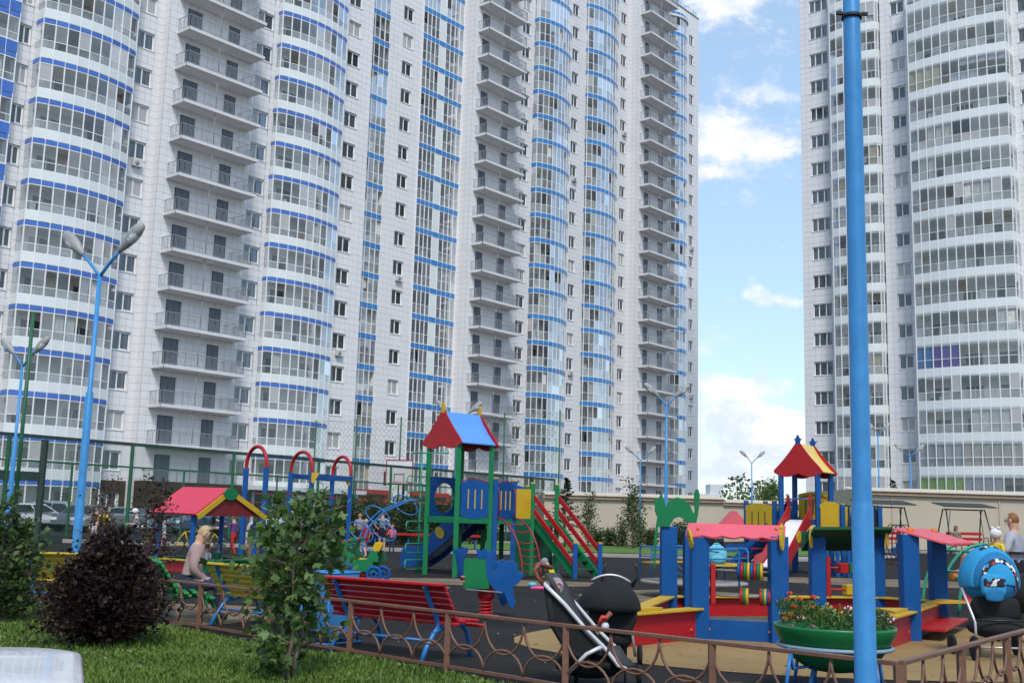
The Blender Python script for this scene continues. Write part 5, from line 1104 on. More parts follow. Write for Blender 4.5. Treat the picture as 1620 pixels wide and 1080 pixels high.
# ---------------------------------------------------------------- big sandbox with house fronts
S = dict(cat=gx(1057, 15.9), h1=gx(1106, 13.8), h2=gx(1232, 13.55), p2=Vector((4.25, 12.95, 0)), k1=gx(1441, 14.3), k2=gx(1486, 16.4), g2=gx(1388, 17.0), g1=gx(1294, 16.7), sl=gx(985, 12.6))
sb_ = thing('sandbox', 'large polygonal sandbox of red boards with yellow corner seats and blue posts', 'sandbox', (S['h1']+S['g2'])/2)
ring = ['cat', 'sl', 'h1', 'h2', 'p2', 'k1', 'k2', 'g2', 'g1']
for i, k in enumerate(ring):
    A_, B_ = S[k].copy(), S[ring[(i+1) % len(ring)]].copy(); mm = c_bl if k == 'h1' else c_rd
    hb_ = .34 if k != 'h1' else .24
    MB().beam(A_+Z*(hb_/2), B_+Z*(hb_/2), .045, hb_).build('side_board', mm, sb_, bevel=.006)
    if k != 'h1': MB().beam(A_+Z*(hb_+.015), B_+Z*(hb_+.015), .2, .028).build('seat_board', c_ye, sb_, bevel=.006)
    for q in (A_, B_):
        MB().sphere(q.lerp(A_ if q is B_ else B_, .12)-Vector((0, .03, 0))+Z*.12, .018, 8, 6).build('bolt', c_or, sb_)
def seat_tri(a, b, c):
    vs = [Vector((q.x, q.y, .372)) for q in (a, b, c)]+[Vector((q.x, q.y, .40)) for q in (a, b, c)]; MB().add(vs, [(0, 1, 2), (5, 4, 3), (0, 3, 4, 1), (1, 4, 5, 2), (2, 5, 3, 0)]).build('corner_seat', c_ye, sb_)
seat_tri(S['sl'], S['sl'].lerp(S['h1'], .5), S['sl'].lerp(S['cat'], .25)); seat_tri(S['k1'], S['k1'].lerp(S['p2'], .55), S['k1'].lerp(S['p2'], .4)+Vector((-.2, .35, 0))); seat_tri(S['k2'], S['k2']+Vector((.25, -.5, 0)), S['k1'].lerp(S['k2'], .6))
MB().add([(S[k].x, S[k].y, .09) for k in ring], [list(range(len(ring)))]).build('sand', mat('dark_damp_sand', (.10, .085, .065), .95, var=.3, bump=.6, bscale=25), sb_)
def hz(x, y, Y): return P(x, y, Y).z
zc = hz(1057, 832, 15.9)
for k, z in (('h1', hz(1106, 848, 13.8)), ('h2', hz(1232, 848, 13.55)), ('k1', hz(1441, 845, 14.3)), ('k2', hz(1486, 853, 16.4)), ('g1', hz(1294, 838, 16.7)), ('g2', hz(1388, 840, 17.0))): post(sb_, S[k], z, c_bl, False, .21)
post(sb_, S['cat'], zc, c_bl, False, .22)
# second post of the cat arch stands behind the pink roof
cat_px = [(1041, 833), (1038, 870), (1036, 900), (1034, 896), (1035, 850), (1038, 828), (1040, 818), (1036, 808), (1036, 798), (1034, 790), (1038, 787), (1041, 790), (1044, 783), (1047, 778), (1049, 788), (1052, 795), (1053, 801), (1060, 790), (1071, 786), (1082, 789), (1091, 798), (1097, 812), (1099, 808), (1098, 790), (1098, 780), (1101, 773), (1105, 774), (1107, 782), (1106, 800), (1104, 815), (1101, 828), (1096, 838), (1091, 838), (1087, 828), (1081, 820), (1074, 817), (1066, 820), (1061, 828), (1059, 833)]
ct = MB(); Yc = 15.9-.13; ct.prism(outline(cat_px, Yc), P(cat_px[0][0], cat_px[0][1], Yc), fx, Z, (0, 1, 0), .03); ct.build('cat_figure', c_gr, sb_, bevel=.005)
q = P(1093, 836, 15.9); q.z = 0; MB().box(q.x-.1, q.x+.1, q.y-.1, q.y+.1, 0, P(1093, 838, 15.9).z).build('post', c_bl, sb_, bevel=.012)
# pink wavy roof between h1 and h2
def wavy_roof(A, B, ztop, zbot, out, m_, n=5, name='wavy_roof', lift=.0):
    A, B = Vector(A), Vector(B); d = (B-A).normalized(); f = Vector((d.y, -d.x, 0)); f = f if f.y < 0 else -f; ln = (B-A).length
    pts = [(0, 0)]; pts = []; 
    for k in range(n):
        for j in range(6): t = j/6; pts.append((ln*(k+t)/n, -1-.14*math.sin(math.pi*min(1, t*1.1))+.10*t))
    pts.append((ln, -1.0)); poly = [(ln+.0, 0), (0, 0)]+[(a, b) for a, b in pts]
    dn = (f*out+Z*(zbot-ztop)); nr = d.cross(dn).normalized(); o_ = A.copy(); o_.z = ztop
    MB().prism([(a, b) for a, b in poly], o_-f*.08, d, -dn, nr, .028).build(name, m_, sb_, bevel=.005)
e_ = (S['h2']-S['h1']).normalized()*.12
wavy_roof(S['h1']-e_+Vector((0, .12, 0)), S['h2']+e_+Vector((0, .12, 0)), hz(1170, 833, 13.7)+.02, hz(1170, 850, 13.45), .30, c_pk, 5)
ek = (S['k2']-S['k1']).normalized()*.12; fk = Vector((.85, -.5, 0))
zt_, zb_ = hz(1450, 838, 14.6), hz(1480, 856, 15.3)
b = MB(); A_, B_ = S['k1']-ek-fk*.16, S['k2']+ek-fk*.16; n = 6; vs = []; poly = []
ln = (B_-A_).length; poly = [(ln, 0), (0, 0)]
for k in range(n): poly += [(ln*k/n+.01, -.95), (ln*(k+.55)/n, -1.12), (ln*(k+.98)/n, -1.0)]
dn = fk*.62+Z*(zb_-zt_-.02); b.prism(poly, Vector((A_.x, A_.y, zt_+.01)), (B_-A_).normalized(), -dn, (B_-A_).normalized().cross(dn).normalized(), .028).build('wavy_roof', c_pk, sb_, bevel=.005)
for t_ in (.12, .88): MB().sphere(Vector((A_.x, A_.y, zt_+.03)).lerp(Vector((B_.x, B_.y, zt_+.03)), t_)+dn*.25, .05, 8, 6).build('bolt', c_or, sb_)
# green roof between g1 and g2, seen from below
A_, B_ = S['g1'].copy(), S['g2'].copy(); A_.z, B_.z = hz(1294, 838, 16.7), hz(1388, 838, 17.0); dd_ = (B_-A_).normalized(); MB().obb((A_+B_)/2+Vector((0, -.02, -.13)), dd_*((B_-A_).length/2+.16), Vector((0, .36, -.16)), Z*.02).build('green_roof', c_gd, sb_)
ap_ = [(dx, -.16-.05*math.sin(dx*9)) for dx in [(-.7+1.4*i/20) for i in range(21)]]
MB().prism([(-.7, .0), (.7, .0)]+ap_[::-1], (A_+B_)/2+Vector((0, .2, -.02)), dd_, Z, (0, 1, 0), .025).build('apron', c_gd, sb_)
def fish(c, h, m_=c_ye):
    poly = [(.03*math.sin(0), .5)]+[(.0, .5), (.04, .42), (.1, .36), (.085, .28), (.15, .1), (.17, -.1), (.13, -.3), (.06, -.42), (0, -.46), (-.06, -.42), (-.13, -.3), (-.17, -.1), (-.15, .1), (-.085, .28), (-.1, .36), (-.04, .42)]
    MB().prism([(a*h*1.0, b*h) for a, b in poly[1:]], c, (.55, .83, 0), Z, (.83, -.55, 0), .03).build('fish_plaque', m_, sb_, bevel=.006)
fish(P(1237, 850, 13.4), .33); fish(P(1403, 850, 16.8), .36); fish(P(1283, 850, 16.5), .34)
MB().lathe([(.11, -.015), (.12, 0), (.11, .015)], 16, P(1092, 852, 13.7), 0, Matrix.Rotation(R(80), 3, 'Y')).build('disc_plaque', c_ye, sb_)
for (x, y, Y) in ((1104, 836, 13.5), (1228, 836, 13.2)): MB().sphere(P(x, y, Y), .022, 8, 6).build('bolt', c_or, sb_)
# abacus bars
cols = [c_ye, c_bl, c_rd, c_gr, c_ye, c_bl, c_rd, c_gr]
A_, B_ = S['h1'], S['h2']; ex_ = (B_-A_).normalized(); RX = Matrix(((ex_.x, -ex_.y, 0), (ex_.y, ex_.x, 0), (0, 0, 1))) @ Matrix.Rotation(R(90), 3, 'Y')
for (yp, groups) in ((903, ((1170, 1206, 8, .105),)), (943, ((1174, 1183, 3, .1), (1205, 1222, 6, .1)))):
    z = hz(1180, yp, 13.65); MB().tube([A_+ex_*.08+Z*(z+.005), B_-ex_*.08+Z*(z-.005)], .014, 8).build('abacus_bar', mat('steel_bar', (.2, .2, .2), .4), sb_)
    for (xa, xb, n, r_) in groups:
        for i in range(n):
            f_ = ((xa+(xb-xa)*i/max(1, n-1))-1106)/(1232-1106); c0 = A_.lerp(B_, f_)+Z*z
            MB().lathe([(.016, -.016), (r_-.006, -.016), (r_, -.008), (r_, .008), (r_-.006, .016), (.016, .016)], 20, c0, 0, RX).build('abacus_disc', cols[(i+len(groups)) % 8], sb_)
za, zb = hz(1114, 890, 13.7), hz(1114, 955, 13.7); q = A_+ex_*.16; MB().box(q.x-.03, q.x+.03, q.y-.05, q.y+.02, zb, za).build('abacus_upright', c_rd, sb_, bevel=.008)
A_, B_ = S['g1'], S['g2']; ex_ = (B_-A_).normalized()
for yp, cubes in ((898, ((.42, c_rd), (.58, c_gr))), (932, ((.52, c_ye), (.9, c_rd)))):
    z = hz(1330, yp, 16.8); MB().tube([A_+ex_*.1+Z*z, B_-ex_*.1+Z*z], .016, 8).build('toy_bar', c_rd, sb_)
    for f_, mm in cubes: q = A_.lerp(B_, f_)+Z*z; MB().obb(q, ex_*.07, Vector((-ex_.y, ex_.x, 0))*.07, Z*.075).build('toy_cube', mm, sb_, bevel=.012)
for q in (A_+ex_*.16, B_-ex_*.16): MB().box(q.x-.03, q.x+.03, q.y-.1, q.y-.04, hz(1300, 945, 16.7), hz(1300, 880, 16.7)).build('toy_upright', c_rd, sb_)
# counter shelf on the right front
A_, B_ = S['k1'], S['k2']; zs_ = hz(1470, 988, 15.0); d_ = (B_-A_).normalized(); n_ = Vector((d_.y, -d_.x, 0))
MB().obb(A_.lerp(B_, .5)+n_*.16+Z*zs_, d_*((B_-A_).length/2-.1), n_*.24, Z*.02).build('counter', c_rd, sb_, bevel=.008); MB().obb(A_.lerp(B_, .5)+n_*.04+Z*(zs_/2), d_*((B_-A_).length/2-.1), n_*.02, Z*(zs_/2-.02)).build('counter_front', mat('navy_panel', (.012, .025, .10), .45), sb_)
# ---------------------------------------------------------------- flower bowl on a tube stand
fb_ = gx(1322, 9.7); rX = 92/FPX*9.7*1.0; zr = hz(1322, 992, 9.7)
pl = thing('flower_bowl', 'big green bowl planter with marigolds and petunias on a blue tube stand', 'planter', fb_)
m_bowl = mat('bowl_green', (.012, .155, .045), .35, var=.1, scale=3, bump=.05, bscale=50, dirt=.2)
MB().lathe([(.1, -.36), (rX*.45, -.34), (rX*.72, -.25), (rX*.88, -.13), (rX*.97, -.05), (rX, 0), (rX*1.0, .02), (rX*.96, .02), (rX*.94, -.03)], 40, fb_+Z*zr).build('bowl', m_bowl, pl)
MB().lathe([(.02, -.03), (rX*.94, -.035)], 40, fb_+Z*zr).build('soil', mat('soil', (.03, .02, .014), .95), pl)
MB().tube([fb_+Vector((rX*.92*math.cos(q), rX*.92*math.sin(q), zr-.15)) for q in [2*math.pi*i/40 for i in range(40)]], .017, 8, closed=True).build('support_ring', mat('stand_blue_grey', (.20, .30, .38), .4), pl)
for k in range(4):
    a = R(25+90*k); d = Vector((math.cos(a), math.sin(a), 0)); MB().tube([fb_+d*rX*.93+Z*(zr-.15), fb_+d*rX*.88+Z*(zr-.32), fb_+d*rX*.45+Z*.22, fb_+d*rX*.55+Z*.02, fb_+d*rX*.8], .018, 8).build('stand_leg', c_bt, pl)
    MB().tube([fb_+d*rX*.93+Z*(zr-.2)+Vector((-d.y, d.x, 0))*.0, fb_+d*rX*1.0+Z*.12, fb_+d*rX*1.05], .016, 8).build('stand_leg', c_bt, pl)
r = random.Random(9)
lf = MB(); fl_m = {0: MB(), 1: MB(), 2: MB()}
for i in range(4200):
    a = r.uniform(0, 6.283); q = math.sqrt(r.random())*rX*.93; x, y = q*math.cos(a), q*math.sin(a); leftness = max(0, -x/rX)
    h = (.11+.20*leftness+.06*r.random()+.06*max(0, x/rX))*(1-.4*(q/rX)**3); z = zr-.02+h*math.sqrt(r.random())
    s_ = r.uniform(.014, .036); dv = Vector((r.gauss(0, 1), r.gauss(0, 1), r.gauss(.4, .8))).normalized(); sd_ = dv.cross(Vector((r.random(), r.random(), .3))).normalized(); c0 = fb_+Vector((x, y, z)); lf.quad(c0-sd_*s_*.5, c0+dv*s_, c0+sd_*s_*.5+dv*s_*1.2, c0+dv*s_*.3, r.randrange(2))
lf.build('foliage', [mat('marigold_leaf', (.045, .10, .02), .6, var=.3), mat('petunia_leaf', (.09, .16, .045), .6, var=.3)], pl, kind='stuff')
def flower(c, s_, kind):
    b = MB(); n = 9
    for k in range(n):
        a = 2*math.pi*k/n; d = Vector((math.cos(a), math.sin(a)*.8-.25, .35*math.sin(a*2)+.35)).normalized(); e = d.cross(Vector((0, -1, .3))).normalized(); b.quad(c, c+d*s_*.6-e*s_*.35, c+d*s_, c+d*s_*.6+e*s_*.35, k % 2)
    b.sphere(c, s_*.35, 6, 4, 1)
    mm = {'m': [mat('marigold_orange', (.60, .10, .01), .7), mat('marigold_red', (.38, .03, .008), .7)], 'w': [mat('petunia_white', (.68, .62, .66), .7), mat('petunia_wine', (.25, .02, .08), .7)], 'y': [mat('marigold_orange', (.6, .1, .01), .7), mat('marigold_yellow', (.7, .35, .02), .7)]}[kind]
    b.build('flower', mm, pl)
for (x, y, k) in ((1244, 955, 'm'), (1247, 947, 'm'), (1249, 938, 'm'), (1256, 960, 'm'), (1265, 947, 'm'), (1268, 958, 'm'), (1284, 961, 'm'), (1286, 945, 'm'), (1296, 967, 'y'), (1266, 970, 'm'), (1252, 973, 'y'), (1267, 977, 'w'), (1282, 978, 'y'), (1285, 991, 'w'), (1322, 979, 'w'), (1330, 970, 'y'), (1342, 962, 'w'), (1341, 973, 'w'), (1395, 975, 'w'), (1399, 981, 'w'), (1410, 979, 'w'), (1404, 984, 'w'), (1250, 990, 'w'), (1242, 978, 'y')): flower(P(x, y, 9.7+r.uniform(-.25, .15)), r.uniform(.026, .036), k)
for k in range(8):
    q = P(1290+k*6, 955+abs(k-3)*5, 9.75); b = MB(); b.prism([(.022*math.cos(a)*1.0, .014*math.sin(a)) for a in [2*math.pi*i/10 for i in range(10)]], q, (.8, .2, .5), (-.4, .3, .85), (.2, -1, .2), .003); b.build('leaf', mat('pale_leaf', (.19, .27, .07), .6), pl)
# ---------------------------------------------------------------- swing benches with canopy
def swing(label, base, w_, h, rz):
    t = thing('swing_bench', label, 'swing bench', base, rz, 'canopied swing benches by the wall'); g_ = mat('swing_dark_green', (.015, .055, .035), .5); hw = w_/2
    for s_ in (-1, 1):
        for yy in (-.55, .55): MB().tube([(s_*hw, yy, 0), (s_*hw*1.0, yy*.8, h*.5), (s_*hw*.93, yy*.25, h-.12)], .03, 6).build('frame_leg', g_, t, world=False)
        MB().tube([(s_*hw*.72, -.12, h-.2), (s_*hw*.88, -.1, .62)], .016, 6).build('hanger', g_, t, world=False); MB().tube([(s_*hw*.86, -.1, .75), (s_*hw*.86, -.5, .75), (s_*hw*.86, -.5, .48)], .02, 6).build('arm_rest', g_, t, world=False)
    MB().tube([(-hw*.95, 0, h-.15), (hw*.95, 0, h-.15)], .035, 6).build('top_bar', g_, t, world=False)
    MB().add([(-hw*1.25, -.65, h-.05), (hw*1.25, -.65, h-.05), (hw*1.25, .6, h+.14), (-hw*1.25, .6, h+.14), (-hw*1.25, -.65, h-.01), (hw*1.25, -.65, h-.01), (hw*1.25, .6, h+.18), (-hw*1.25, .6, h+.18)], [(3, 2, 1, 0), (4, 5, 6, 7), (0, 1, 5, 4), (1, 2, 6, 5), (2, 3, 7, 6), (3, 0, 4, 7)]).build('canopy', mat('dark_canopy', (.03, .035, .035), .6), t, world=False)
    for k in range(4): MB().box(-hw*.86, hw*.86, -.5+.12*k, -.4+.12*k, .46, .49).build('seat_slat', c_rd, t, world=False)
    for z in (.62, .86): MB().box(-hw*.86, hw*.86, .02+.06*(z-.6), .05+.06*(z-.6), z, z+.13).build('back_slat', c_rd, t, world=False)
    return t
s1_ = gx(1527, 52.5); swing('red slatted swing bench with dark canopy on which a person sits', s1_, 2.05, 2.16, R(8)); s2_ = gx(1398, 50.5); swing('red slatted swing bench with dark canopy right behind the near blue pole', s2_, 2.05, 2.2, R(8))
# ---------------------------------------------------------------- green ring climber, far rockers, far house
dm = gx(1545, 19.6); dg = thing('ring_climber', 'teal green curved tube climber behind the blue pushchair', 'climber', dm)
for k in range(3):
    yy = -.9+.9*k
    MB().tube([dm+Vector((-.62+.62*(1-math.cos(q))*1.25, yy*.9*(1 if k != 1 else 1), .02+1.12*math.sin(q))) for q in [math.pi*i/20 for i in range(21)]], .03, 8).build('hoop', c_tg, dg)
for i in (4, 7, 10, 13):
    q = math.pi*i/20; MB().tube([dm+Vector((-.62+.62*(1-math.cos(q))*1.25, -.81+1.62*j/6, .02+1.12*math.sin(q))) for j in range(7)], .022, 8).build('rung', c_tg, dg)
def rocker_small(label, base, m_a, m_b):
    t = thing('spring_rocker', label, 'rocker', base); spring(t, base, .36)
    MB().prism([(-.3, .4), (.28, .38), (.34, .6), (.27, .86), (.1, .94), (-.05, .88), (-.1, .62), (-.3, .56)], base, fx, Z, (0, 1, 0), .22).build('body', m_a, t, bevel=.03); MB().box(base.x-.28, base.x+.2, base.y-.16, base.y+.16, .44, .48).build('seat', m_b, t)
rocker_small('orange and yellow spring rocker just left of the blue pushchair', gx(1530, 22.5), c_or, c_gr)
q = gx(1574, 40); rocker_small('yellow rounded play panel left of the child in white hat', q, c_ye, c_bl)
q = gx(1424, 42); rocker_small('small dark blue spring rocker left of the pink counter roof', q, c_bd, c_bl)
ph = gx(1160, 57); hh_ = thing('playhouse', 'distant pink roofed playhouse left of the yellow panelled tower', 'playhouse', ph)
MB().prism([(-1.0, 0), (1.0, 0), (.0, 1.1)], ph+Z*.95, fx, Z, (0, 1, 0), 1.6).build('roof', c_pk, hh_); MB().box(ph.x-.7, ph.x-.6, ph.y-.7, ph.y-.6, 0, 1.0).build('post', c_bl, hh_); MB().box(ph.x+.6, ph.x+.7, ph.y-.7, ph.y-.6, 0, 1.0).build('post', c_bl, hh_); MB().box(ph.x-.65, ph.x+.65, ph.y-.68, ph.y-.62, .1, .45).build('bench_board', c_bd, hh_)
wb = gx(690, 44.5); wt = thing('long_bench', 'long red low balance bench on blue legs behind the green tower', 'bench', wb)
MB().box(wb.x-2.6, wb.x+1.8, wb.y-.15, wb.y+.15, .62, .70).build('plank', c_rd, wt)
for k in range(4): MB().tube([wb+Vector((-2.4+1.3*k, 0, 0)), wb+Vector((-2.4+1.3*k, 0, .62))], .04, 6).build('leg', c_bl, wt)
# ================================================================ people, pushchairs, bicycles
m_sk = mat('skin', (.52, .30, .21), .55, var=.06); m_sk2 = mat('tanned_skin', (.38, .20, .13), .55, var=.06)
def cloth(name, c): return mat('cloth_'+name, c, .85, var=.14, scale=9, bump=.25, bscale=45)
PAL = dict(grey=(.24, .24, .27), white=(.62, .62, .63), yellow=(.58, .45, .03), black=(.012, .012, .014), red=(.40, .02, .03), cyan=(.06, .32, .48), pink=(.55, .12, .2), jeans=(.025, .035, .075), navy=(.012, .014, .03), rose=(.36, .24, .23), green=(.02, .2, .11), dark=(.03, .03, .035), purple=(.10, .04, .16), khaki=(.2, .17, .12), silver=(.34, .35, .40), brown=(.07, .04, .025), sky=(.2, .42, .55))
HAIR = dict(brown=(.07, .035, .018), blond=(.42, .30, .15), dark=(.012, .009, .008), ginger=(.22, .09, .03), chestnut=(.13, .06, .03))
def pose_std(h, arms='down', legs='stand', lean=0., head=0.):
    """joints for a figure of height h: x right, y forward, z up"""
    s = h/1.7; J = {}
    V_ = lambda x, y, z: Vector((x, y, z))*s
    hipz = .92
    if legs == 'sit': hipz = .50
    if legs == 'low': hipz = .16
    if legs == 'squat': hipz = .32
    J['pelvis'] = V_(0, 0, hipz); ca, sa = math.cos(lean), math.sin(lean)
    def tor(x, y, z): return J['pelvis']+V_(x, y*ca+z*sa, z*ca-y*sa)
    J['waist'] = tor(0, .01, .16); J['chest'] = tor(0, .0, .36); J['neck'] = tor(0, -.01, .53)
    ch, sh = math.cos(lean+head), math.sin(lean+head)
    def hd(x, y, z): return J['neck']+V_(x, y*ch+z*sh, z*ch-y*sh)
    J['head0'] = hd(0, .005, .09); J['head1'] = hd(0, .025, .17); J['head2'] = hd(0, .01, .245); J['_hd'] = (V_(0, sh, ch).normalized(), V_(0, ch, -sh).normalized())
    for sg, n in ((-1, 'L'), (1, 'R')):
        J['sh'+n] = tor(sg*.175, 0, .475)
        if arms == 'down': e, w_ = tor(sg*.22, -.02, .20), tor(sg*.23, .06, -.04)
        elif arms == 'front': e, w_ = tor(sg*.23, .06, .22), tor(sg*.14, .29, .26)
        elif arms == 'lap': e, w_ = tor(sg*.23, .03, .2), tor(sg*.10, .26, .07)
        elif arms == 'hang': e, w_ = J['sh'+n]+V_(sg*.06, .03, -.27), J['sh'+n]+V_(sg*.07, .08, -.51)
        elif arms == 'hips': e, w_ = tor(sg*.34, -.06, .26), tor(sg*.20, .05, .08)
        elif arms == 'out': e, w_ = tor(sg*.3, .16, .34), tor(sg*.24, .38, .4)
        J['el'+n] = e; J['wr'+n] = w_; J['pa'+n] = w_+(w_-e).normalized()*.07*s; J['hip'+n] = J['pelvis']+V_(sg*.095, 0, -.04)
        if legs == 'stand': k, a = V_(sg*.10, .02, .49), V_(sg*.11, -.02, .075)
        elif legs == 'walk': k, a = V_(sg*.10, .10*sg+.05, .49), V_(sg*.11, .22*sg-.06, .085)
        elif legs == 'sit': k, a = V_(sg*.13, .43, .50), V_(sg*.12, .42, .075)
        elif legs == 'squat': k, a = V_(sg*.17, .34, .46), V_(sg*.14, .10, .075)
        elif legs == 'low': k, a = V_(sg*.2, .34, .22), V_(sg*.12, .6, .075)
        J['kn'+n] = k; J['an'+n] = a; J['toe'+n] = a+V_(sg*.02, .15, -.035)
    return J, s
def person(label, loc, rz, h, shirt, pants, hair, arms='down', legs='stand', lean=0., head=0., skin=None, shorts=False, sleeves='short', fat=1., hairlen=.5, hat=None, group=None, fix=None, face=True, skirt=None, bun=False):
    J, s = pose_std(h, arms, legs, lean, head); skin = skin or m_sk
    if fix: fix(J, s)
    t = thing('person', label, 'person', loc, rz, group)
    hs = 1.0 if h > 1.45 else 1.0+.28*(1.45-h)/.6           # children: larger head
    names = [k for k in J if not k.startswith('_')]; idx = {k: i for i, k in enumerate(names)}
    E_ = [('pelvis', 'waist', 'pants'), ('waist', 'chest', 'shirt'), ('chest', 'neck', 'shirt'), ('neck', 'head0', 'skin'), ('head0', 'head1', 'skin'), ('head1', 'head2', 'skin')]
    rad = dict(pelvis=(.145, .125), waist=(.135, .10), chest=(.165, .11), neck=(.058, .058), head0=(.070*hs, .078*hs), head1=(.080*hs, .096*hs), head2=(.066*hs, .074*hs))
    for n in 'LR':
        sl = 'shirt' if sleeves else 'skin'; fl = 'shirt' if sleeves == 'long' else 'skin'
        E_ += [('chest', 'sh'+n, 'shirt'), ('sh'+n, 'el'+n, sl), ('el'+n, 'wr'+n, fl), ('wr'+n, 'pa'+n, 'skin'), ('pelvis', 'hip'+n, 'pants'), ('hip'+n, 'kn'+n, 'pants'), ('kn'+n, 'an'+n, 'skin' if shorts else 'pants'), ('an'+n, 'toe'+n, 'shoe')]
        for k, r in (('sh', .062), ('el', .043), ('wr', .028), ('pa', .030), ('hip', .088), ('kn', .056), ('an', .038), ('toe', .034)): rad[k+n] = (r, r)
        d = (J['pa'+n]-J['wr'+n]).normalized(); side = Vector((1 if n == 'R' else -1, 0, 0)); side = (side-d*side.dot(d)).normalized()
        for f in range(5):                                # five fingers, thumb first from the side of the palm
            q = 'f%d%s' % (f, n); off = (f-2.5)*.018*s; ln = (.05, .075, .085, .08, .062)[f]*s
            if f == 0: p1 = J['wr'+n]+d*.03*s-side*.035*s; p2 = p1+(d*.8-side*.6).normalized()*ln
            else: p1 = J['pa'+n]+side*off+d*.01*s; p2 = p1+(d+Vector((0, 0, -.25))).normalized()*ln
            J[q+'a'], J[q+'b'] = p1, p2; names += [q+'a', q+'b']; rad[q+'a'] = rad[q+'b'] = (.0095, .0095); E_ += [('pa'+n if f else 'wr'+n, q+'a', 'skin'), (q+'a', q+'b', 'skin')]
    idx = {k: i for i, k in enumerate(names)}
    me = bpy.data.meshes.new('body'); me.from_pydata([tuple(J[k]) for k in names], [(idx[a], idx[b]) for a, b, _ in E_], []); ob = bpy.data.objects.new('body', me); sc.collection.objects.link(ob)
    sk = ob.modifiers.new('skin', 'SKIN'); sk.use_smooth_shade = True; sv_ = me.skin_vertices[0].data
    for k in names:
        r = rad[k]; f_ = fat if k in ('pelvis', 'waist', 'chest', 'hipL', 'hipR', 'shL', 'shR', 'elL', 'elR', 'knL', 'knR') else 1.; sv_[idx[k]].radius = (r[0]*s*f_, r[1]*s*f_)
    sv_[idx['pelvis']].use_root = True
    sb2 = ob.modifiers.new('sub', 'SUBSURF'); sb2.levels = 2 if loc[1] < 20 else 1
    dg = bpy.context.evaluated_depsgraph_get(); dg.update(); nm = bpy.data.meshes.new_from_object(ob.evaluated_get(dg)); ob.modifiers.clear(); ob.data = nm; ob.parent = t
    mats = [skin, cloth(shirt, PAL[shirt]), cloth(pants, PAL[pants]), mat('shoe_'+('w' if shorts else 'd'), (.5, .5, .5) if shorts else (.03, .03, .035), .7)]
    nm.materials.clear()
    for q in mats: nm.materials.append(q)
    MI = dict(skin=0, shirt=1, pants=2, shoe=3); segs_ = [(J[a], J[b], MI[c], (rad[a][0]+rad[b][0])*.5*s, a, b) for a, b, c in E_]
    for p in nm.polygons:
        c = p.center; best = 1e9; bm = 0
        for a, b, mi, r, na, nb_ in segs_:
            ab = b-a; t_ = max(0, min(1, (c-a).dot(ab)/max(1e-9, ab.length_squared))); dd = (c-(a+ab*t_)).length-r*.9
            if dd < best:
                best = dd; bm = mi
                if na == 'chest' and nb_ == 'neck' and t_ > .82: bm = 0
                if mi == 1 and sleeves == 'short' and na[:2] == 'sh' and t_ > .7: bm = 0
                if mi == 2 and shorts and na[:3] == 'hip' and t_ > .62: bm = 0
        p.material_index = bm; p.use_smooth = True
    upv, fwv = J['_hd']; rt_ = fwv.cross(upv).normalized(); hc = J['head1']; R3 = Matrix((rt_, fwv, upv)).transposed(); k_ = s*hs
    hm = mat('hair_'+hair, HAIR[hair], .6, var=.25, scale=20, bump=.3, bscale=90)
    b = MB()                                              # hair cap: shell over crown and back with an uneven fringe
    for i in range(9):
        ph = math.pi*i/8*.98
        for k in range(18):
            a = 2*math.pi*k/18; front = math.sin(a); lim = 1.12+(-.30 if front > .5 else (.38 if front > -.2 else .95+hairlen*.4)) ; p_ = min(ph, lim+.05*math.sin(7*a)) if not hat else min(ph, 1.9)
            q = Vector((.083*math.sin(p_)*math.cos(a), .097*math.sin(p_)*front-.006, .106*math.cos(p_)+.016)); b.v.append(tuple(hc+R3 @ (q*k_)))
    for i in range(8):
        for k in range(18): b.f.append([i*18+k, (i+1)*18+k, (i+1)*18+(k+1) % 18, i*18+(k+1) % 18]); b.m.append(0); b.sm.append(True)
    if hairlen > .9: b.tube([hc+R3 @ (Vector((0, -.09, .03))*k_), hc+R3 @ (Vector((0, -.12, -.1))*k_), hc+R3 @ (Vector((0, -.10, -.26))*k_)], [.08*k_, .085*k_, .03*k_], 10)
    if bun: b.sphere(hc+R3 @ (Vector((0, -.13, .0))*k_), .05*k_, 10, 8)
    b.build('hair', hm, t, world=False)
    if hat:
        b = MB(); b.sphere(hc+R3 @ (Vector((0, 0, .045))*k_), (.112*k_, .13*k_, .11*k_), 14, 10, 0, R3)
        if hat[1] == 'cap': b.obb(hc+R3 @ (Vector((0, .15, .055))*k_), rt_*.07*k_, fwv*.06*k_, upv*.006*k_)
        if hat[1] == 'ears':
            for sg in (-1, 1): b.sphere(hc+R3 @ (Vector((sg*.075, 0, .16))*k_), .035*k_, 8, 6)
        b.build('hat', cloth(hat[0], PAL[hat[0]]), t, world=False)
    if face:
        b = MB(); dk = mat('eye_dark', (.015, .012, .01), .3)
        for sg in (-1, 1): b.sphere(hc+R3 @ (Vector((sg*.033, .094, .012))*k_), .008*k_, 6, 5); b.obb(hc+R3 @ (Vector((sg*.033, .099, .034))*k_), rt_*.015*k_, fwv*.003*k_, upv*.0025*k_)
        b.build('eyes', dk, t, world=False)
        b = MB(); b.add([hc+R3 @ (Vector(q)*k_) for q in ((-.016, .088, -.03), (.016, .088, -.03), (0, .122, -.024), (0, .096, .02))], [(0, 1, 2), (0, 2, 3), (1, 3, 2)], 0, True); 
        for sg in (-1, 1): b.sphere(hc+R3 @ (Vector((sg*.086, .0, -.005))*k_), (.012*k_, .022*k_, .032*k_), 8, 6, 0, R3)
        b.build('nose_and_ears', skin, t, world=False); MB().obb(hc+R3 @ (Vector((0, .088, -.062))*k_), rt_*.02*k_, fwv*.006*k_, upv*.005*k_).build('mouth', mat('lips', (.35, .1, .09), .5), t, world=False)
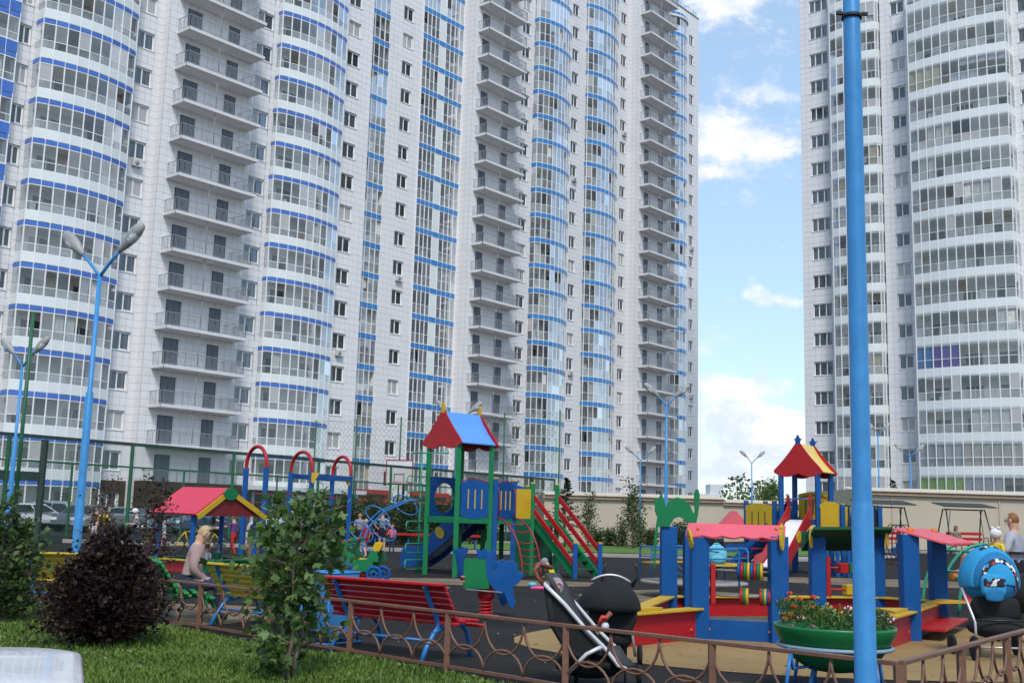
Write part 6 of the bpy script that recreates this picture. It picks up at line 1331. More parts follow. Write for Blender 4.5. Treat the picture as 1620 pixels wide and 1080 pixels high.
    if skirt:
        z0 = J['pelvis'].z+.06*s; MB().lathe([(.13*s*fat, z0), (.17*s*fat, z0-.14*s), (.2*s*fat, z0-.28*s), (.19*s*fat, z0-.28*s)], 20, (J['pelvis'].x, J['pelvis'].y, 0)).build('skirt', cloth(skirt, PAL[skirt]), t, world=False)
    return t
# facing: rz = 0 looks along +Y (away from the camera); R(180) looks at the camera
p = gx(1610, 16.2)
def hold(J, s):
    J['elL'] = J['shL']+Vector((-.12, .02, -.24))*s; J['wrL'] = J['shL']+Vector((.0, .27, -.2))*s; J['paL'] = J['wrL']+Vector((.07, .03, 0))*s
    J['elR'] = J['shR']+Vector((.12, .02, -.24))*s; J['wrR'] = J['shR']+Vector((-.08, .26, -.3))*s; J['paR'] = J['wrR']+Vector((-.07, .02, 0))*s
wm = person('person in a grey long sleeved top seen from behind holding a small child', p, R(48), 1.60, 'silver', 'black', 'ginger', 'front', 'stand', 0, 0, sleeves='long', fat=1.28, hairlen=.25, fix=hold)
cp = P(1586, 905, 15.6); cp.z = .66
person('small child in yellow with a white eared hat held on the arm', cp+Vector((-.02, .12, 0)), R(120), .92, 'yellow', 'green', 'blond', 'front', 'sit', -.05, .1, sleeves='long', hat=('white', 'ears'))
MB().obb((0, 0, 1.08), (.2, 0, 0), (0, .155, 0), (0, 0, .012)).build('belt', m_blk, wm, world=False)
q = gx(1512, 51.7); person('distant person with long hair sitting on the red swing bench', q+Vector((0, -.1, .03)), R(175), 1.62, 'khaki', 'white', 'chestnut', 'lap', 'sit', .05, .1, skin=m_sk2, shorts=True, hairlen=1.2)
q = gx(1128, 21.9); person('person dressed in black sitting on the roundabout', q+Vector((.15, .5, .16)), R(150), 1.6, 'black', 'black', 'dark', 'lap', 'sit', .25, .2, sleeves='long')
bpk = thing('backpack', 'small turquoise backpack on the person sitting on the roundabout', 'bag', P(1134, 878, 21.75))
MB().sphere((0, 0, 0), (.2, .1, .21), 14, 10).build('pouch', cloth('turquoise', (.12, .42, .52)), bpk, world=False); MB().sphere((0, -.07, -.07), (.14, .06, .09), 12, 8).build('pocket', cloth('turquoise', (.12, .42, .52)), bpk, world=False); MB().tube(arc((0, 0, .15), .08, 0, math.pi, 8), .012, 6).build('handle', cloth('turquoise', (.12, .42, .52)), bpk, world=False)
# on and around the benches
q = g(225, 992)+Vector((-.15, .98, 0)); q.z = .0
person('elderly blond person in a pink cardigan sitting on the green bench', ga+gd_*.55+Vector((gd_.y, -gd_.x, 0))*.40-Z*.0, R(-78), 1.54, 'rose', 'jeans', 'blond', 'lap', 'sit', .22, .12, sleeves='long', fat=1.55, hairlen=.5)
q = g(400, 890); person('person in a grey cardigan and dark shorts bending over behind the sandpit', q, R(196), 1.66, 'silver', 'black', 'dark', 'hang', 'stand', 1.25, .35, sleeves='long', shorts=True, skin=m_sk2)
q = gx(323, 27.0); person('toddler in a white shirt sitting in the sandpit with its back turned', q, R(-20), 1.0, 'white', 'dark', 'chestnut', 'lap', 'low', .15, .1)
q = gx(345, 27.6); person('toddler in green with a grey cap sitting in the sandpit', q, R(150), .98, 'green', 'dark', 'brown', 'lap', 'low', .15, .2, hat=('grey', 'cap'))
q = gx(368, 34); person('child in red and blue swinging a stick behind the shelter', q, R(60), 1.22, 'purple', 'red', 'chestnut', 'out', 'walk', .1)
q = gx(330, 37); person('child in a black shirt riding a bicycle behind the shelter', q+Vector((0, 0, .42)), R(-75), 1.35, 'black', 'khaki', 'dark', 'out', 'sit', .3, 0, shorts=True)
q = gx(160, 36.5); person('red haired boy in a bright yellow shirt and black shorts', q, R(200), 1.35, 'yellow', 'black', 'ginger', 'down', 'stand', 0, .1, shorts=True)
q = gx(148, 38.5); person('child in a dark shirt and white shorts behind the yellow shirted boy', q, R(160), 1.38, 'brown', 'white', 'dark', 'down', 'stand', shorts=True)
q = gx(214, 36); person('child in a pale shirt with a white cap left of the shelter', q, R(120), 1.32, 'silver', 'jeans', 'dark', 'front', 'walk', .15, hat=('white', 'cap'))
q = gx(236, 37.5); person('child with a red cap beside the left post of the shelter', q, R(220), 1.2, 'sky', 'khaki', 'brown', 'front', 'stand', .1, hat=('red', 'cap'))
q = gx(258, 33); person('person in a white top under the red shelter roof', q, R(100), 1.55, 'white', 'purple', 'blond', 'down', 'sit', .2)
q = gx(523, 38.5); person('boy in a cyan shirt standing between the arched posts', q, R(110), 1.42, 'cyan', 'jeans', 'brown', 'front', 'stand')
q = gx(567, 41.5); person('boy in a grey shirt with folded arms', q, R(190), 1.42, 'grey', 'dark', 'brown', 'front', 'stand', shorts=True)
q = gx(577, 37.0); person('child in a red shirt facing away toward the grey shirted boy', q, R(40), 1.2, 'red', 'red', 'blond', 'down', 'walk', shorts=True)
q = gx(603, 40.5); person('dark haired boy in a grey shirt with hands on hips seen from behind', q, R(-15), 1.5, 'grey', 'navy', 'dark', 'hips', 'stand', shorts=True)
q = gx(619, 40.0); person('small girl in a pink jacket beside the boy with hands on hips', q, R(170), 1.05, 'pink', 'jeans', 'chestnut', 'front', 'stand', sleeves='long')
q = gx(878, 23.5); person('toddler in a yellow shirt and grey cap crouching on the rubber surface', q, R(60), .95, 'yellow', 'grey', 'brown', 'front', 'squat', .6, .2, hat=('grey', 'cap'), shorts=True)
q = gx(1341, 34.5); person('person in dark clothes sitting on the ground behind the near blue pole', q, R(200), 1.6, 'brown', 'black', 'dark', 'lap', 'low', .3, .1, sleeves='long')
tp = gx(850, 22.6); tt = thing('toy', 'pink and turquoise plastic toy lying beside the crouching toddler', 'toy', tp)
MB().box(tp.x-.14, tp.x+.25, tp.y-.05, tp.y+.05, 0, .06).build('tray', mat('toy_pink', (.7, .05, .22), .35), tt, bevel=.02); MB().sphere(tp+Vector((-.1, 0, .09)), (.09, .06, .05), 10, 8).build('scoop', mat('toy_turquoise', (.08, .45, .5), .35), tt)
# ---------------------------------------------------------------- bicycles
def bicycle(label, base, rz, m_, s=.8):
    t = thing('bicycle', label, 'bicycle', base, rz); tb = mat('tyre', (.018, .018, .018), .85); L_ = .5*s; r = .3*s
    for x in (-L_, L_):
        w_ = MB().tube([(x+r*math.cos(a), 0, r+r*math.sin(a)) for a in [2*math.pi*i/24 for i in range(24)]], .022*s, 6, closed=True).build('wheel', tb, t, world=False); k = MB()
        for i in range(8): a = math.pi*i/8; k.tube([(x-r*math.cos(a), 0, r-r*math.sin(a)), (x+r*math.cos(a), 0, r+r*math.sin(a))], .004, 4)
        k.build('spokes', mat('steel_bar', (.2, .2, .2), .4), w_, world=False)
    f = MB(); bb = (-.05*s, 0, r); st = (-.2*s, 0, r+.42*s); hd_ = (.33*s, 0, r+.45*s)
    for a, b in ((bb, st), (bb, hd_), (st, hd_), ((-L_, 0, r), bb), ((-L_, 0, r), st), ((L_, 0, r), hd_)): f.tube([a, b], .02*s, 6)
    f.build('frame', m_, t, world=False); MB().tube([hd_, (.30*s, 0, r+.58*s), (.28*s, -.25*s, r+.62*s)], .015*s, 6).tube([(.30*s, 0, r+.58*s), (.28*s, .25*s, r+.62*s)], .015*s, 6).build('handlebar', mat('steel_bar', (.2, .2, .2), .4), t, world=False); MB().obb((-.22*s, 0, r+.5*s), (.12*s, 0, 0), (0, .05*s, 0), (0, 0, .02*s)).build('saddle', m_blk, t, world=False)
bicycle('bright yellow child\'s bicycle parked behind the shelter', gx(300, 36), R(25), c_ye, .95); bicycle('yellow bicycle ridden by the child in the black shirt', gx(328, 37), R(195), c_ye, .9); bicycle('small blue bicycle beside the yellow shirted boy', gx(168, 34), R(-30), c_tb, .75)
# ---------------------------------------------------------------- pushchairs
m_fab = cloth('pram_black', (.012, .012, .013)); m_fg = cloth('pram_grey', (.05, .05, .053)); m_fr = mat('pram_white_tube', (.62, .63, .65), .3, .2); m_pl = mat('pram_black_plastic', (.015, .015, .016), .4); m_lea = mat('brown_leather', (.20, .07, .035), .5, var=.15)
def wheel(t, c, r, ax=(1, 0, 0), w_=.035):
    ax = Vector(ax).normalized(); Mx = ax.to_track_quat('Z', 'Y').to_matrix(); o = MB().lathe([(r*.6, -w_*.5), (r*.92, -w_*.5), (r, -w_*.3), (r, w_*.3), (r*.92, w_*.5), (r*.6, w_*.5)], 20, c, 0, Mx).build('wheel', mat('tyre', (.018, .018, .018), .85), t); MB().lathe([(.01, -w_*.45), (r*.2, -w_*.45), (r*.62, -w_*.2), (r*.62, w_*.2), (r*.2, w_*.45), (.01, w_*.45)], 14, c, 0, Mx).build('rim', mat('pram_rim', (.25, .25, .26), .4), o)
Yn = 9.55; wsd = .24
pa = thing('pushchair', 'white framed grey pushchair with brown leather handles standing by the fence', 'pushchair', gx(925, Yn))
def side(px, Y): return [P(x, y, Y) for x, y in px]
for k, dy in enumerate((-wsd, wsd)):
    sh_ = Vector((.10 if dy > 0 else 0, 0, 0))
    MB().tube([q+sh_ for q in side([(860, 922), (893, 955), (925, 993), (957, 1025), (978, 1052), (991, 1058)], Yn+dy)], .017, 8).build('main_tube', m_fr, pa); MB().tube([q+sh_ for q in side([(897, 1066), (928, 1034), (956, 1020)], Yn+dy)], .017, 8).build('rear_leg', m_fr, pa)
    MB().tube([q+sh_ for q in side([(860, 924), (850, 912), (846, 900), (852, 894)], Yn+dy)], .017, 8).build('handle_grip', m_lea, pa)
    c0 = P(892, 1078, Yn+dy*1.15)+sh_; c0.z = .13; wheel(pa, c0, .13); c0 = P(992, 1076, Yn+dy*.9)+sh_; c0.z = .085; wheel(pa, c0, .085); MB().tube([P(991, 1058, Yn+dy)+sh_, c0+Z*.06], .016, 6).build('fork', m_pl, pa)
MB().tube([P(848, 899, Yn-wsd), P(852, 892, Yn), P(854, 897, Yn+wsd)+Vector((.1, 0, 0))], .019, 8).build('handle_bar', m_lea, pa)
def sheet2(px_a, Ya, Yb, name, m_, t, th=.02, shx=.1):
    b = MB(); A_ = [P(x, y, Ya) for x, y in px_a]; B_ = [P(x, y, Yb)+Vector((shx, 0, 0)) for x, y in px_a]; n = len(A_); b.add(A_+B_, [(i, i+1, n+i+1, n+i) for i in range(n-1)], 0, True); o = b.build(name, m_, t); s_ = o.modifiers.new('thick', 'SOLIDIFY'); s_.thickness = th; return o
sheet2([(866, 905), (880, 925), (896, 962), (915, 1000), (930, 1022), (950, 1030), (962, 1020), (975, 1040), (990, 1052)], Yn-wsd+.03, Yn+wsd-.03, 'seat_fabric', m_fg, pa, .035); sheet2([(869, 925), (878, 985), (900, 1022), (935, 1045), (965, 1048)], Yn-wsd+.02, Yn+wsd-.02, 'back_fabric', m_fab, pa, .05)
for dy in (-wsd+.03, wsd-.03): MB().add([P(x, y, Yn+dy)+Vector((.1 if dy > 0 else 0, 0, 0)) for x, y in ((866, 925), (885, 945), (925, 1000), (950, 1026), (925, 1045), (892, 1020), (873, 975))], [(0, 1, 2, 3, 4, 5, 6)]).build('side_fabric', m_fab, pa)
MB().sphere(P(925, 1050, Yn)+Vector((.05, 0, 0)), (.3, .19, .11), 16, 10).build('basket', m_fab, pa)
b = MB(); lg = P(884, 926, Yn-.14); 
for i in range(3): b.tube([lg+Vector((.03*math.cos(a)*(1-.25*i), -.03, .028*math.sin(a)*(1-.25*i)+.004*i)) for a in [2*math.pi*j/12+.5*i for j in range(10)]], .005, 5)
b.build('pink_emblem', mat('emblem_pink', (.75, .35, .38), .6), pa)
MB().sphere(P(880, 925, Yn-.13)-Vector((0, .02, .01)), (.06, .012, .075), 12, 8).build('grey_pocket', cloth('pram_pale', (.3, .29, .29)), pa)
MB().tube(side([(930, 993), (945, 992), (958, 978), (967, 968)], Yn-.2), .02, 8).build('bumper_bar', m_lea, pa); MB().tube(side([(948, 985), (953, 975), (961, 977)], Yn-.23), .018, 6).build('red_toy', mat('toy_red', (.6, .05, .03), .4), pa); MB().sphere(P(957, 990, Yn-.2), .035, 10, 8).build('white_toy', mat('toy_white', (.6, .55, .65), .4), pa)
Yk = 11.1; pk_ = thing('pushchair', 'black folding pushchair with horn shaped handles and a round hood', 'pushchair', gx(975, Yk))
for (px, dy) in (([(956, 935), (953, 915), (955, 900), (960, 888)], 0), ([(1000, 928), (1008, 912), (1008, 898), (1002, 888)], .05)): MB().tube(side(px, Yk+dy), [.018, .017, .015, .011], 8).build('horn_handle', m_pl, pk_)
hc_ = P(968, 953, Yk); b = MB(); n = 16
for i in range(9):
    ph = R(100)*i/8
    for k in range(n+1):
        a = math.pi*k/n; b.v.append((hc_.x-.02+.31*math.cos(a)*(1-.06*i/8)+.0, hc_.y+.05-.33*math.sin(ph)*math.sin(a)*1.0, hc_.z-.05+.29*math.sin(a)*math.cos(ph*.9)-.02))
for i in range(8):
    for k in range(n): b.f.append([i*(n+1)+k, i*(n+1)+k+1, (i+1)*(n+1)+k+1, (i+1)*(n+1)+k]); b.m.append(0); b.sm.append(True)
o = b.build('hood', m_fab, pk_); o.modifiers.new('thick', 'SOLIDIFY').thickness = .015
MB().tube(arc(hc_+Vector((-.02, -.02, -.05)), .315, R(52), R(125), 12), .013, 8).build('hood_bow', mat('steel_bow', (.45, .46, .48), .3, .5), pk_)
b = MB(); b.add([P(x, y, Yk-.12) for x, y in ((930, 945), (1006, 945), (1009, 978), (998, 1003), (953, 1001), (932, 978))]+[P(x, y, Yk+.1) for x, y in ((930, 945), (1006, 945), (1009, 978), (998, 1003), (953, 1001), (932, 978))], [(0, 1, 2, 3, 4, 5), (11, 10, 9, 8, 7, 6)]+[(i, i+6, (i+1) % 6+6, (i+1) % 6) for i in range(6)]).build('seat_back', m_fab, pk_, bevel=.03)
for dx, dy in ((0, 0), (-.36, .12)): MB().tube([P(996, 985, Yk)+Vector((dx, dy, 0)), P(1001, 1010, Yk)+Vector((dx, dy, 0)), P(1005, 1038, Yk)+Vector((dx, dy, 0))], .013, 8).build('leg_tube', mat('steel_bow', (.45, .46, .48), .3, .5), pk_); c0 = P(1012, 1040, Yk)+Vector((dx, dy, 0)); c0.z = .1; wheel(pk_, c0, .1); c0 = c0+Vector((-.1, .45, 0)); wheel(pk_, c0, .1); MB().tube([c0, P(990, 990, Yk)+Vector((dx, .1+dy, 0))], .012, 6).build('leg_tube', m_pl, pk_)
MB().sphere(P(975, 1010, Yk)+Vector((0, .1, 0)), (.17, .2, .12), 12, 8).build('basket', m_fab, pk_)
# blue pushchair on the right
Yb = 12.6; pb = thing('pushchair', 'bright blue hooded pushchair with black and white patterned trim seen from behind', 'pushchair', gx(1572, Yb)); m_blu = cloth('pram_blue', (.025, .27, .52)); m_blu2 = cloth('pram_blue_dark', (.015, .16, .36))
def ell(cx, cy, rx, ry, dep, name, m_, t, a0=0., a1=math.pi, th=.02, y0=0., taper=1.0):
    b = MB(); c = P(cx, cy, Yb); rx = rx/FPX*Yb; ry = ry/FPX*Yb; n = 18; k = 10
    for i in range(k+1):
        ph = R(90)*i/k
        for j in range(n+1):
            a = a0+(a1-a0)*j/n; b.v.append((c.x+rx*math.cos(a)*math.cos(ph*.55), c.y+y0-dep*math.sin(ph), c.z+ry*math.sin(a)*math.cos(ph)))
    for i in range(k):
        for j in range(n): b.f.append([i*(n+1)+j, i*(n+1)+j+1, (i+1)*(n+1)+j+1, (i+1)*(n+1)+j]); b.m.append(0); b.sm.append(True)
    o = b.build(name, m_, t); o.modifiers.new('thick', 'SOLIDIFY').thickness = th; return o
def pat():
    m = bpy.data.materials.new('patterned_trim'); m.use_nodes = True; t = m.node_tree; b = t.nodes['Principled BSDF']; c = t.nodes.new('ShaderNodeTexCoord'); v_ = t.nodes.new('ShaderNodeTexVoronoi'); v_.inputs['Scale'].default_value = 26; t.links.new(c.outputs['Object'], v_.inputs['Vector']); r = t.nodes.new('ShaderNodeValToRGB'); r.color_ramp.interpolation = 'CONSTANT'; e = r.color_ramp.elements; e[0].color = (.015, .015, .02, 1); e[1].position = .62; e[1].color = (.65, .65, .66, 1); q = e.new(.82); q.color = (.4, .04, .05, 1); q = e.new(.9); q.color = (.03, .25, .5, 1)
    s_ = t.nodes.new('ShaderNodeSeparateColor'); t.links.new(v_.outputs['Color'], s_.inputs[0]); t.links.new(s_.outputs[0], r.inputs[0]); t.links.new(r.outputs[0], b.inputs['Base Color']); b.inputs['Roughness'].default_value = .8; return m
m_pat = pat()
def band(cx, cy, rx, ry, a0, a1, wd, y, name):
    b = MB(); c = P(cx, cy, Yb); rx /= FPX/Yb; ry /= FPX/Yb; wd /= FPX/Yb; n = 20; vs = []
    for i in range(n+1):
        a = a0+(a1-a0)*i/n
        for k in (0, 1): vs.append((c.x+(rx-wd*k)*math.cos(a), c.y+y-.015*math.sin(math.pi*i/n), c.z+(ry-wd*k)*math.sin(a)))
    b.add(vs, [(2*i, 2*i+2, 2*i+3, 2*i+1) for i in range(n)], 0, True); o = b.build(name, m_pat, pb); o.modifiers.new('thick', 'SOLIDIFY').thickness = .012
hc2 = P(1574, 921, Yb); RXh, RYh, RZt, RZb = .315, .36, .40, .30
def egg(u_, w_, k=1.0):                                   # point of the hood: u_ angle in the picture plane, w_ depth 0 rim .. 1 nearest the camera
    c_ = math.cos(w_*math.pi/2); z = math.sin(u_); return Vector((hc2.x+RXh*k*math.cos(u_)*c_*(1 if z > 0 else 1-.28*z*z), hc2.y+.16-RYh*k*math.sin(w_*math.pi/2), hc2.z+(RZt if z > 0 else RZb)*k*z*c_))
def shell(name, m_, u0, u1, w0, w1, k, t, nu=28, nw=10, th=.012):
    b = MB(); b.add([egg(u0+(u1-u0)*i/nu, w0+(w1-w0)*j/nw, k) for j in range(nw+1) for i in range(nu+1)], [(j*(nu+1)+i, j*(nu+1)+i+1, (j+1)*(nu+1)+i+1, (j+1)*(nu+1)+i) for j in range(nw) for i in range(nu)], 0, True); o = b.build(name, m_, t); o.modifiers.new('thick', 'SOLIDIFY').thickness = th; return o
shell('hood', m_blu, -.25, math.pi+.25, -.35, .38, 1.0, pb); shell('hood_band', m_blu2, -.3, math.pi+.3, .36, .56, .99, pb); shell('body_fabric', m_blu2, math.pi, 2*math.pi, 0, 1, .96, pb); shell('rear_hood', m_blu, -.2, math.pi+.2, .62, 1, .99, pb)
shell('trim', m_pat, -.35, math.pi+.35, .54, .64, 1.015, pb, 36, 3); shell('trim_top', m_pat, 1.15, 2.0, .12, .22, 1.012, pb, 10, 3)
def pad(c, rx, rz, dep, name, m_, e=.6):
    b = MB(); n = 24; vs = []
    for k, (s_, d_) in enumerate(((1, 0), (1, .5), (.93, .85), (.75, 1.0), (0.01, 1.04))):
        for i in range(n):
            a = 2*math.pi*i/n; ca, sa = math.cos(a), math.sin(a); vs.append(c+Vector((rx*s_*math.copysign(abs(ca)**e, ca), -dep*d_, rz*s_*math.copysign(abs(sa)**e, sa))))
    b.add(vs, [(k*n+i, k*n+(i+1) % n, (k+1)*n+(i+1) % n, (k+1)*n+i) for k in range(4) for i in range(n)], 0, True); return b.build(name, m_, pb)
pc = P(1560, 924, Yb)+Vector((0, -.17, 0)); pad(pc, .135, .125, .06, 'rear_pocket', m_blu); pad(pc+Vector((0, -.055, .035)), .12, .045, .018, 'pocket_print', m_pat, .4); pad(pc+Vector((0, -.03, -.1)), .10, .07, .035, 'pocket_base', m_blu2)
pad(P(1574, 962, Yb)+Vector((0, .02, 0)), .26, .14, .12, 'black_back', m_fab)
for k, dx in enumerate((-.36, .36)):
    cx = P(1574, 990, Yb).x+dx
    MB().tube([(cx*1.0, Yb-.02, .74), (cx*1.0, Yb-.1, .66), (cx-.03*(1 if dx > 0 else -1), Yb-.28, .40), (cx+.02, Yb-.32, .16)], .015, 8).build('frame_tube', mat('steel_bow', (.45, .46, .48), .3, .5), pb); c0 = Vector((cx, Yb-.32, .13)); wheel(pb, c0, .13); wheel(pb, c0+Vector((0, .62, -.02)), .11)
cx = P(1574, 990, Yb).x; MB().tube([(cx-.36, Yb-.3, .14), (cx+.36, Yb-.3, .14)], .012, 6).build('axle', mat('steel_bow', (.45, .46, .48), .3, .5), pb); MB().sphere((cx, Yb-.05, .33), (.33, .25, .12), 14, 8).build('basket', m_fab, pb); MB().tube([(cx-.33, Yb-.28, .42), (cx+.33, Yb-.28, .42)], .014, 6).build('cross_bar', m_pl, pb)
Y4 = 14.2; p4 = thing('pushchair', 'dark pushchair mostly hidden behind the blue one at the right edge', 'pushchair', gx(1625, Y4)); q = gx(1625, Y4)
MB().sphere(q+Z*.62, (.3, .3, .25), 14, 10).build('seat', m_fab, p4)
for dx in (-.24, .24): wheel(p4, q+Vector((dx, -.25, .12)), .12); wheel(p4, q+Vector((dx, .3, .12)), .12); MB().tube([q+Vector((dx, -.25, .12)), q+Vector((dx, .1, .6)), q+Vector((dx, -.35, 1.0))], .015, 6).build('frame_tube', m_pl, p4)
# ================================================================ trees, shrubs
def leafmat(name, c, var=.35, trans=.25):
    if name in MATS: return MATS[name]
    m = mat(name, c, .5, var=var, scale=6); t = m.node_tree; b = t.nodes['Principled BSDF']; out = t.nodes['Material Output']
    tr = t.nodes.new('ShaderNodeBsdfTranslucent'); tr.inputs[0].default_value = (c[0]*1.6, c[1]*1.6, c[2]*1.0, 1); mxs = t.nodes.new('ShaderNodeMixShader'); mxs.inputs[0].default_value = trans; t.links.new(b.outputs[0], mxs.inputs[1]); t.links.new(tr.outputs[0], mxs.inputs[2]); t.links.new(mxs.outputs[0], out.inputs[0]); return m
def leaf(b, r, c, s, d, m, lobed=False):
    d = d.normalized(); sd = d.cross(Vector((r.gauss(0, 1), r.gauss(0, 1), r.gauss(0, 1)))); 
    if sd.length < 1e-3: return
    sd.normalize(); n = d.cross(sd)*.25
    if lobed: b.add([c, c+d*s*.3-sd*s*.42, c+d*s*.62-sd*s*.5+n*s*.3, c+d*s*.62-sd*s*.2, c+d*s, c+d*s*.62+sd*s*.2, c+d*s*.62+sd*s*.5+n*s*.3, c+d*s*.3+sd*s*.42], [(0, 1, 2, 3), (0, 3, 4, 5), (0, 5, 6, 7)], m)
    else: b.add([c, c+d*s*.5-sd*s*.3+n*s*.3, c+d*s, c+d*s*.5+sd*s*.3+n*s*.3], [(0, 1, 2), (0, 2, 3)], m)
def shrub(name, label, cat, base, stems, h, spread, nleaf, size, mats, bark, seed, lobed=False, lowbias=.3, shape=None, group=None, tips=True, twigs=5):
    """stems fan out from the base, side twigs carry the leaves"""
    r = random.Random(seed); t = thing(name, label, cat, base, 0, group); base = Vector(base); st = MB(); lf = MB(); nodes = []
    for i in range(stems):
        a = 2*math.pi*(i+r.random()*.8)/stems; rad = spread*math.sqrt(r.random())*(.4 if stems > 1 else .05); hh = h*r.uniform(.72, 1.05)*(1-.5*(rad/max(.01, spread*.4))**2 if stems > 8 else 1); p = base+Vector((math.cos(a)*.025*stems**.5, math.sin(a)*.025*stems**.5, 0)); pts = [p]; n = 9
        for k in range(1, n+1):
            f = k/n; q = base+Vector((math.cos(a)*rad*(f**.9)*1.1, math.sin(a)*rad*(f**.9)*1.1, hh*f))+Vector((r.gauss(0, .02), r.gauss(0, .02), 0))*h; pts.append(q)
        r0 = (.011*h+.004) if stems < 8 else .006*h; st.tube(pts, [max(.003, r0*(1-.85*k/n)) for k in range(n+1)], 6)
        for k in range(1, n+1):
            f = k/n
            for _ in range(twigs):
                if r.random() > (.35+lowbias if f < .35 else 1): continue
                a2 = r.uniform(0, 6.283); prof = shape(f) if shape else math.sin(math.pi*min(1, f*.85+.12)); ln = spread*prof*r.uniform(.35, 1.0); d = Vector((math.cos(a2), math.sin(a2), r.uniform(.05, .6))); e = pts[k]+d*ln; m_ = pts[k].lerp(e, .5)+Vector((0, 0, .05*ln)); st.tube([pts[k], m_, e], [max(.003, r0*.3), .003, .002], 4, cap=False); nodes.append((pts[k], m_, e))
    for _ in range(nleaf):
        a, m_, e = r.choice(nodes); f = r.random()**.6; c = (a.lerp(m_, f*2) if f < .5 else m_.lerp(e, f*2-1))+Vector((r.gauss(0, 1), r.gauss(0, 1), r.gauss(0, 1)))*(size*.8)
        if c.z < base.z+.02: continue
        d = (e-a).normalized()+Vector((r.gauss(0, .7), r.gauss(0, .7), r.gauss(-.15, .5))); leaf(lf, r, c, size*r.uniform(.6, 1.25), d, r.randrange(len(mats)), lobed)
    st.build('stem', bark, t); lf.build('foliage', mats, t, kind='stuff'); return t
bark = mat('bark', (.09, .06, .04), .85, var=.3, scale=10, bump=.4, bscale=60); bark2 = mat('pale_bark', (.19, .15, .11), .8, var=.3, scale=10)
lr = [leafmat('purple_leaf_a', (.013, .007, .0065)), leafmat('purple_leaf_b', (.022, .010, .008)), leafmat('purple_leaf_c', (.036, .016, .012)), leafmat('purple_leaf_d', (.015, .007, .010))]
lg_ = [leafmat('leaf_green_a', (.055, .115, .028)), leafmat('leaf_green_b', (.085, .155, .04)), leafmat('leaf_green_c', (.12, .19, .06)), leafmat('leaf_green_d', (.035, .075, .02))]
ld = [leafmat('leaf_dull_a', (.03, .06, .018)), leafmat('leaf_dull_b', (.05, .085, .025)), leafmat('leaf_dull_c', (.07, .10, .03))]
lc = [leafmat('needle_a', (.018, .04, .02)), leafmat('needle_b', (.03, .055, .03))]
q = gx(160, 11.5); shrub('bush', 'dense dark purple leaved bush on the lawn', 'bush', q, 30, 1.2, .84, 14000, .05, lr, mat('dark_twig', (.05, .025, .02), .8), 3, True, 1.0, lambda f: (.8+.2*math.sin(9*f))*math.sin(math.pi*min(1, f*.70+.28)), None, True, 6)
q = gx(456, 9.45); shrub('young_tree', 'slim green leaved young tree on the lawn left of the red bench', 'tree', q, 6, 1.5, .50, 1500, .08, lg_, bark2, 8, True, .2, lambda f: (.45+.55*math.sin(math.pi*f))*(.8+.3*math.sin(11*f)), None, True, 3)
q = gx(2, 13.5); shrub('bush', 'green leafy shrub at the left edge of the lawn', 'bush', q, 9, 1.75, .52, 2600, .07, ld+lg_[:1], bark2, 12, True, .5)
q = gx(150, 17); shrub('bush', 'thin dark purple shoots rising above the purple bush', 'bush', q, 6, 1.7, .35, 420, .06, lr[2:3]+[leafmat('purple_leaf_e', (.07, .02, .018))], bark, 17, False)
q = gx(235, 16.6); shrub('bush', 'second purple shoot cluster right of the purple bush', 'bush', q, 8, 1.75, .42, 900, .06, lr[:3], bark, 19, False)
def conifer(label, base, h, w_, n, seed):
    r = random.Random(seed); t = thing('spruce', label, 'tree', base); st = MB(); lf = MB(); base = Vector(base); st.tube([base, base+Z*h], [.05, .008], 7)
    for i in range(n):
        f = (i/n)**.9; z = .18*h+f*h*.82; ln = w_*(1-f)**.8*r.uniform(.7, 1.1)+.05; a = r.uniform(0, 6.283); d = Vector((math.cos(a), math.sin(a), r.uniform(-.15, .35))); p = base+Z*z; e = p+d*ln; st.tube([p, e], [.008, .003], 4, cap=False)
        for k in range(26):
            q = p.lerp(e, r.uniform(.1, 1.05)); dd = d+Vector((r.gauss(0, .7), r.gauss(0, .7), r.gauss(0, .4))); leaf(lf, r, q, r.uniform(.07, .14), dd, r.randrange(2))
    st.build('trunk', bark, t); lf.build('crown', lc, t, kind='stuff'); return t
conifer('small dark spruce in front of the beige wall beside the red stair rails', gx(893, 57), 3.5, 1.1, 90, 5); conifer('little conifer above the beige wall right of the near blue pole', gx(1415, 66.5), 3.9, .7, 60, 6)
conifer('thin dark conifer behind the blue tower roof', gx(722, 64), 4.0, .6, 60, 8)
shrub('young_tree', 'thin young tree between the spruce and the wall shrubs', 'tree', gx(930, 60), 6, 2.9, .55, 900, .12, ld, bark2, 21, False, .1)
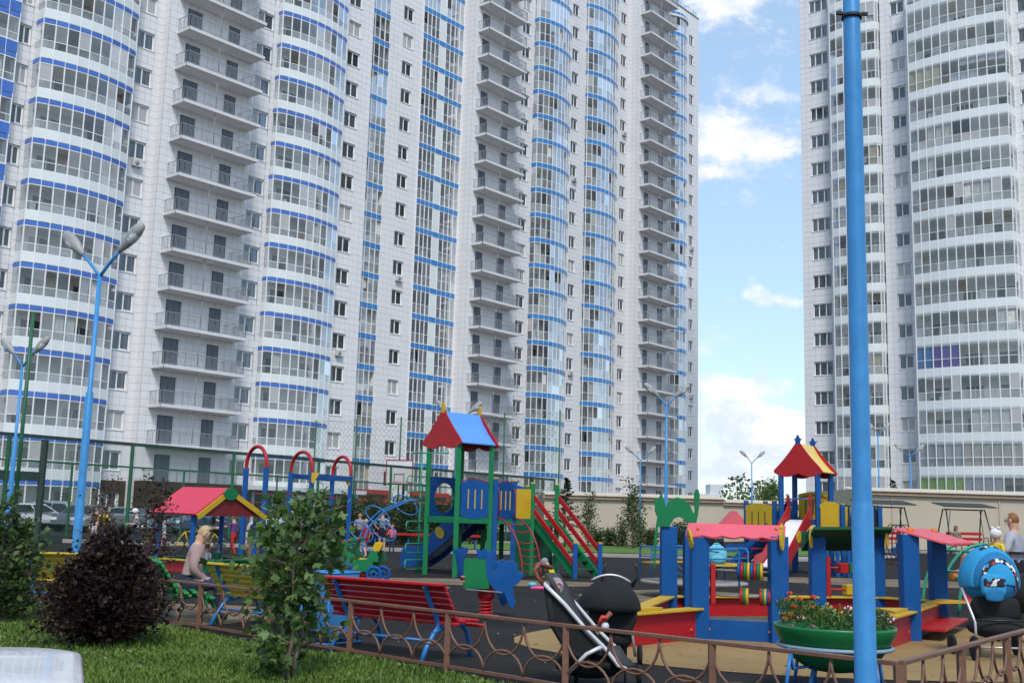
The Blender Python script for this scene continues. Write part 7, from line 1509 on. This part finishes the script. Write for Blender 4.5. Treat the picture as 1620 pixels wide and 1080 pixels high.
shrub('young_tree', 'tall airy young tree in front of the beige wall left of the green cat', 'tree', gx(1002, 58), 6, 3.35, .75, 1300, .14, ld+lg_[:1], bark2, 24, False, .1)
for i, (x, Y, h) in enumerate(((945, 62, 1.0), (965, 62.4, .9), (985, 62, 1.3), (1012, 62.2, 1.6), (1030, 62, 1.0), (1068, 62.3, 1.2), (1080, 62, 1.4), (1098, 62.4, .9))):
    shrub('hedge_shrub', 'low green shrub number %s from the left along the beige wall base' % ('one', 'two', 'three', 'four', 'five', 'six', 'seven', 'eight')[i], 'shrub', gx(x, Y), 7, h, .55, 800, .13, ld, bark, 40+i, False, .6, None, 'low shrubs along the beige wall')
# dark shrubs along the court side, behind the children
for i, (x, Y, h, s_) in enumerate(((545, 52, 2.6, 1.3), (590, 54, 2.5, 1.4), (640, 56, 2.4, 1.4), (690, 60, 2.2, 1.3), (760, 58, 2.2, 1.2))):
    shrub('tall_shrub', 'dark leafy shrub behind the playing children, %s from the left' % ('first', 'second', 'third', 'fourth', 'fifth')[i], 'shrub', gx(x, Y), 10, h, s_, 2200, .16, ld[:2]+[leafmat('leaf_dark', (.02, .035, .015))], bark, 60+i, False, .8, None, 'dark shrubs in front of the shops')
# distant wood on the horizon: one mass
b = MB(); r = random.Random(77)
for i in range(5000):
    X = r.uniform(40, 160); Y = r.uniform(300, 330); hh = 9+5*math.sin(X*.21)+2.5*math.sin(X*.7+1); z = hh*math.sqrt(r.random()); leaf(b, r, Vector((X, Y, z)), r.uniform(.9, 1.8), Vector((r.gauss(0, 1), r.gauss(0, 1), r.gauss(.3, 1))), r.randrange(3))
o = b.build('distant_wood', [leafmat('wood_a', (.10, .14, .06)), leafmat('wood_b', (.13, .17, .08)), leafmat('wood_c', (.08, .11, .05))]); tag(o, 'hazy belt of distant trees on the horizon', None, kind='stuff')
q = gx(1218, 84); shrub('young_tree', 'round green tree top behind the yellow panelled play tower', 'tree', q, 8, 4.1, 1.5, 2600, .22, lg_[:3], bark, 90, False, .2)
